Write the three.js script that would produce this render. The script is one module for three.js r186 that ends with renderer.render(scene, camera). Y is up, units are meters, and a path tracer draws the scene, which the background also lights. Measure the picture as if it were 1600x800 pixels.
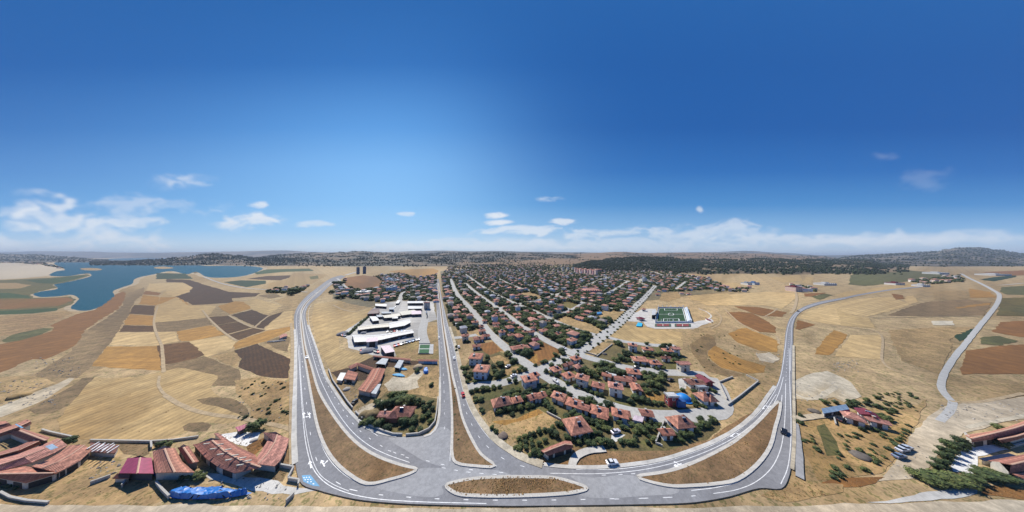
import * as THREE from 'three';
import { mergeGeometries } from 'three/addons/utils/BufferGeometryUtils.js';
import { TessellateModifier } from 'three/addons/modifiers/TessellateModifier.js';

// ------------------------------------------------------------------ camera, sky, sun, exposure
const scene = new THREE.Scene();
const EYE = 60;                                   // the drone hovers 60 m above the plain
const FOC = 335;                                  // focal length on a sheet 800 units high
const camera = new THREE.PerspectiveCamera(2 * Math.atan(400 / FOC) * 180 / Math.PI, 2, 0.5, 60000);
camera.position.set(0, EYE, 0);
camera.lookAt(0, EYE, -100);
const renderer = new THREE.WebGLRenderer({ antialias: true });
renderer.toneMapping = THREE.LinearToneMapping;
renderer.toneMappingExposure = 1.22;
renderer.shadowMap.enabled = true;

const SUN_AZ = -32 * Math.PI / 180, SUN_EL = 50 * Math.PI / 180;
const sunDir = new THREE.Vector3(Math.sin(SUN_AZ) * Math.cos(SUN_EL), Math.sin(SUN_EL), -Math.cos(SUN_AZ) * Math.cos(SUN_EL));
const sun = new THREE.DirectionalLight(new THREE.Color(1, 0.95, 0.86), 4.5);
sun.position.copy(sunDir).multiplyScalar(900).add(new THREE.Vector3(0, 0, -300));
sun.target.position.set(0, 0, -300);
sun.castShadow = true;
Object.assign(sun.shadow.camera, { left: -700, right: 700, top: 500, bottom: -500, near: 1, far: 2500 });
sun.shadow.mapSize.set(4096, 4096);
scene.add(sun, sun.target);

// ------------------------------------------------------------------ numbers: seeded random, noise
function rng(seed) { let s = seed >>> 0; return () => { s = (s + 0x6D2B79F5) >>> 0; let t = s; t = Math.imul(t ^ (t >>> 15), t | 1); t ^= t + Math.imul(t ^ (t >>> 7), t | 61); return ((t ^ (t >>> 14)) >>> 0) / 4294967296; }; }
function hash(x, y) { let h = Math.imul(x | 0, 374761393) + Math.imul(y | 0, 668265263); h = Math.imul(h ^ (h >>> 13), 1274126177); return ((h ^ (h >>> 16)) >>> 0) / 4294967296; }
function vnoise(x, y, px = 0, py = 0) {
  let xi = Math.floor(x), yi = Math.floor(y), fx = x - xi, fy = y - yi;
  const w = (i, p) => p ? ((i % p) + p) % p : i;
  fx = fx * fx * (3 - 2 * fx); fy = fy * fy * (3 - 2 * fy);
  const a = hash(w(xi, px), w(yi, py)), b = hash(w(xi + 1, px), w(yi, py)), c = hash(w(xi, px), w(yi + 1, py)), d = hash(w(xi + 1, px), w(yi + 1, py));
  return a + (b - a) * fx + (c - a) * fy + (a - b - c + d) * fx * fy;
}
function fbm(x, y, o = 4) { let s = 0, a = 0.5, n = 0; for (let i = 0; i < o; i++) { s += a * vnoise(x, y); n += a; x = x * 2.03 + 17.3; y = y * 2.03 + 5.7; a *= 0.5; } return s / n; }
const clamp = (v, a = 0, b = 1) => Math.min(b, Math.max(a, v));
const sstep = (a, b, v) => { const t = clamp((v - a) / (b - a)); return t * t * (3 - 2 * t); };
const s2l = (v) => { v /= 255; return v <= 0.04045 ? v / 12.92 : Math.pow((v + 0.055) / 1.055, 2.4); };
const lin = (r, g, b) => [s2l(r), s2l(g), s2l(b)];

// ------------------------------------------------------------------ sky: deep blue air, paler towards the horizon and round the sun's side, with thin fair-weather clouds
{
  const W = 2048, Hh = 1024, data = new Float32Array(W * Hh * 4);
  // colour by height above the horizon (0 horizon .. 1 high), away from the sun and on the sun's side
  const far = [[0, 208, 224, 238], [0.04, 186, 212, 236], [0.1, 136, 184, 228], [0.2, 76, 143, 207], [0.33, 45, 112, 187], [0.5, 31, 94, 170], [0.75, 33, 93, 167], [1, 38, 98, 170], [3, 30, 82, 152]].map(([t, r, g, b]) => [t, ...lin(r, g, b)]);
  const near = [[0, 228, 240, 248], [0.04, 208, 233, 251], [0.1, 168, 214, 252], [0.2, 142, 199, 250], [0.35, 128, 187, 245], [0.5, 96, 160, 228], [0.75, 57, 120, 194], [1, 47, 108, 180], [3, 40, 95, 165]].map(([t, r, g, b]) => [t, ...lin(r, g, b)]);
  const ramp = (st, t, o) => { let i = 0; while (i < st.length - 2 && t > st[i + 1][0]) i++; const k = clamp((t - st[i][0]) / (st[i + 1][0] - st[i][0])); for (let c = 0; c < 3; c++) o[c] = st[i][c + 1] + (st[i + 1][c + 1] - st[i][c + 1]) * k; };
  // banks: [azimuth tangent, height, half width, half height, cover, streak]
  const banks = [[-1.83, 0.17, 0.16, 0.085, 0.95, 1], [-1.6, 0.12, 0.14, 0.08, 0.85, 1], [-1.72, 0.05, 0.5, 0.055, 0.8, 1], [-1.42, 0.2, 0.26, 0.05, 0.45, 1], [-1.3, 0.29, 0.13, 0.035, 0.55, 2], [-1.45, 0.135, 0.12, 0.022, 0.8, 3],
    [-1.04, 0.135, 0.14, 0.04, 0.9, 3], [-1.0, 0.2, 0.05, 0.016, 0.85, 3], [-0.78, 0.125, 0.08, 0.014, 0.6, 3], [-0.41, 0.165, 0.05, 0.01, 0.75, 3], [-0.06, 0.158, 0.05, 0.014, 0.95, 3], [-0.05, 0.13, 0.06, 0.014, 0.95, 3], [0.03, 0.095, 0.2, 0.022, 0.75, 3],
    [0.15, 0.225, 0.07, 0.014, 0.5, 2], [0.19, 0.135, 0.07, 0.014, 0.8, 3], [0.35, 0.09, 0.24, 0.035, 0.6, 1], [0.75, 0.1, 0.32, 0.04, 0.62, 1], [0.73, 0.18, 0.016, 0.014, 0.6, 3], [1.2, 0.055, 0.5, 0.03, 0.62, 3], [1.6, 0.065, 0.4, 0.028, 0.5, 3], [1.9, 0.075, 0.3, 0.03, 0.55, 1], [1.62, 0.3, 0.12, 0.06, 0.12, 2], [1.45, 0.39, 0.06, 0.02, 0.14, 2], [-0.2, 0.04, 0.6, 0.03, 0.45, 3], [0.4, 0.04, 0.8, 0.025, 0.4, 3]];
  const a = [0, 0, 0], b = [0, 0, 0];
  for (let j = 0; j < Hh; j++) {
    const el = ((j + 0.5) / Hh - 0.5) * Math.PI;
    for (let i = 0; i < W; i++) {
      // equirectangular: direction (cos(phi), sin(phi)) with phi = (u - 0.5) * 2 pi, x = cos, z = sin
      const phi = ((i + 0.5) / W - 0.5) * 2 * Math.PI, x = Math.cos(phi) * Math.cos(el), z = Math.sin(phi) * Math.cos(el), y = Math.sin(el);
      const az = Math.atan2(x, -z), ca = Math.max(Math.cos(az), 0.39);
      const t = Math.max(0, Math.tan(Math.min(el, 1.45)) / ca) * FOC / 400;
      ramp(far, t, a); ramp(near, t, b);
      let dz = Math.abs(az - SUN_AZ); if (dz > Math.PI) dz = 2 * Math.PI - dz;
      const k = Math.exp(-Math.pow(dz / 0.62, 2)) * (1 - 0.35 * sstep(0.5, 1.2, t)), o = (j * W + i) * 4;
      const rgb = [0, 1, 2].map((c) => a[c] + (b[c] - a[c]) * k);
      if (el > 0 && el < 0.6 && z < 0) {
        const tx = Math.tan(clamp(az, -1.35, 1.35)) * FOC / 400; let cov = 0;
        for (const [cx, cy, rx, ry, d, st] of banks) {
          const ux = (tx - cx) / rx, uy = (t - cy) / ry; if (Math.abs(ux) > 1.7 || Math.abs(uy) > 2) continue;
          const wx = fbm(tx * 7 + 3, t * 16 + cx * 9, 4) - 0.5, wy = fbm(tx * 8 + 40, t * 18 + cx * 5, 4) - 0.5;
          const r2 = Math.pow(ux + wx * 1.1, 2) + Math.pow(uy + wy * 1.7, 2);
          const n = fbm(tx * (st === 3 ? 20 : 22) + wx * 5, t * (st === 3 ? 70 : st === 2 ? 60 : 52) + wy * 5 + cx * 7, 6);
          let v = st === 3 ? sstep(0.3, 0.78, n + 0.4 * (1 - r2) - 0.12) : sstep(0.42, 0.98, n + 0.34 * (1 - r2));
          v *= sstep(1.5, 0.35, r2) * d; cov = 1 - (1 - cov) * (1 - v);
        }
        cov *= sstep(0.0, 0.02, t);
        const cl = lin(236, 241, 248); for (let c = 0; c < 3; c++) rgb[c] += (cl[c] - rgb[c]) * cov * 0.92;
      }
      if (el < 0) { rgb[0] = a[0]; rgb[1] = a[1]; rgb[2] = a[2]; }
      for (let c = 0; c < 3; c++) data[o + c] = rgb[c] / 1.22; data[o + 3] = 1;
    }
  }
  const sky = new THREE.DataTexture(data, W, Hh, THREE.RGBAFormat, THREE.FloatType);
  sky.mapping = THREE.EquirectangularReflectionMapping; sky.magFilter = sky.minFilter = THREE.LinearFilter; sky.wrapS = THREE.RepeatWrapping; sky.colorSpace = THREE.LinearSRGBColorSpace; sky.needsUpdate = true;
  scene.background = sky; scene.environment = sky;
}

// ------------------------------------------------------------------ survey sheets: a point read off a sheet of the site becomes a point on the ground (or at a height above it)
const SH = { A1: [0, 380, 280], A2: [260, 380, 280], A3: [520, 380, 280], A4: [780, 380, 280], A5: [1040, 380, 280], A6: [1300, 380, 280], B1: [0, 590, 280], B2: [260, 590, 280], B3: [520, 590, 280], B4: [780, 590, 280], B5: [1040, 590, 280], B6: [1300, 590, 280],
  C1: [700, 530, 140], C2: [840, 530, 140], C3: [980, 530, 140], C4: [740, 620, 140], C5: [880, 620, 140], C6: [1000, 620, 140], C7: [530, 465, 140], E: [500, 555, 190.6], D1: [700, 430, 140], D2: [840, 430, 140], D3: [980, 430, 140], D4: [500, 385, 140], F5: [0, 640, 160], F6: [1240, 600, 160], F7: [1440, 640, 160], F8: [150, 660, 160], G4: [300, 660, 180], P: [0, 0, 1067] };
const K = (s, u, v) => { const [x, y, w] = SH[s]; return [x + u * w / 1067, y + v * w / 1067]; };
function at(p, h = 0) { const d = (EYE - h) * FOC / Math.max(p[1] - 400, 0.5); return new THREE.Vector3((p[0] - 800) * d / FOC, h, -d); }
const KS = (s, pts) => { const o = []; for (let i = 0; i < pts.length; i += 2) o.push(K(s, pts[i], pts[i + 1])); return o; };

// ------------------------------------------------------------------ textures: what surfaces are made of
function tex(size, fn, color = true) {
  const d = new Uint8Array(size * size * 4);
  for (let j = 0; j < size; j++) for (let i = 0; i < size; i++) { const v = fn(i / size, j / size), o = (j * size + i) * 4; if (Array.isArray(v)) { d[o] = clamp(v[0]) * 255; d[o + 1] = clamp(v[1]) * 255; d[o + 2] = clamp(v[2]) * 255; } else d[o] = d[o + 1] = d[o + 2] = clamp(v) * 255; d[o + 3] = 255; }
  const t = new THREE.DataTexture(d, size, size, THREE.RGBAFormat); t.wrapS = t.wrapT = THREE.RepeatWrapping; t.magFilter = THREE.LinearFilter; t.minFilter = THREE.LinearMipmapLinearFilter; t.generateMipmaps = true;
  if (color) t.colorSpace = THREE.SRGBColorSpace; t.needsUpdate = true; return t;
}
const rep = (t, s, sy = s) => { const c = t.clone(); c.repeat.set(1 / s, 1 / sy); c.needsUpdate = true; return c; };
const tn = (u, v, p, q = p) => vnoise(u * p, v * q, p, q);
const grain = (u, v) => 0.3 * tn(u, v, 8) + 0.28 * tn(u + .3, v, 24) + 0.24 * tn(u, v + .6, 80) + 0.18 * tn(u, v, 220);
const T_soil = tex(512, (u, v) => 0.74 + 0.4 * (grain(u, v) - 0.45));
const T_soilB = tex(512, (u, v) => grain(u, v), false);
const T_rows = tex(512, (u, v) => { const w = u + 0.004 * (tn(u, v, 6) - .5); const r = 0.5 + 0.5 * Math.sin(w * Math.PI * 2 * 10), r2 = 0.5 + 0.5 * Math.sin(w * Math.PI * 2 * 3 + 1); return 0.76 + 0.07 * (r - .5) + 0.05 * (r2 - .5) + 0.3 * (grain(u, v) - 0.45) + 0.05 * (tn(u, v, 90, 12) - .5); });
const T_plough = tex(512, (u, v) => { const w = u + 0.02 * (tn(u, v, 9) - .5); const r = 0.5 + 0.5 * Math.sin(w * Math.PI * 2 * 16); return 0.74 + 0.12 * (r - .5) + 0.42 * (grain(u, v) - 0.45) + 0.14 * (tn(u, v, 90, 30) - .5); });
const T_scrub = tex(512, (u, v) => { const g = grain(u, v), s = sstep(0.56, 0.72, 0.5 * tn(u, v, 40) + 0.5 * tn(u, v, 110)); const b = 0.77 + 0.42 * (g - .45); return [b * (1 - .26 * s), b * (1 - .2 * s), b * (1 - .3 * s)]; });
const T_asph = tex(512, (u, v) => 0.8 + 0.14 * (tn(u, v, 250) - .5) + 0.08 * (tn(u, v, 12) - .5) + 0.06 * (tn(u, v, 50) - .5));
const T_tile = tex(256, (u, v) => { const c = Math.abs(Math.sin(u * Math.PI * 8)), r = (v * 6) % 1, k = hash(Math.floor(u * 8), Math.floor(v * 6)); return 0.66 + 0.12 * c + 0.1 * r + 0.2 * (k - .5) + 0.2 * (tn(u, v, 5) - .5); });
const T_tileB = tex(256, (u, v) => 0.6 * Math.abs(Math.sin(u * Math.PI * 8)) + 0.4 * ((v * 6) % 1), false);
const T_metal = tex(256, (u, v) => 0.86 + 0.06 * Math.sin(u * Math.PI * 2 * 8) + 0.16 * (tn(u, v, 7, 3) - .5) + 0.1 * (tn(u, v, 90, 20) - .5));
const T_metalB = tex(256, (u) => 0.5 + 0.5 * Math.sin(u * Math.PI * 2 * 8), false);
const T_plas = tex(256, (u, v) => 0.92 + 0.1 * (tn(u, v, 5) - .5) + 0.08 * (tn(u, v, 30) - .5) + 0.06 * (tn(u, v, 20, 4) - .5));
const T_leaf = tex(128, (u, v) => 0.7 + 0.5 * (tn(u, v, 10) - .5) + 0.3 * (tn(u, v, 40) - .5));
const T_turf = tex(512, (u, v) => 0.74 + 0.2 * (tn(u, v, 30) - .5) + 0.25 * (tn(u, v, 150) - .5));

const mats = {};
function M(key, rgb, o = {}) {
  if (mats[key]) return mats[key];
  const m = new THREE.MeshStandardMaterial({ roughness: 0.92, ...o }); m.color.setRGB(...rgb); mats[key] = m; m.name = key; return m;
}
// ------------------------------------------------------------------ shapes
const V = (x, y, z) => new THREE.Vector3(x, y, z);
const names = {};
function numbered(n) { const k = names[n] = (names[n] ?? -1) + 1; return k ? n + '_' + String(k).padStart(3, '0') : n; }
function tag(o, label, category, group, kind) { if (label) o.userData.label = label; if (category) o.userData.category = category; if (group) o.userData.group = group; if (kind) o.userData.kind = kind; return o; }
function mesh(name, g, m, parent = scene) { const o = new THREE.Mesh(g, m); o.name = parent === scene ? numbered(name) : name; o.castShadow = o.receiveShadow = true; parent.add(o); return o; }
function thing(name, pos, yaw = 0) { const g = new THREE.Group(); g.name = numbered(name); g.position.copy(pos); g.rotation.y = yaw; scene.add(g); return g; }
// flat-shaded polygons with uv in metres (u level, v up the slope)
function polys(faces, up = false) {
  const P = [], N = [], U = [];
  for (const f of faces) {
    const n = V(0, 0, 0); for (let i = 1; i < f.length - 1; i++) n.add(f[i].clone().sub(f[0]).cross(f[i + 1].clone().sub(f[0])));
    n.normalize(); let q = f; if (up && n.y < 0) { n.negate(); q = f.slice().reverse(); }
    const ux = Math.abs(n.y) > 0.999 ? V(1, 0, 0) : V(0, 1, 0).cross(n).normalize(), vx = n.clone().cross(ux);
    for (let i = 1; i < q.length - 1; i++) for (const p of [q[0], q[i], q[i + 1]]) { P.push(p.x, p.y, p.z); N.push(n.x, n.y, n.z); U.push(p.dot(ux), p.dot(vx)); }
  }
  const g = new THREE.BufferGeometry(); g.setAttribute('position', new THREE.Float32BufferAttribute(P, 3)); g.setAttribute('normal', new THREE.Float32BufferAttribute(N, 3)); g.setAttribute('uv', new THREE.Float32BufferAttribute(U, 2)); return g;
}
function boxF(x0, x1, y0, y1, z0, z1) { const p = (x, y, z) => V(x, y, z); return [[p(x0, y0, z1), p(x1, y0, z1), p(x1, y1, z1), p(x0, y1, z1)], [p(x1, y0, z0), p(x0, y0, z0), p(x0, y1, z0), p(x1, y1, z0)], [p(x0, y0, z0), p(x0, y0, z1), p(x0, y1, z1), p(x0, y1, z0)], [p(x1, y0, z1), p(x1, y0, z0), p(x1, y1, z0), p(x1, y1, z1)], [p(x0, y1, z1), p(x1, y1, z1), p(x1, y1, z0), p(x0, y1, z0)], [p(x0, y0, z0), p(x1, y0, z0), p(x1, y0, z1), p(x0, y0, z1)]]; }
const box = (...a) => polys(boxF(...a));
function smooth(pts, n = 6, closed = false) { const c = new THREE.CatmullRomCurve3(pts.map((p) => V(p[0], p[1], 0)), closed, 'centripetal'); return c.getPoints(pts.length * n).map((p) => [p.x, p.y]); }
// a sheet of ground: outline on the ground -> tessellated flat mesh, uv in metres turned by dir, patchy colour from noise
let layer = 0;
const tess = (e, it) => new TessellateModifier(e, it);
const inPoly = (x, z, q) => { let c = false; for (let i = 0, j = q.length - 1; i < q.length; j = i++) if ((q[i].z > z) !== (q[j].z > z) && x < (q[j].x - q[i].x) * (z - q[i].z) / (q[j].z - q[i].z) + q[i].x) c = !c; return c; };
function outline(pts, { jitter = 1, smoothN = 0 } = {}) {
  let q = (smoothN ? smooth(pts, smoothN, true) : pts).map((p) => at(p));
  if (jitter) { const o = []; q.forEach((p, i) => { const r = q[(i + 1) % q.length], L = p.distanceTo(r), n = Math.max(1, Math.min(26, Math.round(L / (2 + Math.abs(p.z) * 0.018)))); for (let k = 0; k < n; k++) { const v = p.clone().lerp(r, k / n), a = jitter * (0.25 + Math.abs(p.z) * 0.0035); v.x += (fbm(v.x * .21 + i, v.z * .21, 3) - .5) * 2.6 * a; v.z += (fbm(v.z * .2 + 31, v.x * .2, 3) - .5) * 2.6 * a; o.push(v); } }); q = o; }
  return q;
}
function colourise(g, y, { dir = 0, patch = 0.3, tint = null, scale = 1, rise = false } = {}) {
  const p = g.attributes.position, n = p.count, C = new Float32Array(n * 3), U = new Float32Array(n * 2), N = new Float32Array(n * 3), c = Math.cos(dir), s = Math.sin(dir);
  for (let i = 0; i < n; i++) {
    const x = p.getX(i), z = p.getZ(i), d = Math.hypot(x, z); p.setY(i, rise ? y * clamp(d / 500, .15, 1) : y);
    const S = 1 / (scale * (6 + d * 0.06));
    let f = 1 + patch * ((fbm(x * S + 9, z * S, 3) - .5) * 1.5 + (fbm(x * S * 0.25, z * S * 0.25 + 4, 3) - .5) * 1.6);
    const h = (fbm(x * S * .6 + 70, z * S * .6, 3) - .5) * patch * 0.7;
    C[i * 3] = f * (1 + h * .5); C[i * 3 + 1] = f; C[i * 3 + 2] = f * (1 - h * .7);
    if (tint) { const k = clamp((fbm(x * S * 1.4 + 200, z * S * 1.4, 4) - tint[3]) * tint[4]); for (let e = 0; e < 3; e++) C[i * 3 + e] *= 1 + (tint[e] - 1) * k; }
    U[i * 2] = x * c + z * s; U[i * 2 + 1] = -x * s + z * c; N[i * 3 + 1] = 1;
  }
  g.setAttribute('color', new THREE.BufferAttribute(C, 3)); g.setAttribute('uv', new THREE.BufferAttribute(U, 2)); g.setAttribute('normal', new THREE.BufferAttribute(N, 3)); return g;
}
function sheetGeo(q, y, opt = {}) {
  const sh = new THREE.Shape(q.map((p) => new THREE.Vector2(p.x, -p.z)));
  let g = new THREE.ShapeGeometry(sh).toNonIndexed(); g.rotateX(-Math.PI / 2);
  let area = Math.abs(THREE.ShapeUtils.area(q.map((p) => new THREE.Vector2(p.x, p.z))));
  g = tess(opt.edge ?? Math.max(0.9, Math.sqrt(area) / 16), opt.iter ?? 7).modify(g);
  if (g.index) g = g.toNonIndexed();
  // faces up
  const P = g.attributes.position; for (let i = 0; i < P.count; i += 3) { const a = V().fromBufferAttribute(P, i), b = V().fromBufferAttribute(P, i + 1), c = V().fromBufferAttribute(P, i + 2); if (b.clone().sub(a).cross(c.clone().sub(a)).y < 0) { P.setXYZ(i + 1, c.x, c.y, c.z); P.setXYZ(i + 2, b.x, b.y, b.z); } }
  return colourise(g, y, opt);
}
const sheets = [];
function sheet(name, pts, m, opt = {}) {
  const y = opt.y ?? (0.02 + (layer++) * 0.0015), q = outline(pts, opt), o = mesh(name, sheetGeo(q, y, { rise: opt.y === undefined, ...opt }), m);
  o.userData.kind = 'structure'; o.castShadow = false; sheets.push({ name, q, y }); return o;
}
// a road or path of even width along a line on the ground
const streets = [];
function ribbonGeo(q, w, y, opt = {}) {
  const sk = opt.skirt, n = q.length, P = [], I = [], W = (t) => Array.isArray(w) ? w[0] + (w[1] - w[0]) * t : w, cols = opt.cols ?? 3; let L = 0; const U = [];
  for (let i = 0; i < n; i++) {
    const a = q[Math.max(0, i - 1)], b = q[Math.min(n - 1, i + 1)], t = b.clone().sub(a).normalize(), s = V(-t.z, 0, t.x); if (i) L += q[i].distanceTo(q[i - 1]);
    for (let k0 = 0; k0 <= cols + (sk ? 2 : 0); k0++) { const k = sk ? clamp(k0 - 1, 0, cols) : k0; let off = (k / cols - .5) * W(i / (n - 1)); if ((k === 0 || k === cols) && opt.rough) off *= 1 + opt.rough * (fbm(L * .3 + k * 9, k * 3.3, 3) - .5); P.push(q[i].x + s.x * off, y, q[i].z + s.z * off); U.push(off, L); }
    if (i) for (let k = 0, cc = cols + (sk ? 2 : 0); k < cc; k++) { const c = cc + 1, o = (i - 1) * c + k; I.push(o, o + 1, o + c + 1, o, o + c + 1, o + c); }
  }
  const g = new THREE.BufferGeometry(); g.setAttribute('position', new THREE.Float32BufferAttribute(P, 3)); g.setIndex(I); colourise(g, y, opt); g.setAttribute('uv', new THREE.Float32BufferAttribute(U, 2)); if (sk) { const c = cols + 3, a = g.attributes.position; for (let i = 0; i < n; i++) { a.setY(i * c, -.05); a.setY(i * c + c - 1, -.05); } } return g;
}
function walk(pts, step = 4, n = 8) { const c = new THREE.CatmullRomCurve3(smooth(pts, n).map((p) => at(p)), false, 'centripetal'); const L = c.getLength(), k = Math.max(2, Math.min(220, Math.round(L / step))); return c.getSpacedPoints(k); }
function road(name, pts, w, m, opt = {}) {
  const q = walk(pts, opt.step ?? 4), y = opt.y ?? (0.02 + (layer++) * 0.0015), o = mesh(name, ribbonGeo(q, w, y, { rise: !opt.skirt, ...opt }), m); o.userData.kind = 'structure'; o.castShadow = false;
  streets.push({ q, w: (Array.isArray(w) ? Math.max(...w) : w) / 2, town: opt.town }); return o;
}

// ------------------------------------------------------------------ ground materials
const gm = (k, r, g, b, map, rp, o = {}) => M(k, lin(r, g, b), { vertexColors: true, map: rep(map, rp), bumpMap: rep(T_soilB, rp), bumpScale: o.bump ?? 0.04, ...(o.x ?? {}) });
const G = {
  base: gm('dry_ground', 206, 176, 130, T_scrub, 34), straw: gm('straw', 208, 176, 120, T_rows, 26), gold: gm('gold_stubble', 190, 142, 70, T_rows, 22), pale: gm('pale_stubble', 224, 190, 132, T_rows, 30),
  tan: gm('tan_soil', 192, 158, 108, T_scrub, 28), brown: gm('brown_field', 154, 106, 52, T_rows, 24), plough: gm('ploughed', 100, 70, 36, T_plough, 20, { bump: 0.09 }), dark: gm('dark_plough', 84, 57, 31, T_plough, 24, { bump: 0.09 }), grey: gm('grey_soil', 146, 120, 84, T_scrub, 22),
  olive: gm('olive_meadow', 112, 108, 60, T_scrub, 40), green: gm('green_crop', 62, 92, 44, T_turf, 30), dgreen: gm('dark_crop', 40, 70, 38, T_turf, 30), dirt: gm('pale_dirt', 226, 208, 178, T_soil, 20), chalk: gm('chalk', 234, 220, 192, T_soil, 18), conc: gm('concrete', 198, 195, 188, T_plas, 9, { bump: 0.02 }),
  white: gm('white_yard', 232, 230, 226, T_plas, 12, { bump: 0.02 }), verge: gm('verge_grass', 158, 124, 86, T_scrub, 14), asph: gm('asphalt', 156, 156, 159, T_asph, 7, { bump: 0.01 }), asph2: gm('worn_asphalt', 184, 184, 185, T_asph, 8, { bump: 0.01 }), street: gm('street_paving', 208, 206, 200, T_asph, 8, { bump: 0.01 }), sand: gm('shore_sand', 214, 192, 156, T_soil, 25),
  garden: gm('garden_soil', 128, 112, 70, T_scrub, 16), town: gm('town_ground', 138, 124, 92, T_scrub, 26), track: gm('dirt_track', 214, 188, 148, T_soil, 8), paint: M('white_paint', lin(238, 238, 236), { roughness: 0.7, vertexColors: true, map: rep(T_plas, 3) }),
};

// ------------------------------------------------------------------ the ground: one sheet to the horizon, coarser with distance
{
  const rows = [-40]; let d = 20; while (d < 26000) { rows.push(d); d *= 1.055; } rows.push(30000);
  const P = [], I = [], nc = 150;
  rows.forEach((r, j) => { for (let i = 0; i <= nc; i++) { const k = (i / nc - .5) * 2, w = Math.max(r, 60) * 2.7 + 120; P.push(k * w, 0, -r); } if (j) for (let i = 0; i < nc; i++) { const o = (j - 1) * (nc + 1) + i; I.push(o, o + 1, o + nc + 2, o, o + nc + 2, o + nc + 1); } });
  const g = new THREE.BufferGeometry(); g.setAttribute('position', new THREE.Float32BufferAttribute(P, 3)); g.setIndex(I); colourise(g, 0, { patch: 0.42, tint: [0.78, 0.74, 0.66, 0.48, 5] });
  const o = mesh('ground', g, G.base); o.userData.kind = 'structure'; o.castShadow = false;
}
// ------------------------------------------------------------------ lake with sandy shore
const lakeP = [[151, 405.6], [112, 408], [84, 411.5], [102, 421.5], [88, 423.5], [77, 430], [105, 431.5], [125, 428.6], [139, 427.2], [143, 430.5], [122, 437], [100, 441.7], [84.5, 444.5], [90, 450.5], [64, 455.5], [52, 459.5], [59, 463.5], [89, 463.2], [113, 460.8], [123, 466.5], [117, 474], [110, 481], [118, 484], [136, 485.5], [154, 480.5], [173, 472], [181, 464], [176, 456], [194, 448], [207, 443], [210, 436.5], [241, 428.5], [268, 423.5], [292, 428.5], [307, 424.6], [321, 432], [347, 434], [386, 430], [411, 419.5], [398, 416.5], [345, 415.2], [322, 415.5], [300, 413.5], [280, 413], [215, 412.5], [190, 411.5], [215, 409], [260, 407.2], [320, 405.4], [330, 403.8], [240, 403], [190, 403.6]];
{
  const water = new THREE.MeshPhysicalMaterial({ roughness: 0.32, ior: 1.33, specularIntensity: 0.26, bumpMap: rep(tex(256, (u, v) => 0.5 * tn(u, v, 18, 30) + 0.5 * tn(u, v, 60, 90), false), 60), bumpScale: 0.5 }); water.color.setRGB(...lin(20, 72, 80)); water.vertexColors = true;
  const q = outline(lakeP, { smoothN: 4, jitter: 0.4 });
  const ring = [...q, q[0]];
  const sg = ribbonGeo(ring, 7, 0.012, { cols: 4, rough: 0.9, patch: 0.2 });
  const P = sg.attributes.position, c = 5; ring.forEach((p, i) => { const w = clamp(Math.abs(p.z) * 0.028, 5, 40); for (let k = 0; k < c; k++) { const o = i * c + k, f = w / 7; P.setX(o, p.x + (P.getX(o) - p.x) * f); P.setZ(o, p.z + (P.getZ(o) - p.z) * f); } });
  mesh('shore', sg, G.sand).userData.kind = 'structure';
  const o = mesh('lake', sheetGeo(q, 0.016, { patch: 0.14, scale: 2 }), water); o.userData.kind = 'structure'; sheets.push({ name: 'lake', q });
  for (const pts of [KS('A1', [475, 152, 540, 147, 608, 155, 600, 160, 500, 160]), KS('A1', [915, 145, 970, 139, 1035, 147, 1000, 152, 930, 151])]) sheet('islet', pts, G.tan, { smoothN: 3, jitter: .4 });
}
// ------------------------------------------------------------------ fields, meadows, lots
const F = (m, s, pts, o = {}) => sheet(o.n ?? 'field', KS(s, pts), m, { patch: 0.42, ...o });
// west of the highway
F(G.olive, 'A1', [-260, 232, 130, 214, 290, 206, 525, 185, 536, 194, 460, 217, 378, 236, 315, 248, 334, 266, 232, 288, 178, 306, 205, 326, 330, 324, 418, 316, 452, 336, 432, 362, 350, 392, 200, 415, -260, 436], { n: 'meadow', tint: [1.25, 1.02, .8, .45, 5], patch: .5 });
F(G.green, 'A1', [-200, 296, 60, 296, 168, 312, 190, 328, 80, 326, -200, 332], { n: 'meadow', patch: .5 }); F(G.green, 'A1', [-200, 410, 120, 398, 345, 384, 335, 402, 200, 418, -200, 434], { n: 'meadow', patch: .5 });
F(G.brown, 'A1', [-200, 338, 180, 332, 415, 322, 435, 342, 340, 374, 60, 392, -200, 396], { tint: [.75, .95, .7, .48, 5] }); F(G.tan, 'A1', [-200, 240, 90, 236, 190, 250, 110, 270, -200, 277]);
F(G.green, 'A1', [150, 222, 290, 212, 500, 190, 505, 198, 400, 226, 320, 240, 250, 240], { n: 'meadow', patch: .6 });
F(G.dirt, 'A1', [-260, 120, 100, 118, 260, 130, 380, 158, 320, 172, 272, 196, 120, 210, -260, 228], { n: 'bare_land', tint: [.7, .66, .6, .5, 6] });
F(G.brown, 'A1', [742, 286, 748, 312, 735, 350, 700, 392, 620, 442, 500, 522, 480, 570, 430, 622, 270, 692, 190, 692, 0, 772, -260, 850, -260, 650, 0, 602, 100, 582, 310, 524, 322, 504, 300, 490, 450, 424, 560, 398, 640, 352, 692, 302], { patch: .22 });
F(G.tan, 'A1', [-260, 448, 200, 424, 380, 404, 440, 412, 300, 478, 260, 500, 100, 540, -260, 590], { tint: [.86, .8, .8, .5, 5] });
F(G.olive, 'A1', [10, 578, 60, 552, 120, 532, 260, 505, 318, 508, 240, 545, 120, 580, 40, 590], { n: 'reed_bed', patch: .6 });
F(G.grey, 'A1', [755, 300, 860, 262, 860, 300, 800, 345, 770, 420, 700, 525, 650, 605, 540, 735, 470, 800, 180, 800, 430, 640, 500, 530, 640, 445, 720, 380], { n: 'bare_land', tint: [1.35, 1.36, 1.38, .45, 6], patch: .3, dir: .6 });
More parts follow.
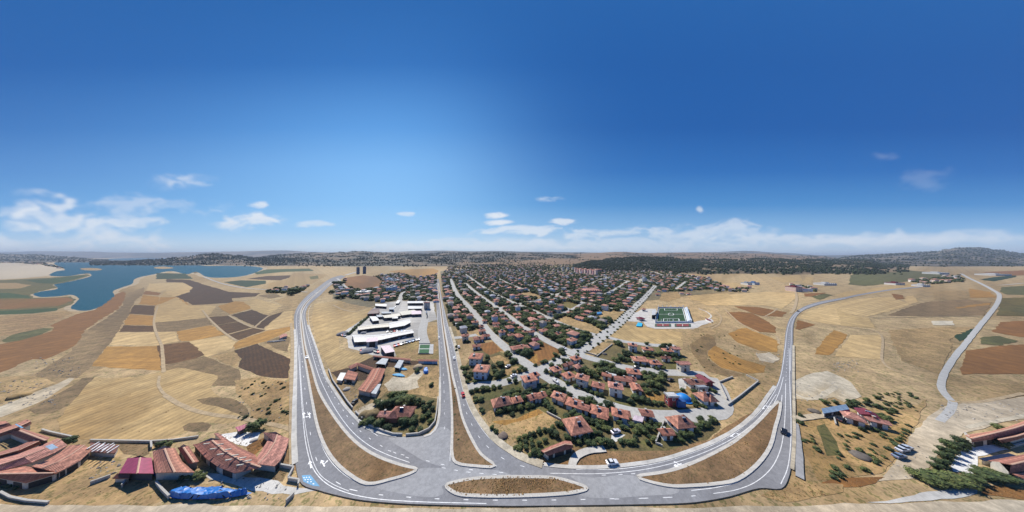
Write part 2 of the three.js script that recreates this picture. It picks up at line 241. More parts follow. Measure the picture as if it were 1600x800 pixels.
for (const [m, p, o] of [[G.plough, [800, 368, 935, 372, 930, 430, 770, 420]], [G.gold, [765, 423, 928, 433, 914, 490, 740, 486]], [G.plough, [735, 489, 915, 493, 925, 528, 708, 528]], [G.pale, [700, 532, 928, 532, 950, 610, 650, 606]], [G.gold, [640, 614, 953, 614, 968, 760, 545, 734], { dir: 1.5 }], [G.gold, [850, 308, 950, 320, 938, 370, 830, 364]], [G.pale, [890, 240, 1050, 236, 960, 290, 870, 280]], [G.brown, [865, 284, 960, 296, 945, 310, 850, 305]],
  [G.straw, [975, 290, 1060, 262, 1110, 262, 1060, 318, 955, 320]], [G.gold, [955, 322, 1060, 322, 1130, 368, 935, 372]]]) F(m, 'A1', p, o);
for (const [m, p, o] of [[G.pale, [0, 240, 98, 236, 152, 264, 138, 288, 40, 318, 0, 302]], [G.dark, [0, 214, 140, 218, 205, 240, 372, 290, 560, 298, 525, 318, 392, 328, 402, 354, 160, 368, 110, 344, 58, 318, 140, 290, 156, 262, 100, 234, 0, 232]], [G.straw, [-70, 376, 60, 322, 128, 370, 300, 372, 240, 442, 0, 470, -78, 470]],
  [G.gold, [305, 374, 410, 346, 460, 350, 520, 385, 380, 424, 330, 396]], [G.straw, [462, 348, 530, 330, 690, 372, 600, 428, 512, 394]], [G.plough, [245, 441, 375, 431, 430, 465, 292, 489]], [G.plough, [292, 491, 432, 467, 515, 500, 365, 539]], [G.plough, [366, 546, 520, 504, 588, 520, 430, 577]], [G.dark, [386, 428, 510, 396, 604, 432, 525, 496]], [G.dark, [532, 500, 612, 433, 700, 406, 580, 509]],
  [G.grey, [-78, 474, 240, 446, 270, 485, 60, 525, -85, 528], { dir: .25 }], [G.pale, [-55, 530, 50, 527, 74, 585, -45, 604]], [G.gold, [62, 526, 266, 488, 350, 545, 140, 582, 82, 584]], [G.pale, [142, 584, 356, 549, 420, 582, 386, 630, 240, 678], { dir: .8 }], [G.plough, [-55, 610, 138, 586, 230, 664, 150, 698, -35, 725], { tint: [1.4, 1.35, 1.3, .4, 4] }], [G.grey, [-30, 730, 232, 674, 360, 722, 440, 752, 430, 850, -40, 850]],
  [G.tan, [272, 674, 402, 642, 440, 682, 420, 740, 362, 718]], [G.dark, [402, 640, 540, 599, 735, 692, 726, 806, 560, 795, 430, 735, 442, 690], { dir: -.9 }], [G.gold, [402, 610, 432, 580, 600, 522, 738, 496, 733, 520, 602, 582, 540, 597, 402, 634]], [G.pale, [582, 514, 702, 406, 758, 405, 746, 488, 600, 518]],
  [G.dgreen, [345, 231, 440, 221, 590, 223, 595, 240, 480, 262, 380, 242]], [G.dgreen, [-60, 178, 110, 181, 160, 212, -60, 214]], [G.green, [520, 176, 600, 156, 850, 151, 880, 165, 700, 171, 540, 186]], [G.dark, [480, 212, 590, 196, 740, 191, 750, 201, 680, 221, 560, 217]], [G.tan, [760, 178, 960, 186, 940, 200, 860, 245, 760, 270, 600, 268, 610, 240, 720, 215]], [G.olive, [850, 200, 900, 192, 910, 210, 860, 216]], [G.grey, [545, 312, 640, 300, 690, 316, 620, 330]],
  [G.tan, [640, 345, 740, 310, 830, 300, 800, 340, 760, 380, 700, 372]], [G.grey, [590, 590, 700, 545, 735, 560, 728, 650, 660, 630]]]) F(m, 'A2', p, o);
F(G.straw, 'B1', [540, 0, 800, 0, 1067, -60, 1300, -10, 1250, 60, 1420, 220, 1450, 255, 1330, 275, 1220, 270, 1100, 330, 960, 366, 800, 376, 500, 364, 370, 326, 345, 250, 420, 160, 480, 80], { n: 'stubble_field', patch: .3, tint: [.82, .76, .66, .55, 6], edge: 2.2 });
F(G.grey, 'B2', [90, 295, 130, 272, 210, 268, 272, 282, 255, 312, 170, 326, 105, 318], { n: 'scorched_patch' }); F(G.grey, 'B2', [182, 130, 260, 118, 390, 122, 480, 185, 492, 212, 450, 232, 390, 205, 300, 170, 210, 155], { n: 'scorched_patch', tint: [.7, .7, .72, .4, 5] });
F(G.grey, 'B2', [520, 62, 590, 50, 660, 70, 640, 110, 560, 120], { n: 'scorched_patch' });
F(G.tan, 'B2', [400, 20, 560, -5, 755, 30, 765, 290, 560, 262, 500, 230, 500, 180, 430, 110], { n: 'rough_ground', patch: .6, tint: [.66, .6, .5, .46, 6] });
F(G.chalk, 'B1', [-60, 200, 60, 150, 200, 90, 330, 40, 420, 0, 460, 2, 400, 40, 290, 120, 130, 190, 0, 238, -60, 252], { n: 'dirt_track', tint: [.85, .8, .74, .45, 5] });
F(G.grey, 'B1', [170, 190, 300, 120, 430, 50, 500, 0, 560, 0, 480, 90, 410, 160, 320, 210, 210, 215], { n: 'rough_ground', patch: .5 });
F(G.tan, 'B1', [-80, 0, 200, -10, 330, 30, 150, 100, -80, 180], { n: 'rough_ground', patch: .5, tint: [1.3, 1.32, 1.36, .55, 7] });
F(G.tan, 'B1', [-60, 470, 260, 640, 420, 560, 560, 460, 720, 480, 640, 600, 900, 590, 1067, 640, 1320, 640, 1320, 700, 1067, 690, 900, 760, -60, 760], { n: 'farm_yard', tint: [1.2, 1.22, 1.25, .45, 5] });
F(G.grey, 'B1', [700, 395, 890, 385, 890, 450, 850, 470, 720, 460], { n: 'farm_yard', patch: .5 });
F(G.dirt, 'P', [-60, 788, 300, 789, 700, 794, 1100, 793, 1660, 780, 1660, 830, -60, 830], { n: 'dirt_road', edge: 2 });
F(G.conc, 'B2', [200, 560, 330, 580, 480, 600, 640, 600, 700, 640, 800, 650, 930, 660, 760, 690, 500, 680, 380, 640, 260, 610], { n: 'farm_lane', tint: [.85, .84, .82, .45, 5] });
F(G.grey, 'B2', [480, 575, 640, 545, 720, 560, 690, 620, 560, 600], { n: 'farm_yard', tint: [1.2, 1.15, 1.1, .45, 5] });
F(G.white, 'B2', [318, 340, 440, 322, 560, 330, 540, 370, 470, 415, 420, 395, 370, 370], { n: 'farm_yard', patch: .14 }); F(G.brown, 'B2', [470, 416, 560, 368, 606, 350, 610, 372, 530, 462, 490, 442], { n: 'farm_yard' });
F(G.verge, 'B2', [735, 330, 770, 320, 770, 560, 700, 540, 660, 528, 720, 440], { n: 'rough_ground' });
// between the highway and the avenue
F(G.straw, 'P', [491, 475, 530, 470, 560, 478, 585, 480, 576, 492, 548, 512, 531, 521, 528, 545, 560, 552, 592, 562, 575, 572, 540, 580, 516, 576, 505, 560, 495, 530, 487, 500], { tint: [.84, .8, .7, .5, 5] });
F(G.brown, 'A3', [80, 205, 180, 190, 260, 200, 300, 232, 272, 268, 140, 280, 70, 250], { n: 'rough_ground', patch: .5, tint: [.8, .8, .85, .45, 5] }); F(G.gold, 'A3', [330, 168, 460, 155, 600, 150, 632, 166, 600, 192, 500, 206, 420, 182]); F(G.tan, 'A3', [60, 355, 180, 360, 240, 380, 150, 405, 60, 380]);
F(G.town, 'A3', [0, 270, 140, 285, 280, 280, 430, 262, 560, 215, 612, 210, 625, 470, 560, 470, 400, 380, 230, 385, 100, 360, 0, 330], { n: 'town_ground', patch: .5, edge: 9, tint: [1.3, 1.25, 1.2, .5, 6] });
F(G.conc, 'C7', [0, 440, 130, 360, 330, 225, 420, 110, 560, 60, 720, 40, 1120, 40, 1160, 260, 1040, 300, 1010, 470, 640, 590, 720, 690, 640, 700, 420, 690, 250, 640, 110, 600, 90, 480], { n: 'factory_yard', patch: .25, tint: [.62, .62, .63, .5, 6], edge: 3 });
F(G.tan, 'A3', [355, 610, 520, 580, 548, 500, 616, 488, 628, 692, 510, 692, 385, 682], { n: 'vacant_lot', tint: [.8, .9, .7, .5, 5] });
F(G.dark, 'C7', [240, 780, 410, 700, 850, 752, 1060, 760, 1060, 850, 240, 850], { n: 'farm_yard', patch: .4 });
F(G.tan, 'E', [80, 140, 250, 100, 560, 110, 800, 90, 1035, 60, 1035, 360, 880, 380, 540, 370, 400, 480, 290, 500, 150, 300], { n: 'farm_yard', tint: [.72, .74, .78, .45, 6], patch: .4, edge: 1.5 });
F(G.chalk, 'E', [560, 260, 640, 190, 760, 200, 840, 130, 930, 140, 850, 220, 870, 280, 720, 320, 600, 310], { n: 'farm_yard', tint: [.9, .8, .66, .5, 5] }); F(G.dark, 'E', [100, 150, 240, 110, 420, 130, 400, 220, 330, 230, 220, 210, 160, 240], { n: 'farm_yard' });
F(G.garden, 'E', [420, 470, 560, 340, 860, 340, 1020, 380, 1020, 560, 960, 650, 820, 705, 640, 690, 440, 630, 345, 580], { n: 'garden', tint: [.7, .85, .6, .45, 5] });
F(G.dirt, 'E', [290, 490, 400, 440, 560, 380, 480, 460, 420, 520, 330, 520], { n: 'farm_yard' });
// the town
F(G.town, 'P', [688, 424, 760, 416, 900, 418, 1040, 428, 1120, 440, 1140, 455, 1010, 470, 900, 556, 840, 582, 790, 540, 730, 500, 712, 512, 722, 590, 712, 590, 692, 470], { n: 'town_ground', patch: .5, tint: [1.3, 1.22, 1.1, .5, 6], edge: 8 });
F(G.garden, 'P', [720, 585, 745, 540, 800, 556, 838, 585, 885, 612, 935, 634, 1010, 655, 1120, 652, 1126, 668, 1100, 690, 1040, 706, 960, 714, 900, 720, 846, 714, 800, 690, 765, 660, 740, 622], { n: 'garden', patch: .45, tint: [.75, .9, .62, .45, 5], edge: 2.2 });
F(G.garden, 'P', [848, 578, 890, 560, 906, 556, 975, 578, 1060, 588, 1104, 592, 1122, 636, 1070, 646, 1000, 644, 940, 626, 890, 604], { n: 'garden', patch: .45, tint: [.75, .9, .62, .45, 5], edge: 2.2 });
F(G.garden, 'P', [925, 562, 950, 532, 1000, 540, 1062, 546, 1080, 578, 1030, 578, 975, 570], { n: 'garden', patch: .45, tint: [.75, .9, .62, .45, 5], edge: 2.2 });
for (const [m, s, p, o] of [[G.brown, 'A4', [152, 686, 262, 592, 368, 640, 330, 680, 222, 728]], [G.tan, 'A4', [326, 456, 400, 432, 600, 502, 618, 528, 580, 540, 480, 514]], [G.tan, 'A4', [560, 430, 640, 397, 748, 406, 690, 460, 552, 440]], [G.olive, 'A4', [332, 362, 400, 346, 480, 366, 440, 394, 352, 382], { tint: [1.3, 1.1, 1, .4, 5] }], [G.tan, 'A4', [110, 300, 180, 290, 260, 320, 220, 334, 132, 312]], [G.tan, 'A4', [505, 648, 600, 592, 690, 592, 600, 656]],
  [G.straw, 'A4', [642, 556, 720, 482, 852, 500, 1090, 530, 1090, 612, 900, 602, 700, 572]], [G.brown, 'C1', [370, 60, 540, 30, 650, 140, 500, 190, 420, 150]], [G.tan, 'C1', [500, 220, 620, 190, 740, 260, 700, 300, 540, 280]], [G.tan, 'C1', [620, 390, 820, 320, 900, 360, 720, 430]], [G.gold, 'C1', [900, 230, 1067, 170, 1067, 300, 1000, 300]], [G.olive, 'C1', [290, 640, 560, 580, 760, 600, 780, 660, 560, 720, 400, 740], { tint: [.9, 1.05, .8, .4, 5] }],
  [G.tan, 'C4', [110, 200, 200, 170, 520, 262, 770, 140, 850, 190, 1040, 270, 1060, 330, 820, 380, 600, 480, 480, 540, 440, 600, 320, 480, 200, 370], { patch: .5, edge: 1.2 }], [G.gold, 'C4', [220, 300, 520, 265, 770, 140, 830, 190, 560, 290, 380, 345], { edge: 1.2 }], [G.tan, 'C3', [640, 540, 780, 540, 780, 800, 640, 800]], [G.gold, 'C3', [140, 660, 440, 660, 440, 740, 200, 720]], [G.tan, 'C3', [480, 520, 620, 520, 700, 600, 480, 630]], [G.olive, 'C5', [860, 560, 1067, 440, 1067, 570], { tint: [1.2, 1.15, 1, .4, 5] }]])
  F(m, s, p, { n: 'vacant_lot', ...(o ?? {}) });
F(G.conc, 'C3', [615, 470, 690, 455, 705, 590, 620, 590], { n: 'paved_yard', patch: .1 }); F(G.conc, 'C5', [580, 470, 700, 455, 755, 460, 650, 545, 580, 520], { n: 'paved_yard' }); F(G.conc, 'C5', [680, 320, 880, 285, 900, 310, 800, 365], { n: 'paved_yard' });
F(G.conc, 'D3', [0, 500, 200, 400, 345, 400, 350, 560, 765, 560, 880, 540, 1000, 520, 1030, 550, 860, 610, 780, 640, 330, 638, 230, 615, 200, 560, 0, 550], { n: 'stadium_apron', patch: .12 });
F(G.verge, 'P', [838, 728, 858, 704, 900, 700, 960, 706, 1040, 704, 1108, 686, 1180, 640, 1198, 612, 1211, 604, 1190, 640, 1158, 667, 1119, 690, 1060, 714, 1003, 724, 937, 731, 880, 731], { n: 'grass_bank', patch: .5, tint: [1.2, 1.1, .9, .45, 5], edge: 1.4 });
// the slopes east of the town
for (const [m, p, o] of [[G.brown, [362, 412, 440, 408, 520, 418, 600, 462, 658, 502, 650, 534, 560, 530, 440, 472]], [G.gold, [372, 542, 430, 512, 490, 502, 560, 537, 640, 565, 680, 592, 660, 650, 560, 640, 430, 592]], [G.gold, [252, 640, 292, 607, 380, 655, 460, 694, 600, 732, 588, 770, 480, 778, 330, 742, 262, 682]], [G.pale, [400, 302, 600, 290, 780, 300, 770, 332, 690, 392, 600, 372, 420, 368, 250, 372, 200, 352]], [G.brown, [402, 374, 560, 382, 722, 412, 690, 440, 560, 432]], [G.straw, [130, 312, 370, 300, 400, 325, 240, 350, 160, 340]],
  [G.brown, [780, 456, 890, 486, 800, 516, 776, 510]], [G.pale, [790, 442, 850, 402, 1067, 344, 1110, 440, 1040, 492, 900, 470]], [G.gold, [882, 660, 940, 580, 1000, 517, 1085, 545, 1010, 640, 980, 670]], [G.olive, [870, 320, 950, 300, 992, 310, 920, 338]], [G.grey, [145, 600, 250, 540, 290, 560, 300, 600, 250, 640, 250, 690, 330, 745, 470, 785, 380, 800, 240, 760, 160, 660], { tint: [1.2, 1.15, 1, .45, 5] }], [G.dirt, [540, 660, 620, 650, 680, 690, 640, 715, 560, 700]], [G.straw, [620, 205, 800, 190, 815, 222, 700, 235]], [G.straw, [812, 235, 840, 200, 880, 200, 870, 245]], [G.straw, [1067, 290, 1500, 235, 1500, 262, 1120, 322, 1000, 318]],
  [G.brown, [820, 300, 960, 296, 870, 318, 830, 318]], [G.straw, [340, 240, 420, 235, 470, 268, 380, 275]], [G.tan, [-20, 296, 70, 290, 95, 320, 20, 348, -40, 340]]]) F(m, 'A5', p, o);
for (const [m, p, o] of [[G.pale, [62, 341, 340, 319, 430, 352, 458, 370, 330, 410, 205, 438, 130, 428, 30, 386], { dir: 1.2 }], [G.straw, [22, 392, 130, 432, 222, 447, 264, 508, 60, 492]], [G.brown, [352, 300, 420, 310, 436, 330, 382, 338]], [G.pale, [440, 318, 485, 312, 515, 352, 462, 366, 432, 345]], [G.pale, [110, 547, 290, 549, 300, 695, 15, 674], { dir: .05, tint: [.9, .86, .8, .5, 4] }], [G.tan, [600, 292, 680, 284, 800, 282, 810, 330, 612, 336], { patch: .6 }], [G.gold, [816, 270, 940, 290, 980, 324, 822, 325]], [G.olive, [110, 192, 220, 165, 350, 150, 640, 180, 700, 194, 500, 222, 200, 256, 100, 246], { patch: .5 }], [G.dgreen, [880, 216, 960, 203, 1090, 190, 1102, 200, 960, 228]], [G.olive, [1010, 262, 1400, 240, 1400, 316, 1040, 306, 1000, 288], { patch: .6 }], [G.olive, [1012, 327, 1400, 316, 1400, 440, 980, 432], { patch: .6, tint: [1.2, .95, .7, .45, 5] }], [G.dgreen, [722, 562, 800, 512, 850, 506, 828, 550, 762, 587], { tint: [1.3, 1.2, .8, .45, 4] }],
  [G.olive, [882, 562, 990, 552, 1110, 582, 1000, 610, 892, 602], { patch: .6 }], [G.brown, [800, 642, 1000, 612, 1400, 590, 1400, 780, 760, 780], { tint: [1.3, 1.25, 1.2, .5, 4] }], [G.chalk, [592, 463, 720, 463, 722, 488, 604, 489]], [G.grey, [460, 380, 560, 350, 800, 335, 950, 352, 900, 432, 560, 436, 330, 430], { tint: [1.3, 1.25, 1.2, .4, 5] }], [G.tan, [340, 520, 560, 505, 720, 500, 850, 500, 700, 570, 720, 600, 640, 780, 420, 700, 360, 600]], [G.gold, [725, 386, 820, 370, 950, 355, 940, 368, 840, 380, 750, 390]], [G.brown, [1000, 470, 1400, 450, 1400, 560, 1120, 560, 960, 530], { tint: [1.35, 1.3, 1.25, .45, 5] }], [G.brown, [900, 172, 1400, 150, 1400, 185, 960, 196]]]) F(m, 'A6', p, o);
F(G.chalk, 'B5', [765, 20, 860, -20, 960, -40, 1110, 30, 1160, 110, 1067, 150, 1000, 118, 880, 140, 770, 130], { n: 'quarry_floor', patch: .35, tint: [.86, .8, .7, .45, 5] });
F(G.tan, 'B5', [790, 255, 1067, 240, 1120, 200, 1500, 165, 1560, 130, 1500, 270, 1400, 420, 1310, 560, 1010, 620, 900, 605, 830, 450], { n: 'vineyard_soil', patch: .5, edge: 1.3, tint: [.84, .82, .7, .45, 5] });
F(G.olive, 'B5', [900, 290, 950, 280, 1010, 380, 1050, 470, 960, 470, 920, 380], { n: 'vegetable_bed', patch: .6 });
F(G.dirt, 'B6', [470, 340, 560, 250, 640, 180, 800, 150, 1400, 90, 1400, 210, 1000, 262, 790, 335, 720, 400, 650, 420, 620, 500, 560, 560, 480, 600, 250, 620, 330, 560, 400, 470], { n: 'dirt_yard', patch: .3, edge: 1.4, tint: [.86, .84, .82, .5, 5] });
F(G.white, 'B6', [770, 405, 840, 380, 960, 372, 1050, 428, 880, 475, 840, 570, 720, 560, 700, 520, 760, 450], { n: 'farm_yard', patch: .12 });
F(G.brown, 'B6', [-60, 620, 120, 600, 310, 590, 260, 630, 60, 660, -100, 720], { n: 'rough_ground', patch: .5 }); F(G.conc, 'B6', [200, 745, 480, 700, 700, 650, 880, 635, 860, 690, 600, 735], { n: 'dirt_road', tint: [.9, .88, .86, .5, 4] }); F(G.brown, 'B6', [870, 650, 1000, 640, 1250, 700, 1250, 740, 900, 700], { n: 'rough_ground' });
F(G.tan, 'B5', [560, 700, 700, 650, 800, 620, 1067, 640, 1067, 690, 700, 740], { n: 'rough_ground', patch: .5 });
// ------------------------------------------------------------------ hills and far ranges: real slopes with uneven crests
const scrubSpots = [], pineSpots = [];
function hill(name, crest, d0, d1, { back = 1.35, soil = [128, 108, 80], wood = [58, 66, 48], cover = 0.5, scale = 1, rough = 1, pines = 0, mask = null, cols = 110, rowsN = 16, power = 1 } = {}) {
  d0 *= .8; d1 *= .84; pines = Math.round(pines * 2.6);
  const x0 = crest[0][0], x1 = crest.at(-1)[0], P = [], C = [], I = [], so = lin(...soil), wo = lin(...wood), r = rng(Math.round(x0 * 7 + d1));
  const top = (px) => { let i = 0; while (i < crest.length - 2 && px > crest[i + 1][0]) i++; const k = clamp((px - crest[i][0]) / (crest[i + 1][0] - crest[i][0])), s = k * k * (3 - 2 * k); return crest[i][1] + (crest[i + 1][1] - crest[i][1]) * s; };
  const point = (u, t) => {                        // u along, t 0 foot .. 1 crest .. 2 far foot
    const px = x0 + (x1 - x0) * u, wob = 1 + 0.1 * (fbm(px * .03, 3 + d0 * .01, 3) - .5), d = (t <= 1 ? d0 + (d1 - d0) * t : d1 + d1 * (back - 1) * (t - 1)) * wob, x = (px - 800) / FOC * d;
    const H = Math.max(2, EYE - (top(px) - 400) / FOC * d1 * wob), end = sstep(0, 0.06, u) * sstep(1, 0.94, u), q = t <= 1 ? Math.pow(t, power) * (0.75 + 0.25 * t) : 1 - sstep(0, 1, t - 1);
    const n = fbm(x / (90 * scale) + 11, d / (110 * scale), 5) - .5, b = t <= 1 ? Math.sin(Math.PI * Math.min(1, t * 1.02)) : 0.3;
    const g = 1 - Math.abs(2 * fbm(x / (170 * scale), d / (260 * scale) + 7, 4) - 1);
    return [x, Math.max(-3, H * end * clamp(q + rough * b * (0.42 * n - 0.16 * (1 - g)), -0.01, 1.01) - (t < 0.01 ? 3 : 0)), -d];
  };
  const forest = (x, z) => sstep(0.5 - (cover - .5) * .7 - .05, 0.5 - (cover - .5) * .7 + .06, fbm(x / (75 * scale) + 50, z / (95 * scale), 5));
  const nr = rowsN + 5;
  for (let j = 0; j <= nr; j++) for (let i = 0; i <= cols; i++) {
    const t = j <= rowsN ? j / rowsN : 1 + (j - rowsN) / 5, [x, y, z] = point(i / cols, t); P.push(x, y, z);
    const f = forest(x, z) * 0.85, m = 1 + 0.5 * (fbm(x / (30 * scale), z / (30 * scale) + 90, 4) - .5); for (let c = 0; c < 3; c++) C.push((so[c] + (wo[c] - so[c]) * f) * m);
    if (i && j) { const w = cols + 1, o = (j - 1) * w + i - 1; I.push(o, o + 1, o + w + 1, o, o + w + 1, o + w); }
  }
  const g = new THREE.BufferGeometry(); g.setAttribute('position', new THREE.Float32BufferAttribute(P, 3)); g.setAttribute('color', new THREE.Float32BufferAttribute(C, 3)); g.setIndex(I); g.computeVertexNormals();
  const UV = new Float32Array(P.length / 3 * 2); for (let i = 0; i < P.length / 3; i++) { UV[i * 2] = P[i * 3]; UV[i * 2 + 1] = P[i * 3 + 2]; } g.setAttribute('uv', new THREE.BufferAttribute(UV, 2));
  const o = mesh(name, g, M('hill_soil', [1, 1, 1], { vertexColors: true, map: rep(T_scrub, 60) })); o.userData.kind = 'structure';
  for (let k = 0, tries = 0; k < pines && tries < pines * 12; tries++) { const u = r(), t = Math.pow(r(), 0.8) * 1.04, p = point(u, t); if (forest(p[0], p[2]) > 0.35 + r() * .5 || (r() < 0.06)) { pineSpots.push([...p, 3.2 + r() * 3]); k++; } }
}
// far blue ranges first, nearer slopes later
hill('far_hills', [[-300, 393], [0, 394], [60, 392.6], [140, 393], [180, 394.5], [240, 395], [300, 394], [360, 393], [440, 391.2], [500, 394], [560, 396]], 7600, 9800, { scale: 7, soil: [150, 130, 110], cover: .5, wood: [70, 76, 70], rowsN: 12 });
hill('far_hills', [[540, 396], [600, 394], [650, 392.5], [690, 391.6], [740, 392.6], [770, 392], [830, 393.4], [900, 394.2], [960, 395], [1010, 396]], 6000, 8600, { scale: 6, soil: [140, 120, 95], wood: [66, 72, 62], cover: .55 });
hill('far_hills', [[1010, 396], [1060, 394.4], [1120, 393.8], [1166, 391.8], [1220, 395], [1290, 399], [1340, 398], [1400, 395.5], [1460, 395], [1560, 396], [1700, 395], [1900, 394]], 6200, 8600, { scale: 6, soil: [150, 132, 108], wood: [70, 78, 68], cover: .5 });
hill('wooded_hill', [[-420, 395], [-100, 396], [0, 396.8], [50, 397.5], [100, 401], [155, 405.2], [170, 407]], 2450, 3900, { scale: 2.2, soil: [146, 122, 96], wood: [52, 62, 48], cover: .62, pines: 700, rough: .5 });
hill('wooded_hill', [[140, 413.5], [190, 409], [240, 406], [280, 402.5], [333, 396.6], [370, 399.5], [400, 403], [440, 403.5], [500, 408]], 1680, 2600, { scale: 1.3, soil: [132, 110, 88], wood: [50, 58, 46], cover: .66, pines: 900, rough: .6 });
hill('wooded_hill', [[380, 404], [444, 397.5], [500, 395], [540, 394], [559, 392.6], [600, 395], [640, 396.5], [690, 398.5], [740, 400], [790, 403]], 1500, 3600, { scale: 1.8, soil: [140, 116, 88], wood: [48, 60, 48], cover: .6, pines: 1300, power: 1.25 });
hill('bare_hill', [[690, 404], [740, 399], [790, 395.5], [860, 397], [910, 396], [969, 393.6], [1010, 395.2], [1060, 394.6], [1120, 395.5], [1190, 396], [1260, 399.5], [1330, 403]], 1750, 4200, { scale: 2.4, soil: [164, 130, 94], wood: [88, 82, 58], cover: .34, pines: 260, power: .9 });
hill('wooded_hill', [[600, 403], [650, 397.5], [700, 394.8], [760, 394.2], [820, 395.4], [880, 398], [930, 403]], 1850, 3500, { scale: 1.7, soil: [136, 112, 88], wood: [46, 58, 48], cover: .62, pines: 900, power: 1.1 });
hill('pine_hill', [[895, 413], [930, 407.5], [960, 403.5], [1003, 400.8], [1040, 402.5], [1075, 405.5], [1110, 409], [1140, 414]], 1000, 1750, { scale: .8, soil: [150, 122, 88], wood: [38, 48, 30], cover: .8, pines: 1500, rough: .5 });
hill('pine_hill', [[1050, 410], [1100, 406], [1150, 405], [1200, 404], [1260, 405.4], [1310, 406.4], [1352, 406.4], [1387, 413], [1420, 418]], 860, 1900, { scale: .7, soil: [158, 132, 98], wood: [42, 52, 32], cover: .52, pines: 1700, rough: .9, power: .85 });
hill('mountain', [[1290, 404], [1366, 398], [1426, 394.5], [1463, 393], [1480, 389.5], [1497, 386.8], [1531, 386.6], [1562, 391], [1600, 396.5], [1680, 398], [1800, 401]], 1500, 3400, { scale: 1.6, soil: [150, 134, 114], wood: [40, 52, 44], cover: .6, pines: 1100, rough: 1.1, cols: 150, rowsN: 26, power: 1.15 });

// ------------------------------------------------------------------ the highway, its junction and the avenue: one sheet of asphalt with islands on it
const edge = { west: KS('P', [533, 430, 517, 435, 496, 449.5, 478, 464, 464, 481, 459.5, 495, 460, 515, 462, 540, 463, 590, 461, 642, 461, 690, 462, 728, 471, 757, 500, 768, 522, 774, 560, 782, 625, 788, 720, 791, 800, 792]),
  south: KS('P', [900, 791, 1000, 789.5, 1060, 788, 1092, 785.5, 1140, 777, 1187, 764, 1222, 764, 1233, 745, 1238, 700, 1238, 669, 1237, 620, 1238, 590, 1239, 537, 1241, 503, 1250, 489, 1276, 477.5, 1320, 467.5, 1339, 463, 1392, 454, 1440, 449]),
  north: KS('P', [1440, 447.4, 1392, 452, 1339, 460.5, 1320, 464.5, 1271, 474, 1247, 484.5, 1234, 498, 1228, 516, 1225, 543, 1218, 590, 1210, 608, 1187, 641, 1158, 668, 1119, 691, 1079, 707, 1040, 719.5, 1003, 726.5, 937, 733, 880, 732, 850, 728, 819, 720, 796, 707, 769, 687, 743, 653, 730, 627, 720, 590, 711.6, 550, 701, 511, 690.6, 466, 685.5, 436]),
  inner: KS('P', [680.5, 436, 682, 485, 685, 537, 686.5, 590, 686, 629, 682.7, 660, 675, 675, 661, 682, 620, 684, 599, 680, 572, 671, 557, 658, 536, 634.6, 522, 613, 508, 590, 500, 566, 491, 537, 480, 506, 478, 490, 483, 477, 501, 461, 515, 447, 540, 432]) };
const asphaltP = [...smooth(edge.west, 4), ...smooth(edge.south, 4), ...smooth(edge.north, 4), ...smooth(edge.inner, 4)];
const roadY = 0.26;
sheet('highway', asphaltP, G.asph, { jitter: 0, y: roadY, patch: 0.16, edge: 3, iter: 9, tint: [1.16, 1.16, 1.15, .45, 4] });
{ const q = sheets.at(-1).q, P = [], f = []; for (let i = 0; i < q.length; i++) { const a = q[i], b = q[(i + 1) % q.length]; f.push([a, b, V(b.x, -.05, b.z), V(a.x, -.05, a.z)].map((p, k) => V(p.x, k < 2 ? roadY : -.05, p.z))); } const o = mesh('road_bank', polys(f), M('bank', lin(150, 130, 100))); o.userData.kind = 'structure'; }
// lighter concrete in the crossing
sheet('crossing', KS('B3', [330, 366, 560, 352, 640, 300, 700, 320, 706, 505, 860, 545, 1000, 560, 1067, 590, 800, 600, 650, 655, 660, 690, 600, 720, 420, 700, 260, 660, 400, 610, 520, 548, 660, 540, 560, 510, 440, 440]), G.asph2, { jitter: .3, y: roadY + 0.006, patch: .14, smoothN: 3, edge: 1.6 });
sheet('crossing', KS('B4', [420, 590, 560, 600, 800, 590, 880, 630, 1000, 660, 1067, 670, 1067, 690, 900, 710, 560, 725, 480, 705, 540, 675, 480, 630]), G.asph2, { jitter: .3, y: roadY + 0.006, patch: .14, smoothN: 3, edge: 1.6 });
function island(pts, n = 4, m = G.verge) {
  const q = outline(smooth(pts, n, true).slice(0, -1), { jitter: 0 }), g = new THREE.Group(); g.name = numbered('traffic_island'); g.userData.kind = 'structure'; scene.add(g);
  mesh('soil', sheetGeo(q, roadY + 0.17, { patch: .5, tint: [.74, .7, .6, .5, 6], edge: 1.4, iter: 8 }), m, g);
  const f = [], w = 0.4, c = q.length; const off = q.map((p, i) => { const t = q[(i + 1) % c].clone().sub(q[(i + c - 1) % c]).normalize(); return V(p.x - t.z * w, 0, p.z + t.x * w); }), off2 = q.map((p, i) => V(2 * p.x - off[i].x, 0, 2 * p.z - off[i].z));
  for (let i = 0; i < c; i++) { const k = (i + 1) % c, h = roadY + 0.2, l = roadY; f.push([V(off[i].x, h, off[i].z), V(off[k].x, h, off[k].z), V(off2[k].x, h, off2[k].z), V(off2[i].x, h, off2[i].z)]); for (const o of [off, off2]) f.push([V(o[i].x, l, o[i].z), V(o[k].x, l, o[k].z), V(o[k].x, h, o[k].z), V(o[i].x, h, o[i].z)]); }
  mesh('kerb', polys(f, true), M('kerb', lin(205, 200, 190), { map: rep(T_plas, 2) }), g); islands.push(q); return g;
}
const islands = [];
island(KS('P', [518, 440, 512, 446, 496, 458.5, 478, 476.5, 471.5, 491, 473, 511, 478, 545, 487, 575, 498, 612, 517, 645, 546, 683, 572, 705, 599, 719, 630, 729.5, 651, 735.5, 640, 742, 610, 751, 574, 758, 548, 745, 524, 724, 508, 700, 496, 668, 488, 629, 481, 590, 472.5, 537, 469.5, 490, 475.5, 476, 496, 457.2, 514, 443]), 3);
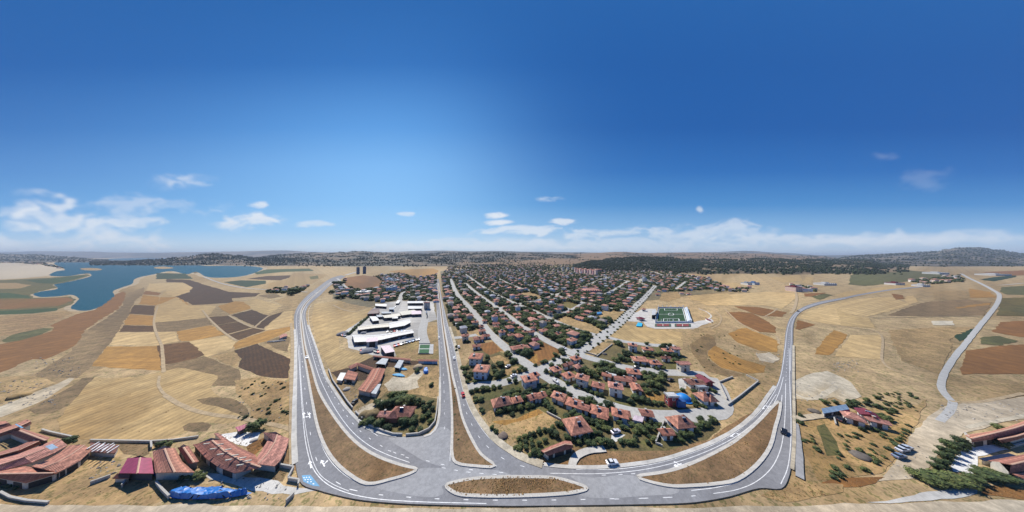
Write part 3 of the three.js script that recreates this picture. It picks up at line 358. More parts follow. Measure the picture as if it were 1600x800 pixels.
island(KS('P', [684.6, 442, 688.5, 467, 694, 511, 700.5, 550, 707, 590, 714.5, 618, 722, 653, 737, 688, 752, 712, 773, 730, 742, 730, 712, 724.5, 707, 715, 706.5, 676, 706, 640, 703, 600, 698, 565, 692, 520, 688, 485, 684.4, 450]), 3);
island(KS('P', [697, 761, 712, 755, 745, 749.5, 790, 747.5, 830, 747.5, 868, 749, 895, 756, 917, 765, 900, 771, 860, 775, 810, 777, 750, 777, 712, 773]), 4);
island(KS('P', [1219, 628, 1217, 650, 1212, 667, 1203, 700, 1182, 729, 1150, 752, 1120, 758, 1080, 761, 1050, 761.5, 1016, 755, 996, 747, 1030, 741, 1060, 734, 1090, 722, 1119, 708, 1150, 690, 1187, 658, 1209, 635]), 3);
// painted lines
const paintY = roadY + 0.012;
function line(pts, w = 0.16, dash = null, from = 0) {
  const q = walk(pts, 1.2, 10), out = []; if (!dash) { out.push(ribbonGeo(q, w, paintY, { cols: 1, patch: .2 })); } else {
    let L = 0, cur = []; for (let i = 0; i < q.length; i++) { if (i) L += q[i].distanceTo(q[i - 1]); if ((L + from) % (dash[0] + dash[1]) < dash[0]) cur.push(q[i]); else { if (cur.length > 1) out.push(ribbonGeo(cur, w, paintY, { cols: 1, patch: .2 })); cur = []; } } if (cur.length > 1) out.push(ribbonGeo(cur, w, paintY, { cols: 1, patch: .2 })); }
  const o = mesh('lane_marking', mergeGeometries(out.map((g) => g.toNonIndexed())), G.paint); o.userData.kind = 'structure'; o.castShadow = false;
}
const P_ = (...a) => KS('P', a);
line(P_(497, 452, 481, 466, 467, 483, 463, 497, 464, 520, 467, 560, 469.5, 600, 473, 650, 479, 700, 490, 735, 510, 757, 540, 771, 580, 780, 640, 785, 760, 788.5)); line(P_(496, 456, 478, 475, 470, 490, 473, 537, 480.5, 590, 487, 629, 495, 670, 506, 704, 520, 726, 544, 747, 570, 760));
line(P_(495, 454.5, 474, 478, 466.5, 494, 468, 520, 470.5, 545, 475, 595, 480, 640, 487, 690, 497, 725, 513, 746, 540, 763), .14, [3, 4]);
line(P_(468, 540, 470, 590, 474, 640, 481, 690, 489, 722, 500, 743, 520, 758, 545, 769), .12);
line(P_(546, 766, 580, 773, 620, 777, 680, 781, 760, 783, 860, 783, 960, 781), .16, [3.2, 4]);
line(P_(480, 478, 475, 492, 477, 511, 487, 551, 499, 590, 508, 610, 524, 640, 550, 675, 578, 698, 606, 712, 640, 724), .16); line(P_(487, 476, 482, 486, 483, 506, 492, 537, 502, 570, 515, 600, 536, 632, 560, 661, 590, 682), .14);
line(P_(479, 490, 480, 508, 488, 545, 501, 580, 514, 606, 532, 636, 556, 668, 586, 692, 622, 711, 660, 724), .15, [2.4, 3.4]);
line(P_(606, 705, 640, 715, 670, 722, 690, 727, 740, 736, 800, 741), .15, [2, 2.4]); line(P_(690, 732, 730, 739, 790, 744), .13, [1.6, 2]);
line(P_(684.5, 470, 688, 520, 692, 570, 694, 620, 694.5, 676), .13, [3, 4]); line(P_(689, 500, 695, 545, 701.5, 592, 704.5, 630, 704.8, 680, 703, 722), .16); line(P_(683, 485, 686, 537, 688, 590, 687.5, 630, 684, 664), .13);
line(P_(688, 466, 697.5, 511, 706.5, 555, 713.5, 590, 722, 625, 733.5, 657, 750, 686, 772, 708, 800, 725, 840, 735), .15, [2.4, 3.4]); line(P_(695, 511, 702, 550, 709, 590, 716, 618, 724, 653, 739, 687, 754, 711, 776, 730), .16); line(P_(690.5, 470, 700, 511, 710.5, 550, 718.5, 590, 728.5, 627, 741, 653, 766, 687, 794, 707, 820, 719, 850, 726), .14);
line(P_(860, 741, 937, 741.5, 1000, 736, 1040, 728, 1080, 716, 1119, 700, 1158, 678, 1190, 650, 1213, 617), .15); line(P_(940, 744, 1000, 741, 1030, 738), .14, [2, 2]); line(P_(1000, 744, 1040, 736, 1082, 722, 1121, 706, 1152, 688, 1187, 657, 1207, 635, 1218, 612, 1224, 590), .16); line(P_(900, 735, 960, 734.5, 1003, 729.5, 1040, 722, 1080, 709.5, 1119, 694, 1158, 671, 1188, 644, 1211, 611, 1220, 588, 1227, 543, 1230, 517, 1236, 499, 1249, 486, 1273, 475.5, 1321, 465.5), .16);
line(P_(1222, 618, 1219, 650, 1215, 667, 1206, 700, 1185, 730, 1153, 754, 1120, 763, 1080, 768), .18); line(P_(1227.5, 600, 1227, 640, 1225, 672, 1219, 705, 1205, 733, 1180, 755, 1150, 767, 1128, 771), .16); line(P_(1233, 545, 1234, 600, 1236, 660, 1235, 700, 1230, 735, 1220, 758), .16); line(P_(1237, 500, 1234, 520, 1231, 550, 1227.5, 600), .14, [3, 3]); line(P_(1321, 466.5, 1273, 476.5, 1249, 488, 1239, 502, 1236, 540, 1235, 580), .14); line(P_(1128, 771, 1090, 776, 1040, 779, 960, 781.5), .15, [3, 3.4]);
// arrows on the lanes
function arrow(p, toward, len, kind) {
  const a = at(p), t = at(toward).sub(a).setY(0).normalize(), s = V(-t.z, 0, t.x), f = (x, y) => V(a.x + s.x * x + t.x * y, paintY + .002, a.z + s.z * x + t.z * y), L = len;
  const faces = [[f(-.14, 0), f(.14, 0), f(.14, L * .62), f(-.14, L * .62)], [f(-.5, L * .62), f(.5, L * .62), f(0, L)]];
  if (kind) faces.push([f(.14 * kind, L * .25), f(.14 * kind, L * .33), f(.75 * kind, L * .46), f(.75 * kind, L * .36)], [f(.75 * kind, L * .3), f(.75 * kind, L * .52), f(1.25 * kind, L * .48)]);
  const o = mesh('lane_arrow', polys(faces, true), M('arrow_paint', lin(240, 240, 238), { roughness: .7 })); o.userData.kind = 'structure';
}
arrow(K('B2', 818, 245), K('B2', 818, 200), 4.2, 0); arrow(K('B2', 855, 245), K('B2', 848, 200), 4.2, -1); arrow(K('B2', 862, 545), K('B2', 850, 490), 3.4, 0); arrow(K('B2', 942, 535), K('B2', 918, 490), 3.4, 1);
arrow(K('B5', 590, 170), K('B5', 560, 215), 4, 0); arrow(K('B5', 628, 172), K('B5', 600, 212), 4, 1); arrow(K('B5', 412, 335), K('B5', 360, 375), 3.4, 0); arrow(K('B5', 462, 342), K('B5', 415, 378), 3.4, 1); arrow(K('B5', 95, 518), K('B5', 30, 540), 3, 1);
// blue painted bay with white signs beside the shoulder
{ const q = KS('B2', [806, 588, 858, 585, 914, 654, 872, 650, 816, 626]).map((p) => at(p)); const o = mesh('blue_road_bay', polys([q.map((p) => V(p.x, paintY, p.z))], true), M('blue_paint', lin(118, 176, 214), { map: rep(T_plas, 3), roughness: .8 })); o.userData.kind = 'structure';
  const f = []; for (const [u, v, w, h] of [[815, 600, 7, 4], [830, 598, 7, 4], [846, 597, 7, 4], [822, 612, 7, 4], [838, 611, 8, 4], [854, 610, 8, 4], [836, 625, 8, 4], [856, 624, 8, 4], [870, 636, 9, 5]]) f.push([[u, v], [u + w, v - 1], [u + w + 2, v + h], [u + 2, v + h + 1]].map(([a, b]) => { const p = at(K('B2', a, b)); return V(p.x, paintY + .005, p.z); })); const o2 = mesh('bay_marking', polys(f, true), M('arrow_paint')); o2.userData.kind = 'structure'; }
// footways and gravel shoulders along the carriageways
const sideY = roadY + 0.09;
const side = (n, pts, w, m, y = sideY) => road(n, pts, w, m, { y, rough: .25, patch: .2, step: 2, skirt: true });
side('footway', P_(1211, 604, 1198, 622, 1184, 642, 1157, 667, 1118, 690, 1078, 706, 1040, 718, 1003, 725, 937, 731.5, 880, 730.5, 850, 727), 1.1, G.conc);
side('footway', P_(481, 508, 492, 538, 501, 566, 509.5, 590, 523, 612, 538, 634, 559, 657, 574, 670, 600, 679, 620, 683), 1.0, G.conc); side('gravel_shoulder', P_(703, 511, 714, 550, 722, 588, 733, 626, 746, 652, 772, 685, 798, 705, 822, 718, 848, 727), [1.6, 2.4], G.chalk);
side('footway', P_(460.5, 515, 462, 540, 461.5, 590, 460, 642, 459.5, 690, 461, 726), 1.3, G.conc); side('dirt_track', P_(455, 505, 457, 540, 456, 590, 456.5, 650, 457, 700, 458, 725), 1.6, G.track, .3);
side('gravel_shoulder', P_(1240, 540, 1240, 590, 1240.5, 640, 1241, 690, 1238, 735), [.9, .7], G.chalk); side('side_lane', P_(1243, 662, 1247, 690, 1249, 720, 1250, 748), 1.4, G.asph2, .29); side('side_lane', P_(1242, 655, 1258, 653, 1285, 650, 1310, 650), 2.4, G.dirt, .3);
side('footway', P_(662, 683.5, 676, 677.5, 684, 662, 687, 630, 687.5, 590), .9, G.conc);
// the kerbed gravel drive down to the highway
side('drive', P_(893, 730, 896, 720, 904, 711, 920, 705, 945, 702), 2.2, G.conc, .32);
// ------------------------------------------------------------------ streets
const ST = (pts, w = 5, o = {}) => road('street', pts, w > 8 ? w : w * 1.22, G.street, { town: true, patch: .12, rough: .06, y: .27 + streets.length * .0012, ...o });
ST(P_(704, 436, 714, 459, 730, 477, 746, 495.5, 764, 519, 782, 536, 806, 556, 840, 580, 860, 592, 885, 607, 937, 629, 977, 642, 1016, 649, 1060, 651, 1098, 648, 1119, 645, 1128, 637, 1126, 621, 1119, 603, 1107, 589), 5.4);
ST(P_(727, 443, 746, 459, 767, 474, 796, 495, 814, 509, 832, 519, 859, 535, 885, 547, 916, 558, 943, 565, 977, 574, 1029, 581, 1079, 583.5, 1105, 586), 5);
ST(P_(727, 428.6, 751, 445.6, 769, 457, 806, 474.5, 832.5, 485, 853.5, 495.5, 880, 507, 906, 516.5, 932, 524), 4.6); ST(P_(949, 527, 977, 534, 1016, 539, 1056, 541), 4.2);
ST(P_(780, 436, 806, 448, 832.5, 455, 859, 459, 885, 466.6, 911, 473, 943, 480, 976, 485), 5.4); ST(P_(1024, 447, 1011, 461, 990, 482, 969, 503, 948, 520, 927, 535, 908, 547, 892, 556), 8.5); ST(P_(888, 556, 869, 566, 843, 579), 5.2);
ST(P_(772, 484, 800, 477, 836, 470, 851, 466, 880, 457, 911, 448, 948, 432.5), 4.2); ST(P_(859, 495.5, 876, 490, 893, 484, 911, 474), 4.2); ST(P_(943, 461, 960, 453, 982, 439), 4.6); ST(P_(740.5, 486, 755, 485, 769, 483), 4.2); ST(P_(922, 494, 940, 498, 958.5, 502), 2.4); ST(P_(893, 485, 880, 479.5, 862, 473), 3.6);
ST(P_(520, 459, 560, 457.5, 593.5, 455, 620, 451, 651, 443), 5.5); ST(P_(651, 452, 641, 453.5, 627, 460, 625, 472, 617, 488), 4.4); ST(P_(527, 435, 533, 441, 540, 449, 546, 453), 4); ST(P_(540, 430, 552, 426.5, 562, 424), 9);
ST(P_(664, 538, 660, 520, 663, 503, 668, 480), 5.4); ST(P_(708, 528, 722, 527, 745, 523), 4); ST(P_(725, 606, 745, 602, 765, 601, 790, 597, 815, 588, 836, 582), 4.4);
ST(P_(1010, 420, 1030, 428, 1048, 434), 5); ST(P_(1056, 452, 1064, 446, 1072, 440), 4.4); ST(P_(1024, 447, 990, 441, 960, 436, 930, 431), 5);
for (const [pts, w, m] of [[KS('A1', [940, 375, 920, 440, 918, 490, 940, 560, 962, 610, 970, 690, 975, 770]), 2, G.track], [KS('A2', [220, 200, 330, 240, 450, 265, 560, 275, 680, 280, 840, 292]), 5, G.street], [KS('A2', [215, 400, 250, 445, 300, 495, 360, 545, 415, 580]), 2.2, G.track], [KS('A2', [370, 430, 430, 465, 510, 500, 580, 515]), 2.2, G.track], [KS('A2', [525, 500, 560, 470, 610, 432]), 2, G.track], [KS('B2', [-10, 105, 80, 160, 180, 200, 300, 225, 440, 240, 560, 265, 680, 290, 755, 315]), 2.4, G.track], [KS('B1', [950, -10, 945, 50, 980, 100, 1067, 165]), 1.4, G.track],
  [KS('A2', [745, 800, 745, 720, 755, 640, 760, 560]), 2, G.track], [KS('A6', [770, 182, 810, 205, 880, 238, 950, 275, 995, 308, 988, 350, 940, 420, 880, 492, 800, 592, 720, 692, 672, 770, 650, 830, 652, 870, 690, 920, 720, 950, 700, 1000, 640, 1060]), [5, 1.7], G.street], [KS('A6', [1143, 238, 1000, 250, 900, 245]), 4, G.street], [KS('A6', [220, 445, 560, 440, 900, 434]), 2, G.track], [KS('A6', [40, 495, 290, 546, 300, 700, 350, 750, 470, 790]), 1.6, G.track], [KS('A5', [770, 275, 780, 330, 765, 390, 745, 420]), 4, G.track], [KS('A5', [350, 390, 400, 440, 450, 480, 540, 530, 640, 545, 670, 570, 675, 600]), 2, G.track], [KS('A5', [590, 437, 640, 410, 665, 390]), 2, G.track],
  [KS('A3', [0, 368, 60, 395, 130, 408, 200, 390, 250, 375]), 3, G.track], [KS('B6', [-240, 90, -120, 130, 0, 70, 60, 20]), 3, G.chalk], [KS('B6', [700, 140, 780, 150, 900, 142, 1143, 95]), 2, G.track], [KS('B6', [800, 300, 900, 275, 1040, 250, 1200, 215]), 2, G.chalk], [KS('D3', [850, 400, 950, 440, 1000, 490, 960, 530]), 2, G.conc], [KS('D3', [700, 640, 850, 630, 980, 610, 1067, 575]), 1.6, G.track], [KS('A5', [290, 400, 330, 440, 320, 480, 270, 510]), 2, G.track]]) road('track', pts, Array.isArray(w) ? w : w * .6, m, { patch: .3, rough: .4, y: .26 + streets.length * .001 });
// ------------------------------------------------------------------ building materials
const RT = (k, r, g, b) => M(k, lin(r, g, b), { map: rep(T_tile, 2), bumpMap: rep(T_tileB, 2), bumpScale: 0.05, roughness: .85 });
const roofs = [RT('clay_tile', 216, 144, 118), RT('clay_tile_orange', 224, 156, 130), RT('clay_tile_worn', 200, 134, 114), RT('clay_tile_pink', 232, 164, 144), RT('clay_tile_dark', 176, 106, 90), RT('clay_tile_brown', 168, 116, 98)];
const MT = (k, r, g, b) => M(k, lin(r, g, b), { map: rep(T_metal, 2.4), bumpMap: rep(T_metalB, 2.4), bumpScale: 0.03, roughness: .55, metalness: .1 });
const R = { tile: roofs[0], orange: roofs[1], worn: roofs[2], pink: roofs[3], dark: roofs[4], brown: roofs[5], white: MT('white_sheet', 222, 222, 220), grey: MT('grey_sheet', 168, 176, 184), blue: MT('blue_sheet', 150, 178, 205), maroon: MT('maroon_sheet', 132, 44, 62), magenta: MT('magenta_sheet', 176, 74, 108), brownsheet: MT('brown_sheet', 96, 66, 64), rust: MT('rust_sheet', 128, 74, 58), pinksheet: MT('pink_sheet', 226, 206, 214), cream: MT('cream_sheet', 216, 210, 194) };
const wl = (k, r, g, b) => M(k, lin(r, g, b), { map: rep(T_plas, 3.5) });
const walls = [wl('white_plaster', 238, 236, 230), wl('cream_plaster', 232, 222, 200), wl('blue_plaster', 200, 214, 230), wl('pink_plaster', 226, 200, 188), wl('yellow_plaster', 230, 212, 168), wl('grey_plaster', 196, 192, 186)];
const W = { white: walls[0], cream: walls[1], blue: walls[2], pink: walls[3], yellow: walls[4], grey: walls[5], brick: wl('brick_wall', 172, 112, 88), dark: wl('dark_cladding', 88, 86, 90), red: wl('red_wall', 150, 58, 66), stone: wl('stone_wall', 206, 198, 184), tower: wl('tower_wall', 74, 96, 128), mauve: wl('mauve_wall', 196, 152, 158) };
const glass = M('window_glass', lin(52, 62, 74), { roughness: .15, metalness: .1 }), frameM = M('window_frame', lin(232, 232, 230), { roughness: .6 }), doorM = M('door_wood', lin(96, 66, 48), { roughness: .7 }), darkM = M('dark_opening', lin(54, 50, 48)), panelM = M('solar_glass', lin(34, 40, 54), { roughness: .2, metalness: .3 }), tankM = M('tank_steel', lin(205, 208, 212), { roughness: .35, metalness: .5 }), concM = M('cast_concrete', lin(196, 192, 184), { map: rep(T_plas, 2) });
const wfG = box(-.62, .62, 0, 1.35, -.06, .06), wpG = box(-.5, .5, .1, 1.25, .05, .075), dG = box(-.5, .5, 0, 2.1, -.06, .07), dhG = box(.3, .4, .98, 1.06, .07, .12), chG = box(-.28, .28, 0, 1.1, -.28, .28), chC = box(-.36, .36, 1.1, 1.2, -.36, .36);
const tankG = new THREE.CylinderGeometry(.32, .32, 1.9, 10).rotateZ(Math.PI / 2), pnG = box(-1, 1, -.05, .05, -1, 1);
// hip (or gable) roof over w x d with eaves at y, as a closed slab
function roofGeo(w, d, y, h, gable = false, ov = .6, th = .16) {
  const a = w / 2 + ov, b = d / 2 + ov, long = a >= b, r = gable ? (long ? a : b) : Math.max(Math.abs(a - b), .25), e = [V(-a, y, b), V(a, y, b), V(a, y, -b), V(-a, y, -b)];
  const r0 = long ? V(-r, y + h, 0) : V(0, y + h, r), r1 = long ? V(r, y + h, 0) : V(0, y + h, -r), f = [];
  if (long) f.push([e[0], e[1], r1, r0], [e[1], e[2], r1], [e[2], e[3], r0, r1], [e[3], e[0], r0]); else f.push([e[0], e[1], r0], [e[1], e[2], r1, r0], [e[2], e[3], r1], [e[3], e[0], r0, r1]);
  const top = polys(f, false), s = []; for (let i = 0; i < 4; i++) { const p = e[i], q = e[(i + 1) % 4]; s.push([V(p.x, p.y - th, p.z), V(q.x, q.y - th, q.z), q, p]); }
  s.push(e.map((p) => V(p.x, p.y - th, p.z)).reverse()); return { g: mergeGeometries([top, polys(s)]), r0, r1, slope: h / (long ? b : a) };
}
const houseSpots = [];
const nearStreet = (x, z) => { let best = 1e9, dir = 0; for (const s of streets) { const q = s.q; for (let i = 1; i < q.length; i++) { const ax = q[i - 1].x, az = q[i - 1].z, bx = q[i].x, bz = q[i].z, L = (bx - ax) ** 2 + (bz - az) ** 2, t = clamp(((x - ax) * (bx - ax) + (z - az) * (bz - az)) / (L || 1)), e = Math.hypot(x - ax - t * (bx - ax), z - az - t * (bz - az)) - s.w; if (e < best) { best = e; dir = Math.atan2(-(bz - az), bx - ax); } } } return [best, dir]; };
// a house: walls, tiled roof with chimney, door, windows with panes, perhaps a solar heater, wing and balcony
function house(pos, yaw, { w = 9, d = 8, n = 1, roof = R.tile, wall = W.white, rh = 1.7, gable = false, flat = false, solar = false, wing = null, balcony = false, detail = 2, name = 'house', seed = 1, chimney = true }) {
  const g = thing(name, pos, yaw), r = rng(seed * 977 + 13), H = n * 1.78 + .1;
  mesh('wall', polys(boxF(-w / 2, w / 2, -.1, H, -d / 2, d / 2)), wall, g);
  let rf;
  if (flat) { rf = mesh('roof', mergeGeometries([box(-w / 2 - .25, w / 2 + .25, H + .01, H + .3, -d / 2 - .25, d / 2 + .25), box(-w / 2 - .25, w / 2 + .25, H + .31, H + .7, d / 2 - .0, d / 2 + .22), box(-w / 2 - .25, -w / 2, H + .31, H + .7, -d / 2, d / 2 - .01)]), roof, g); }
  else { const q = roofGeo(w, d, H + .17, rh, gable); rf = mesh('roof', q.g, roof, g); }
  if (wing) { const [wx, wz, ww, wd, wh] = wing, y = wh * 1.78 + .04; mesh('wing_wall', box(wx - ww / 2, wx + ww / 2, -.1, y, wz - wd / 2, wz + wd / 2), wall, g); const q = roofGeo(ww, wd, y + .17, rh * .82, gable); q.g.translate(wx, 0, wz); mesh('wing_roof', q.g, roof, g); }
  if (detail < 1) return g;
  if (chimney && !flat) { const c = mesh('chimney', chG, W.brick, rf); c.position.set((r() - .5) * w * .45, H + rh * .45, (r() - .6) * d * .25); if (detail > 1) { const k = mesh('chimney_cap', chC, concM, rf); k.position.copy(c.position); } }
  const sides = [[0, d / 2, w, 0], [-w / 2, 0, d, -Math.PI / 2], [w / 2, 0, d, Math.PI / 2]]; if (detail > 1) sides.push([0, -d / 2, w, Math.PI]);
  for (let f = 0; f < n; f++) sides.forEach(([x, z, L, a], si) => {
    const k = Math.max(1, Math.min(4, Math.floor(L / 3)));
    for (let i = 0; i < k; i++) {
      const t = ((i + .5) / k - .5) * L * .92, px = x + Math.cos(a) * t, pz = z - Math.sin(a) * t;
      if (si === 0 && f === 0 && i === Math.floor(k / 2)) { const o = mesh('door', dG, doorM, g); o.position.set(px, .02, pz); o.scale.y = .78; if (detail > 1) mesh('handle', dhG, tankM, o); continue; }
      const o = mesh('window', wfG, frameM, g); o.position.set(px, f * 1.78 + .55, pz); o.rotation.y = a; o.scale.set(.85, .72, 1); mesh('pane', wpG, glass, o);
    }
  });
  if (solar && !flat) { const long = w >= d, sl = Math.atan2(rh, (long ? d : w) / 2 + .5), o = mesh('solar_panel', pnG, panelM, g); if (long || true) { o.scale.setScalar(.62); const zz = d * .26, yy = H + .17 + rh * (1 - zz / (d / 2 + .5)) * (long ? 1 : .8) + .16; o.position.set((r() - .5) * w * .3, yy, zz); o.rotation.x = sl + .1; } const t = mesh('water_tank', tankG, tankM, o); t.position.set(0, .22, -1.05); }
  if (balcony) for (let f = 1; f < n; f++) { const b = mesh('balcony', mergeGeometries([box(-w * .32, w * .32, f * 1.78 - .05, f * 1.78 + .1, d / 2 + .01, d / 2 + 1.2), box(-w * .32, w * .32, f * 1.78 + .11, f * 1.78 + .9, d / 2 + 1.12, d / 2 + 1.2)]), concM, g); }
  return g;
}
// a house read off a survey sheet: left, right, top of the roof and foot of its nearest corner
function placed(s, u0, u1, v0, v1, o = {}) {
  const L = K(s, u0, v1), Rr = K(s, u1, v1), cx = (L[0] + Rr[0]) / 2, foot = at([cx, L[1]]), dist = -foot.z, Wm = (Rr[0] - L[0]) * dist / FOC;
  const yaw = o.yaw ?? (() => { let [, a] = nearStreet(foot.x, foot.z); while (a > Math.PI / 4) a -= Math.PI / 2; while (a < -Math.PI / 4) a += Math.PI / 2; return a * .72; })();
  const c = Math.abs(Math.cos(yaw)), sn = Math.abs(Math.sin(yaw)), asp = Math.min(1.5, o.asp ?? .8), w = Math.max(3.2, (Wm - .7) / (c + asp * sn) * .85), d = w * asp, back = (w * sn + d * c) / 2 * .96;
  const p = V(foot.x * (1 + back / dist), 0, foot.z - back); p.y = .12;
  const detail = dist < 175 ? 2 : dist < 330 ? 1 : 0;
  const wing = o.wing ? [o.wing[0] * w, o.wing[1] * d, o.wing[2] * w, o.wing[3] * d, o.wing[4] ?? (o.n ?? 1)] : null;
  const g = house(p, yaw, { detail, rh: Math.max(.9, Math.min(w, d) * .165), seed: Math.round(u0 * 3 + v0 * 7 + u1), ...o, w, d, wing });
  houseSpots.push({ x: p.x, z: p.z, r: Math.hypot(w, d) / 2 + .6 }); g.userData.dist = undefined; delete g.userData.dist;
  if (o.town) townHouses.push({ g, n: o.town, roof: o.roof.name, wall: o.wall.name });
  return tag(g, o.label, o.cat ?? 'house', o.group);
}
const townHouses = [];
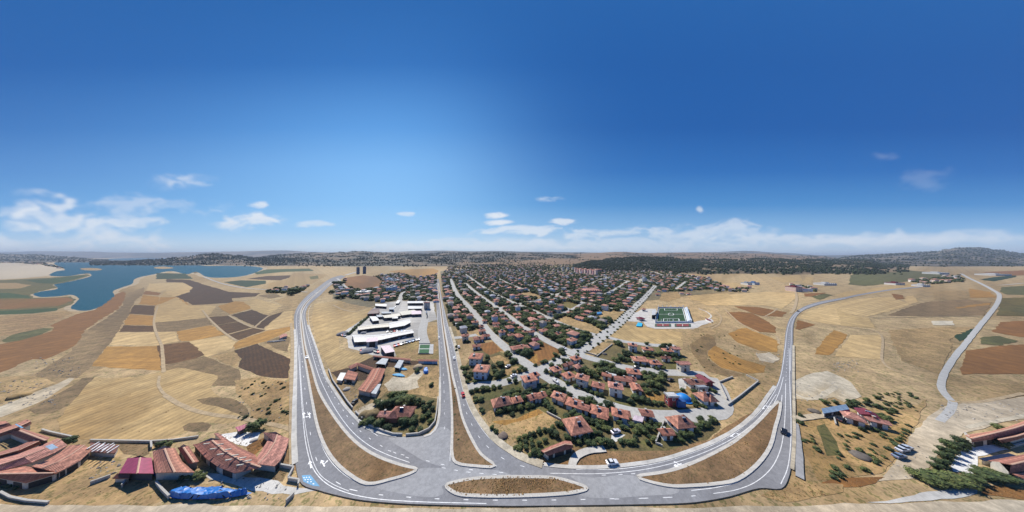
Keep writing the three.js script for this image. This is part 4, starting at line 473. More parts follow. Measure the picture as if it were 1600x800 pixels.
// houses near enough to tell apart
const near = [
  ['C1', 240, 430, 145, 318, { n: 2, solar: 1, roof: R.tile, wall: W.white, label: 'tall white house standing directly behind its twin block by the avenue', yaw: -.12, asp: 1 }], ['C1', 290, 515, 280, 485, { n: 2, solar: 1, roof: R.orange, wall: W.blue, label: 'tall pale block nearest the avenue with a long dark shadow at its foot', yaw: -.14, asp: .95 }],
  ['C1', 850, 1080, 425, 610, { n: 2, solar: 1, roof: R.orange, wall: W.white, balcony: 1, label: 'two-storey white house with balconies beside the side lane below the diagonal street', yaw: .35 }], ['C1', 715, 960, 45, 165, { n: 1, roof: R.worn, wall: W.cream, wing: [.45, .25, .5, .9, 1], asp: .5, label: 'long red-roofed house with a wing above the diagonal street, by the brown lot' }],
  ['C1', 280, 400, 60, 130, { n: 1, roof: R.tile, label: 'small red-roofed outbuilding behind the white twin blocks', cat: 'outbuilding', gable: true, asp: .6 }], ['C1', 295, 435, -10, 42, { n: 1, roof: R.worn, asp: .45, gable: true, label: 'low long house with faded red roof beside the brown lot', wall: W.grey }],
  ['C2', 335, 482, 0, 92, { n: 2, roof: R.orange, wall: W.white, label: 'two-storey white house at the corner of the tree-lined avenue' }], ['C2', 375, 530, 215, 294, { roof: R.tile, solar: 1, label: 'red hip-roofed house behind trees just below the street crossing' }], ['C2', 430, 530, 320, 392, { roof: R.pink, wall: W.cream, label: 'small pinkish-roofed house in the middle of the garden block' }],
  ['C2', 275, 440, 308, 372, { roof: R.worn, asp: .35, gable: true, label: 'narrow long red roof running through the garden block', cat: 'outbuilding' }], ['C2', 130, 302, 345, 434, { roof: R.orange, solar: 1, label: 'red hip-roofed house at the lane corner, first in the row along the street' }], ['C2', 268, 468, 410, 518, { roof: R.tile, solar: 1, label: 'red hip-roofed house second in the row along the wide street' }],
  ['C2', 430, 636, 450, 594, { n: 2, solar: 1, roof: R.orange, balcony: 1, label: 'two-storey white house with a balcony facing the wide street' }], ['C2', 620, 818, 535, 644, { roof: R.worn, label: 'red hip-roofed house with no heater between two white-walled neighbours' }], ['C2', 820, 1036, 560, 706, { n: 2, solar: 1, roof: R.pink, label: 'pale red-roofed white house at the end of the row, shadow at its right' }],
  ['C2', 140, 362, 660, 786, { solar: 1, roof: R.orange, wing: [.3, .4, .5, .5, 1], label: 'red-roofed house with a cross wing below the street, nearest the fruit trees' }], ['C2', -90, 25, 465, 545, { n: 2, roof: R.tile, wall: W.blue, label: 'pale blue-walled house just below the street junction', solar: 1 }], ['C2', 900, 1130, 472, 560, { roof: R.worn, asp: .45, gable: true, label: 'long low red gable roof behind the end of the row', cat: 'outbuilding' }], ['C2', 788, 856, 448, 500, { roof: R.tile, gable: true, asp: .7, label: 'small red shed beside a white lean-to in the gardens', cat: 'shed' }], ['C2', 855, 922, 455, 503, { roof: R.white, flat: true, asp: .7, label: 'small white flat-roofed shed beside the red garden shed', cat: 'shed' }],
  ['C3', 0, 130, 50, 158, { n: 2, solar: 1, roof: R.orange, label: 'two-storey house leftmost of the row under the pale upper street' }], ['C3', 170, 302, 80, 172, { roof: R.tile, wing: [.5, -.1, .5, .6, 1], solar: 1, label: 'red-roofed house with a side wing second in the upper row' }], ['C3', 415, 540, 105, 186, { n: 1, roof: R.tile, solar: 1, label: 'red-roofed house behind dense trees in the upper row' }], ['C3', 545, 604, 108, 196, { n: 2, roof: R.pink, wall: W.white, gable: true, label: 'narrow pale house rightmost in the upper row', asp: .9 }],
  ['C3', 45, 230, 210, 312, { n: 1, roof: R.orange, wing: [.4, -.3, .6, .8, 1], label: 'wide white house with orange roof above the street bend', balcony: false }], ['C3', 245, 404, 225, 346, { n: 1, roof: R.tile, solar: 1, wing: [-.2, -.4, .8, .5, 1], label: 'white house with stepped orange roofs right of the narrow drive' }], ['C3', 405, 516, 235, 272, { roof: R.worn, asp: .3, gable: true, label: 'long low red shed roof behind the lone garden tree', cat: 'shed' }],
  ['C3', 590, 738, 262, 390, { n: 2, roof: R.pink, wall: W.cream, gable: true, asp: .6, label: 'cream unfinished-looking house alone at the town edge with a black shadow', yaw: .03, chimney: false }], ['C3', -20, 172, 362, 468, { n: 1, roof: R.tile, solar: 1, wing: [-.3, .1, .5, .9, 1], label: 'white house with broad orange roof just below the street bend' }], ['C3', 0, 88, 480, 545, { roof: R.worn, gable: true, label: 'small red gable-roofed annex among the trees', asp: .7 }], ['C3', 40, 168, 560, 672, { roof: R.tile, gable: true, asp: 1.3, label: 'red gable-roofed shed with two plain slopes below the tree clump', cat: 'shed', yaw: -.25 }],
  ['C3', 690, 906, 450, 590, { n: 1, roof: R.brown, wall: W.white, solar: 1, asp: .6, gable: true, label: 'wide white house with mauve-brown roof and dark solar panels', yaw: .0 }], ['C3', 900, 944, 455, 566, { n: 1, roof: R.maroon, wall: W.red, gable: true, asp: 1.6, label: 'narrow maroon annex beside the mauve-roofed house', cat: 'annex', yaw: 0 }], ['C3', 450, 602, 633, 806, { n: 2, flat: true, roof: R.white, wall: W.red, asp: .7, label: 'white flat-roofed building with a dark red front wall', yaw: 0, cat: 'building' }],
  ['C3', 822, 1028, 628, 790, { n: 1, solar: 1, roof: R.orange, wing: [.25, .35, .5, .5, 1], label: 'orange-roofed white house in the corner of the bending street', yaw: .05, rh: 2.2 }], ['C3', 812, 966, 592, 640, { flat: true, roof: R.grey, wall: W.grey, asp: .4, label: 'low grey-roofed annex behind the corner house', cat: 'annex', yaw: 0.05 }],
  ['C4', 185, 478, 30, 184, { roof: R.orange, solar: 1, asp: .6, label: 'long red-roofed house by the highway shoulder with garden in front', yaw: .3, rh: 2 }], ['C4', 440, 592, 40, 130, { roof: R.tile, label: 'red-roofed rear house joined behind the long highway house', yaw: .3 }], ['C4', 660, 742, 50, 98, { roof: R.worn, gable: true, label: 'tiny red shed roof left of two in the orchard', cat: 'shed' }], ['C4', 748, 850, 22, 76, { roof: R.tile, gable: true, label: 'small red shed roof right of two in the orchard', cat: 'shed' }],
  ['C5', 0, 262, 50, 200, { roof: R.tile, solar: 1, label: 'red hip-roofed house below the street with its ridge pointing to the wall' }], ['C5', 198, 292, 158, 228, { roof: R.worn, gable: true, label: 'little red-roofed hut beside the hip-roofed house', cat: 'hut' }], ['C5', -25, 348, 322, 520, { roof: R.orange, solar: 1, asp: .9, rh: 2.3, label: 'largest pyramid-roofed house, alone above the long red barn' }], ['C5', 290, 572, 145, 306, { roof: R.tile, solar: 1, wing: [.2, .45, .45, .6, 1], label: 'red house with crossing hip roofs beside the round street tree' }],
  ['C5', 553, 792, 175, 322, { roof: R.tile, solar: 1, wing: [.45, -.25, .5, .6, 1], wall: W.white, label: 'white-walled house with red roof beside the pink canopy' }], ['C5', 962, 1014, 243, 296, { roof: R.worn, gable: true, label: 'tiny red-roofed hut right of the pink canopy', cat: 'hut' }],
  ['C6', 334, 622, 236, 440, { n: 1, roof: R.orange, solar: 1, wing: [.35, -.2, .55, .7, 1], wall: W.white, label: 'white house with several orange roofs nearest the highway curve', yaw: .12, rh: 2.2, asp: .75 }], ['C6', 245, 382, 455, 524, { roof: R.tile, gable: true, asp: .55, label: 'small red-roofed shed beside the long garden wall', cat: 'shed', yaw: .05 }],
  ['E', 612, 832, 468, 580, { n: 1, roof: R.worn, wing: [-.3, .4, .4, .5, 1], wall: W.brick, asp: .6, solar: 1, label: 'old red-roofed farmhouse in the wooded garden at the crossing', yaw: .0, rh: 2 }], ['E', 520, 622, 538, 585, { roof: R.pink, wall: W.brick, gable: true, asp: .6, label: 'small pink-roofed shed left of the old farmhouse', cat: 'shed', yaw: -.05 }],
  ['F6', 530, 720, 268, 460, { n: 1, roof: R.pink, wall: W.white, asp: .9, rh: 1.6, label: 'white villa with salmon roof beside the vineyard', yaw: -.75, chimney: false }], ['F6', 690, 850, 262, 420, { n: 1, roof: R.maroon, wall: W.white, gable: true, asp: 1.05, label: 'maroon-roofed half joined to the white villa', yaw: -.75, chimney: false, solar: 1 }], ['F6', 800, 952, 436, 484, { roof: R.pink, gable: true, asp: .4, label: 'low salmon-roofed shed in front of the white villa', cat: 'shed', yaw: -.5 }],
];
for (const [s, a, b, c, d, o] of near) placed(s, a, b, c, d, o);
// the rest of the houses traced in the town blocks: alike in the photograph
const rB = rng(5150), pick = (a, r = rB) => a[Math.floor(r() * a.length)];
const roofPick = () => pick([R.tile, R.tile, R.orange, R.worn, R.pink, R.worn, R.dark]), wallPick = () => pick([W.white, W.white, W.cream, W.blue, W.pink, W.yellow, W.grey]);
const blocks = { D1: [45, 130, 380, 442, 2, 55, 135, 450, 534, 2, 165, 215, 455, 492, 1, 240, 310, 460, 512, 1, 270, 370, 545, 618, 2, 370, 425, 580, 644, 1, 350, 460, 655, 702, 1, 150, 262, 705, 795, 3, 280, 440, 765, 806, 1, 395, 512, 710, 766, 1, 315, 400, 235, 292, 2, 440, 505, 335, 392, 1, 540, 612, 290, 354, 2, 300, 370, 345, 372, 1, 400, 470, 455, 502, 1, 530, 600, 400, 452, 1, 555, 632, 435, 484, 1, 605, 687, 460, 532, 2, 400, 472, 525, 574, 1, 515, 632, 550, 614, 1, 545, 612, 615, 652, 1, 590, 697, 655, 745, 2, 700, 797, 685, 755, 1, 700, 812, 545, 606, 1, 640, 712, 375, 402, 1, 680, 742, 415, 442, 1, 760, 882, 445, 498, 1, 800, 882, 490, 534, 1, 890, 972, 420, 454, 1, 868, 962, 660, 714, 1, 940, 1037, 680, 745, 2, 970, 1062, 570, 624, 1, 990, 1042, 635, 664, 1, 830, 892, 630, 662, 1, 780, 872, 220, 264, 1, 790, 852, 265, 308, 2, 935, 992, 265, 308, 1, 940, 1002, 320, 362, 1, 990, 1067, 355, 394, 1],
  D2: [130, 202, 265, 334, 3, 265, 347, 260, 314, 2, 185, 292, 375, 454, 3, 100, 187, 425, 488, 2, 35, 102, 390, 434, 1, 430, 572, 370, 424, 1, 540, 632, 325, 374, 1, 610, 692, 360, 402, 1, 335, 432, 430, 474, 1, 490, 602, 465, 503, 1, 75, 152, 530, 580, 1, 170, 282, 565, 640, 1, 0, 152, 630, 706, 1, 185, 302, 670, 744, 1, 330, 432, 630, 700, 1, 700, 792, 250, 304, 2, 865, 932, 230, 280, 1, 875, 937, 280, 328, 1, 840, 952, 325, 368, 1, 1030, 1080, 345, 390, 1], D3: [0, 60, 335, 398, 1, 100, 170, 170, 230, 1, 430, 500, 110, 150, 1, 330, 390, 190, 246, 1, 620, 680, 175, 230, 1, 700, 765, 180, 240, 1] };
for (const [s, l] of Object.entries(blocks)) for (let i = 0; i < l.length; i += 5) placed(s, l[i], l[i + 1], l[i + 2], l[i + 3], { n: Math.min(2, l[i + 4]), roof: roofPick(), wall: l[i + 4] > 1 ? pick([W.white, W.cream, W.blue]) : wallPick(), town: l[i + 4], gable: rB() < .2, solar: rB() < .4, group: 'houses of the town blocks' });
placed('C1', 978, 1100, -20, 52, { n: 1, roof: R.maroon, wall: W.white, label: 'white house with deep maroon roof above the brown lot' });
placed('D1', 75, 152, 562, 614, { n: 1, flat: true, roof: R.white, wall: W.white, label: 'white flat-roofed cube in the dry lot by the avenue', cat: 'building' });
// ------------------------------------------------------------------ long buildings: eaves, ridge and eaves along a line, each a real slab over walls
function wing(g, A, Rg, B, he, hr, roofM, wallM, { roofName = 'roof_slope', th = .16, inset = .35, open = false } = {}) {
  const a = A.map((p) => at(p, he)), b = B.map((p) => at(p, Rg ? he : he)), r = Rg ? Rg.map((p) => at(p, hr)) : null; if (!r) A.forEach((p, i) => { a[i] = at(p, hr); });
  const slab = (p, q) => { const f = [], n = p.length, dn = (v) => V(v.x, v.y - th, v.z); for (let i = 0; i < n - 1; i++) { f.push([p[i], p[i + 1], q[i + 1], q[i]], [dn(p[i]), dn(q[i]), dn(q[i + 1]), dn(p[i + 1])], [p[i], dn(p[i]), dn(p[i + 1]), p[i + 1]], [q[i], q[i + 1], dn(q[i + 1]), dn(q[i])]); } for (const i of [0, n - 1]) f.push([p[i], q[i], dn(q[i]), dn(p[i])]); return polys(f); };
  // level-ish coordinates relative to the thing's base
  const rel = (l) => l.map((p) => p.clone().sub(g.position)); const ra = rel(a), rb = rel(b), rr = r ? rel(r) : null;
  const fixN = (geo) => geo;
  if (rr) { mesh(roofName, fixN(slab(ra, rr)), roofM, g); mesh(roofName, fixN(slab(rr, rb)), roofM, g);
    if (hr - he > .5) { const f = []; for (let i = 0; i < rr.length - 1; i++) { const p = rr[i], q = rr[i + 1], t = q.clone().sub(p).setY(0).normalize(), s = V(-t.z, 0, t.x).multiplyScalar(.16), u = V(0, .07, 0); f.push([p.clone().add(s), q.clone().add(s), q.clone().add(u), p.clone().add(u)], [p.clone().sub(s), q.clone().sub(s), q.clone().add(u), p.clone().add(u)]); } mesh('ridge_cap', polys(f, true), M('ridge_cap', lin(216, 176, 150), { map: rep(T_plas, 2) }), g); } }
  else mesh(roofName, slab(ra, rb), roofM, g);
  const n = ra.length, f = [], gy = -g.position.y - .1, wa = [], wb = []; for (let i = 0; i < n; i++) { const L = ra[i].distanceTo(rb[i]), k = Math.min(.3, inset / L); const m0 = ra[i].clone().lerp(rb[i], k), m1 = rb[i].clone().lerp(ra[i], k); m0.y = (rr ? ra[i].y + (rr[i].y - ra[i].y) * k * 1.6 : m0.y) - th - .02; m1.y = (rr ? rb[i].y + (rr[i].y - rb[i].y) * k * 1.6 : m1.y) - th - .02; wa.push(m0); wb.push(m1); }
  const pull = (l) => { if (n < 2) return; const t0 = l[1].clone().sub(l[0]).setY(0).normalize().multiplyScalar(inset), t1 = l[n - 2].clone().sub(l[n - 1]).setY(0).normalize().multiplyScalar(inset); l[0] = l[0].clone().add(t0); l[n - 1] = l[n - 1].clone().add(t1); }; pull(wa); pull(wb);
  const dn = (v) => V(v.x, gy, v.z); for (let i = 0; i < n - 1; i++) for (const l of open ? [wa] : [wa, wb]) f.push([dn(l[i]), dn(l[i + 1]), l[i + 1], l[i]]);
  for (const i of [0, n - 1]) { const m = wa[i].clone().lerp(wb[i], .5); if (rr) m.y = rr[i].y - th - .1; f.push([dn(wa[i]), dn(wb[i]), wb[i], m, wa[i]]); }
  mesh('wall', polys(f), wallM, g);
  return { wa, wb };
}
function longHouse(name, s, A, Rg, B, he, hr, roofM, wallM, label, cat, o = {}) {
  if (!o.tall) { const k = he; he *= .66; hr = he + (hr - k) * .85; }
  const a = KS(s, A), r = Rg ? KS(s, Rg) : null, b = KS(s, B), base = at(b[Math.floor(b.length / 2)]); base.y = 0;
  const g = thing(name, base); const w = wing(g, a, r, b, he, hr, roofM, wallM, o);
  // doors and openings along the side that faces the yard
  if (o.doors) { const l = w.wb; for (let i = 0; i < l.length - 1; i++) { const p = l[i], q = l[i + 1], L = p.clone().sub(q).setY(0).length(), k = Math.max(1, Math.floor(L / o.doors)); for (let j = 0; j < k; j++) { const t = (j + .5) / k, c = p.clone().lerp(q, t), ang = Math.atan2(-(q.z - p.z), q.x - p.x), wd = Math.min(o.doors * .38, L / k * .4), h = Math.min(o.dh ?? 2.4, he - .5), d = mesh(o.dn ?? 'door', box(-wd, wd, 0, h, -.07, .09), o.dm ?? darkM, g); d.position.set(c.x, .05, c.z); d.rotation.y = ang; } } }
  for (let i = 0; i < a.length; i++) { const c = at(a[i]).lerp(at(b[i]), .5); houseSpots.push({ x: c.x, z: c.z, r: at(a[i]).distanceTo(at(b[i])) / 2 }); }
  return tag(g, label, cat ?? 'barn', o.group);
}
// the two tiled farm compounds at the south-west
longHouse('farm_building', 'F5', [720, 370, 620, 450, 480, 530, 330, 590], [880, 368, 760, 455, 600, 545, 430, 612], [955, 420, 830, 535, 690, 610, 600, 655], 3, 4.7, R.orange, W.stone, 'long tiled farm wing with the bright orange front slope, nearest the lane', 'farm building', { doors: 4 });
longHouse('farm_building', 'F5', [600, 298, 430, 372, 200, 452, -40, 505], [630, 310, 470, 405, 250, 492, -40, 585], [705, 372, 560, 455, 330, 552, -40, 650], 3, 4.6, R.pink, W.stone, 'wide tiled farm wing in the middle with a pale patch of sheets', 'farm building');
longHouse('farm_building', 'F5', [330, 318, 180, 385, -40, 452], [405, 328, 200, 420, -40, 485], [430, 350, 200, 455, -40, 502], 2.8, 4.2, R.worn, W.stone, 'narrow tiled farm wing along the inner court', 'farm building');
longHouse('farm_building', 'F5', [210, 190, 370, 242, 520, 290], [205, 216, 340, 268, 480, 320], [85, 242, 200, 290, 300, 326], 3, 4.4, R.worn, W.stone, 'tiled cross wing that closes the court at its back', 'farm building');
longHouse('farm_building', 'F5', [275, 100, 160, 150, -40, 222], [322, 118, 190, 180, -40, 258], [330, 146, 200, 212, -40, 290], 2.8, 4, R.orange, W.stone, 'upper tiled farm wing with a blue sheet on it', 'farm building');
longHouse('farm_building', 'F5', [-60, 130, 60, 118], [-60, 172, 90, 136], [-60, 215, 130, 168], 2.8, 4, R.tile, W.stone, 'uppermost short tiled wing cut by the picture edge', 'farm building');
longHouse('farm_building', 'F5', [600, 652, 262, 588, -60, 655], [560, 658, 285, 662, -60, 668], [600, 662, 268, 762, -60, 700], 2.9, 4.2, R.tile, W.stone, 'front tiled hip wing pointing down to the lane', 'farm building', { doors: 4 });
for (const [s, p, h, m, l] of [['F5', [470, 385, 545, 358, 605, 395, 530, 425], 4.75, R.blue, 'patch of pale sheets lying on the middle tiled wing'], ['F5', [155, 155, 170, 150, 245, 188, 225, 195], 4.1, mats.blue_paint, 'blue plastic sheet lying on the upper tiled wing']]) { const q = KS(s, p).map((x) => at(x, h)), c = q[0].clone(); const o = thing('roof_patch', c); mesh('sheet', polys([q.map((x) => x.clone().sub(c)), q.map((x) => x.clone().sub(c).add(V(0, .06, 0)))], true), m, o); tag(o, l, 'sheet'); }
longHouse('farm_building', 'G4', [330, 160, 425, 222, 585, 300, 562, 384], [187, 165, 300, 262, 460, 352, 640, 412], [10, 205, 120, 325, 240, 410, 395, 470], 3.2, 5.2, R.worn, W.stone, 'broad dark-red tiled barn with pale skylight bars beside the white yard', 'barn', { doors: 5 });
longHouse('farm_building', 'G4', [655, 88, 722, 132, 650, 250, 568, 372], [790, 110, 765, 185, 700, 290, 610, 385], [902, 150, 868, 260, 820, 350, 765, 405], 3.2, 5, R.pink, W.stone, 'tiled barn beside the highway shoulder, closing the muddy pen', 'barn', { doors: 5 });
longHouse('farm_building', 'G4', [240, 95, 330, 158], null, [203, 102, 272, 162], 2.6, 3, R.pink, W.stone, 'short pink lean-to behind the white yard', 'shed');
longHouse('shed', 'G4', [400, 45, 520, 8], null, [432, 82, 530, 35], 2.4, 3, R.magenta, W.dark, 'little magenta-roofed shed beside the round tree', 'shed');
for (let i = 0; i < 5; i++) for (const k of [0, 1]) { const u = [[135, 192], [195, 240], [262, 290], [340, 340], [445, 388], [262, 198], [335, 245], [400, 298], [520, 348], [470, 322]][i + k * 5], c = at(K('G4', ...u), 4.4 + k * .1); const o = thing('skylight_bar', c, .2); mesh('bar', box(-.75, .75, -.3, -.06, -.1, .1), R.cream, o); tag(o, 'pale skylight bar on the broad dark-red barn roof', 'skylight', 'skylight bars of the broad barn'); }
longHouse('shed', 'F8', [330, 370, 240, 528], [460, 365, 430, 530], [580, 368, 600, 532], 3, 4.3, R.magenta, W.dark, 'magenta sheet-roofed shed left of the ribbed red roof', 'shed', { doors: 5 });
longHouse('shed', 'F8', [222, 530, 365, 537], null, [170, 583, 340, 582], 2, 2.6, R.rust, W.stone, 'low rust-red lean-to in front of the magenta shed', 'shed');
longHouse('farm_building', 'F8', [590, 300, 602, 410, 615, 525], [715, 270, 765, 400, 822, 517], [822, 263, 900, 408, 1032, 520], 3.2, 5, R.orange, W.stone, 'farm building with one ribbed brown-red slope and one smooth orange slope', 'farm building', { doors: 4 });
longHouse('farm_building', 'F8', [850, 260, 960, 425], [912, 258, 1022, 416], [965, 242, 1075, 408], 3, 4.3, R.worn, W.stone, 'narrow tiled gable between the ribbed roof and the broad barn', 'farm building');
{ const g = longHouse('ruined_shed', 'F8', [-60, 208, 240, 236], null, [-60, 306, 200, 322], 2.2, 2.6, R.rust, W.stone, 'rusty collapsing shed roof with white beams showing', 'shed'); for (let i = 0; i < 9; i++) { const c = at(K('F8', -30 + i * 26, 240 + i * 2 + (i % 3) * 12), 2.7).sub(g.position), b = mesh('beam', box(-.12, .12, -.06, .1, -1.3, 1.3), frameM, g); b.position.copy(c); b.rotation.y = .4 + (i % 2) * .2; } }
// the compound at the south-east
longHouse('farm_building', 'F7', [452, 265, 720, 226, 900, 180, 1200, 70], [520, 300, 800, 232, 960, 192, 1200, 115], [520, 336, 800, 296, 960, 255, 1200, 185], 3, 4.5, R.orange, W.stone, 'long tiled farm wing running along the upper side of the white yard', 'farm building', { doors: 5 });
longHouse('farm_building', 'F7', [775, 292, 960, 255, 1200, 192], [800, 312, 980, 278, 1200, 210], [842, 346, 1000, 308, 1200, 250], 2.6, 3.6, R.tile, W.stone, 'lower tiled wing set against the long upper wing', 'farm building');
longHouse('farm_building', 'F7', [690, 530, 1010, 476, 1200, 440], [930, 572, 1040, 545, 1200, 512], [915, 662, 1040, 645, 1200, 620], 3.2, 5, R.worn, W.stone, 'big hip-roofed farm building behind the dark hedge', 'farm building', { doors: 5 });
longHouse('farm_building', 'F7', [940, 668, 1200, 640], null, [1067, 722, 1200, 730], 2.4, 3, R.tile, W.stone, 'red lean-to roof in front of the big hip-roofed building', 'shed');
longHouse('blue_shed', 'F7', [597, 508, 905, 452], null, [670, 535, 985, 478], 2.2, 2.5, MT('navy_sheet', 52, 66, 100), W.stone, 'navy strip painted as the shadow along the back of the hip-roofed building', 'shed');  // no real shed: added navy slab that paints in the dark roof shadow
longHouse('shed', 'F6', [290, 255, 545, 210], null, [312, 306, 582, 262], 2.8, 3.3, R.blue, W.grey, 'pale blue-grey sheet-roofed shed behind the white villa', 'shed', { doors: 4 });
longHouse('shed', 'F6', [480, 282, 584, 266], null, [500, 302, 592, 290], 2.2, 2.6, R.maroon, W.grey, 'small maroon lean-to between grey shed and villa', 'shed');
longHouse('barn', 'C4', [800, 640, 900, 590, 1090, 520, 1160, 530], [835, 660, 930, 620, 1090, 560, 1180, 570], [885, 700, 960, 670, 1090, 630, 1190, 600], 2.6, 3.8, R.worn, W.cream, 'long narrow red barn beside the gravel drive', 'barn', { doors: 4 });
longHouse('pink_canopy', 'C5', [850, 215, 962, 240], null, [822, 272, 945, 302], 2.6, 2.8, R.pinksheet, W.white, 'pale pink flat canopy over a yard by the street', 'canopy');
// farm with the L-shaped barn
longHouse('barn', 'E', [455, 120, 400, 215, 330, 300], [515, 110, 460, 215, 395, 318], [572, 118, 530, 225, 440, 326], 3.4, 5, R.tile, W.stone, 'long red barn wing that ends in a pale sheet panel', 'barn', { doors: 5 });
longHouse('barn', 'E', [325, 64, 480, 112], null, [330, 92, 440, 130], 3, 4, R.tile, W.stone, 'upper wing of the bent red barn', 'barn'); longHouse('barn', 'E', [248, 98, 325, 64], null, [268, 122, 330, 92], 3, 4, R.worn, W.stone, 'short end wing of the bent red barn', 'barn');
longHouse('shed', 'E', [480, 252, 535, 252], null, [440, 330, 490, 340], 2.8, 3.2, R.grey, W.stone, 'pale grey sheet roof joined to the long red barn', 'shed'); longHouse('barn', 'E', [245, 132, 335, 155], null, [203, 205, 305, 220], 2.8, 3.6, R.tile, W.stone, 'single red-roofed barn inside the dark muddy pen', 'barn', { doors: 4 }); longHouse('shed', 'E', [180, 152, 228, 154], null, [145, 215, 195, 222], 2.4, 2.8, R.white, W.stone, 'white sheet lean-to in the muddy pen', 'shed');
longHouse('open_shed', 'E', [545, 25, 600, 30], null, [485, 72, 572, 82], 2.8, 3.2, R.grey, W.stone, 'left grey sheet-roofed shelter in the dark yard', 'shelter', { open: true }); longHouse('open_shed', 'E', [690, 40, 735, 46], null, [648, 106, 698, 114], 2.8, 3.2, R.grey, W.stone, 'right grey sheet-roofed shelter in the dark yard', 'shelter', { open: true });
longHouse('arcade', 'C7', [405, 685, 620, 706, 852, 728], null, [402, 700, 620, 726, 850, 750], 2.6, 3, R.worn, W.stone, 'long thin red-roofed row behind the dark yard', 'shed', { doors: 6 }); longHouse('arcade', 'C7', [938, 733, 1175, 738], null, [938, 754, 1175, 758], 2.6, 3, R.worn, W.blue, 'thin red-roofed row with blue doors next to the avenue', 'shed', { doors: 6, dm: mats.blue_paint });
// the small-industry estate: white sheet roofs
const fac = (A, Rg, B, he, hr, m, w, label, o = {}) => longHouse('workshop_hall', 'C7', A, Rg, B, he, hr, m, w, label, 'workshop', { doors: 4.5, dh: 3, ...o });
fac([150, 445, 300, 450, 480, 440, 680, 410, 870, 378], [165, 470, 310, 470, 490, 456, 690, 424, 880, 392], [180, 530, 330, 522, 500, 502, 700, 455, 892, 418], 4, 4.9, R.white, W.dark, 'longest white-roofed workshop row nearest the mini pitch'); fac([218, 345, 400, 322, 590, 302], [222, 360, 400, 336, 590, 316], [230, 386, 410, 362, 600, 346], 4, 4.8, R.cream, W.dark, 'left half of the second white workshop row'); fac([592, 300, 720, 276, 838, 256], [594, 322, 725, 290, 842, 268], [600, 364, 780, 332, 852, 294], 4, 4.8, R.white, W.dark, 'right wider half of the second white workshop row');
fac([510, 212, 620, 200, 722, 188], null, [540, 242, 640, 236, 735, 212], 4, 4.6, R.cream, W.dark, 'cream-roofed workshop left in the third row'); fac([620, 222, 700, 226], null, [632, 248, 700, 246], 3.6, 4, R.white, W.dark, 'small white-roofed front bay of the third row'); fac([712, 172, 800, 156, 890, 144], null, [745, 210, 850, 196, 975, 182], 4, 4.6, R.cream, W.dark, 'cream-roofed workshop right in the third row'); fac([858, 158, 975, 156], null, [862, 200, 978, 194], 4.1, 4.7, R.pinksheet, W.dark, 'pinkish-roofed workshop at the end of the third row');
fac([358, 224, 440, 222], null, [400, 280, 480, 270], 4, 4.4, R.white, W.dark, 'single square white-roofed workshop left of the rows'); fac([395, 130, 482, 128], [362, 160, 476, 145], [330, 195, 470, 186], 5, 6, R.brownsheet, W.red, 'brown-roofed maroon hall at the edge of the estate'); fac([430, 72, 566, 78], null, [430, 96, 562, 106], 4, 4.5, R.white, W.dark, 'far white-roofed hall above the maroon hall'); fac([812, 42, 1000, 42], null, [812, 66, 1000, 64], 4.5, 5, R.white, W.dark, 'farthest white-roofed hall beside the avenue'); fac([818, 98, 985, 106], null, [818, 134, 985, 130], 4.5, 5, R.white, W.dark, 'white-roofed hall just in front of the farthest hall');
fac([325, 484, 455, 470], null, [322, 530, 465, 516], 6, 6.4, R.pinksheet, W.grey, 'taller grey-walled hall with ribbed roof joined to the longest row', { dh: 4 }); fac([490, 575, 600, 565], null, [550, 662, 665, 640], 4.4, 4.8, R.pinksheet, W.dark, 'free-standing hall with pale ribbed roof by the small yard'); fac([440, 205, 520, 205], null, [455, 230, 530, 228], 3.4, 3.7, R.grey, W.grey, 'grey-roofed store in the third row'); fac([592, 118, 655, 116], null, [590, 140, 655, 140], 4, 4.2, R.grey, W.blue, 'pale grey box store beside the estate road'); fac([500, 168, 622, 168], null, [510, 188, 622, 186], 3.4, 3.6, R.grey, W.dark, 'dark low store behind the third row'); fac([690, 32, 730, 30], null, [670, 70, 712, 66], 3.2, 3.6, R.white, W.dark, 'narrow white-roofed hall beside the winding lane');
placed('C7', 1010, 1082, 55, 142, { n: 4, flat: true, roof: R.maroon, wall: W.grey, label: 'tall red and grey block between the estate and the avenue', cat: 'building', yaw: 0 });
// far landmarks
function block(s, u0, u1, v0, v1, o) { const b = K(s, (u0 + u1) / 2, v1), foot = at(b), d = -foot.z, w = (u1 - u0) * SH[s][2] / 1067 * d / FOC, h = (v1 - v0) * SH[s][2] / 1067 * d / FOC / 1.02, dp = o.dp ?? Math.min(w, 16), g = thing(o.name ?? 'apartment_block', V(foot.x, 0, foot.z - dp / 2), o.yaw ?? 0), n = Math.max(2, Math.round(h / 3));
  mesh('wall', box(-w / 2, w / 2, -.2, h, -dp / 2, dp / 2), o.wall, g); const rf = mesh('roof', o.hip ? roofGeo(w, dp, h + .2, 2.4).g : mergeGeometries([box(-w / 2 - .3, w / 2 + .3, h + .02, h + .5, -dp / 2 - .3, dp / 2 + .3), box(-w * .15, w * .15, h + .51, h + 2.6, -dp * .2, dp * .2)]), o.roof, g);
  const k = Math.max(2, Math.round(w / 4)); for (let f = 0; f < n; f++) for (let i = 0; i < k; i++) { const o2 = mesh('window', wfG, frameM, g); o2.position.set(((i + .5) / k - .5) * w * .92, f * 3 + 1, dp / 2); o2.scale.set(1.2, 1, 1); mesh('pane', wpG, glass, o2); }
  houseSpots.push({ x: foot.x, z: foot.z - dp / 2, r: w / 2 + 2 }); return tag(g, o.label, 'apartment block', o.group); }
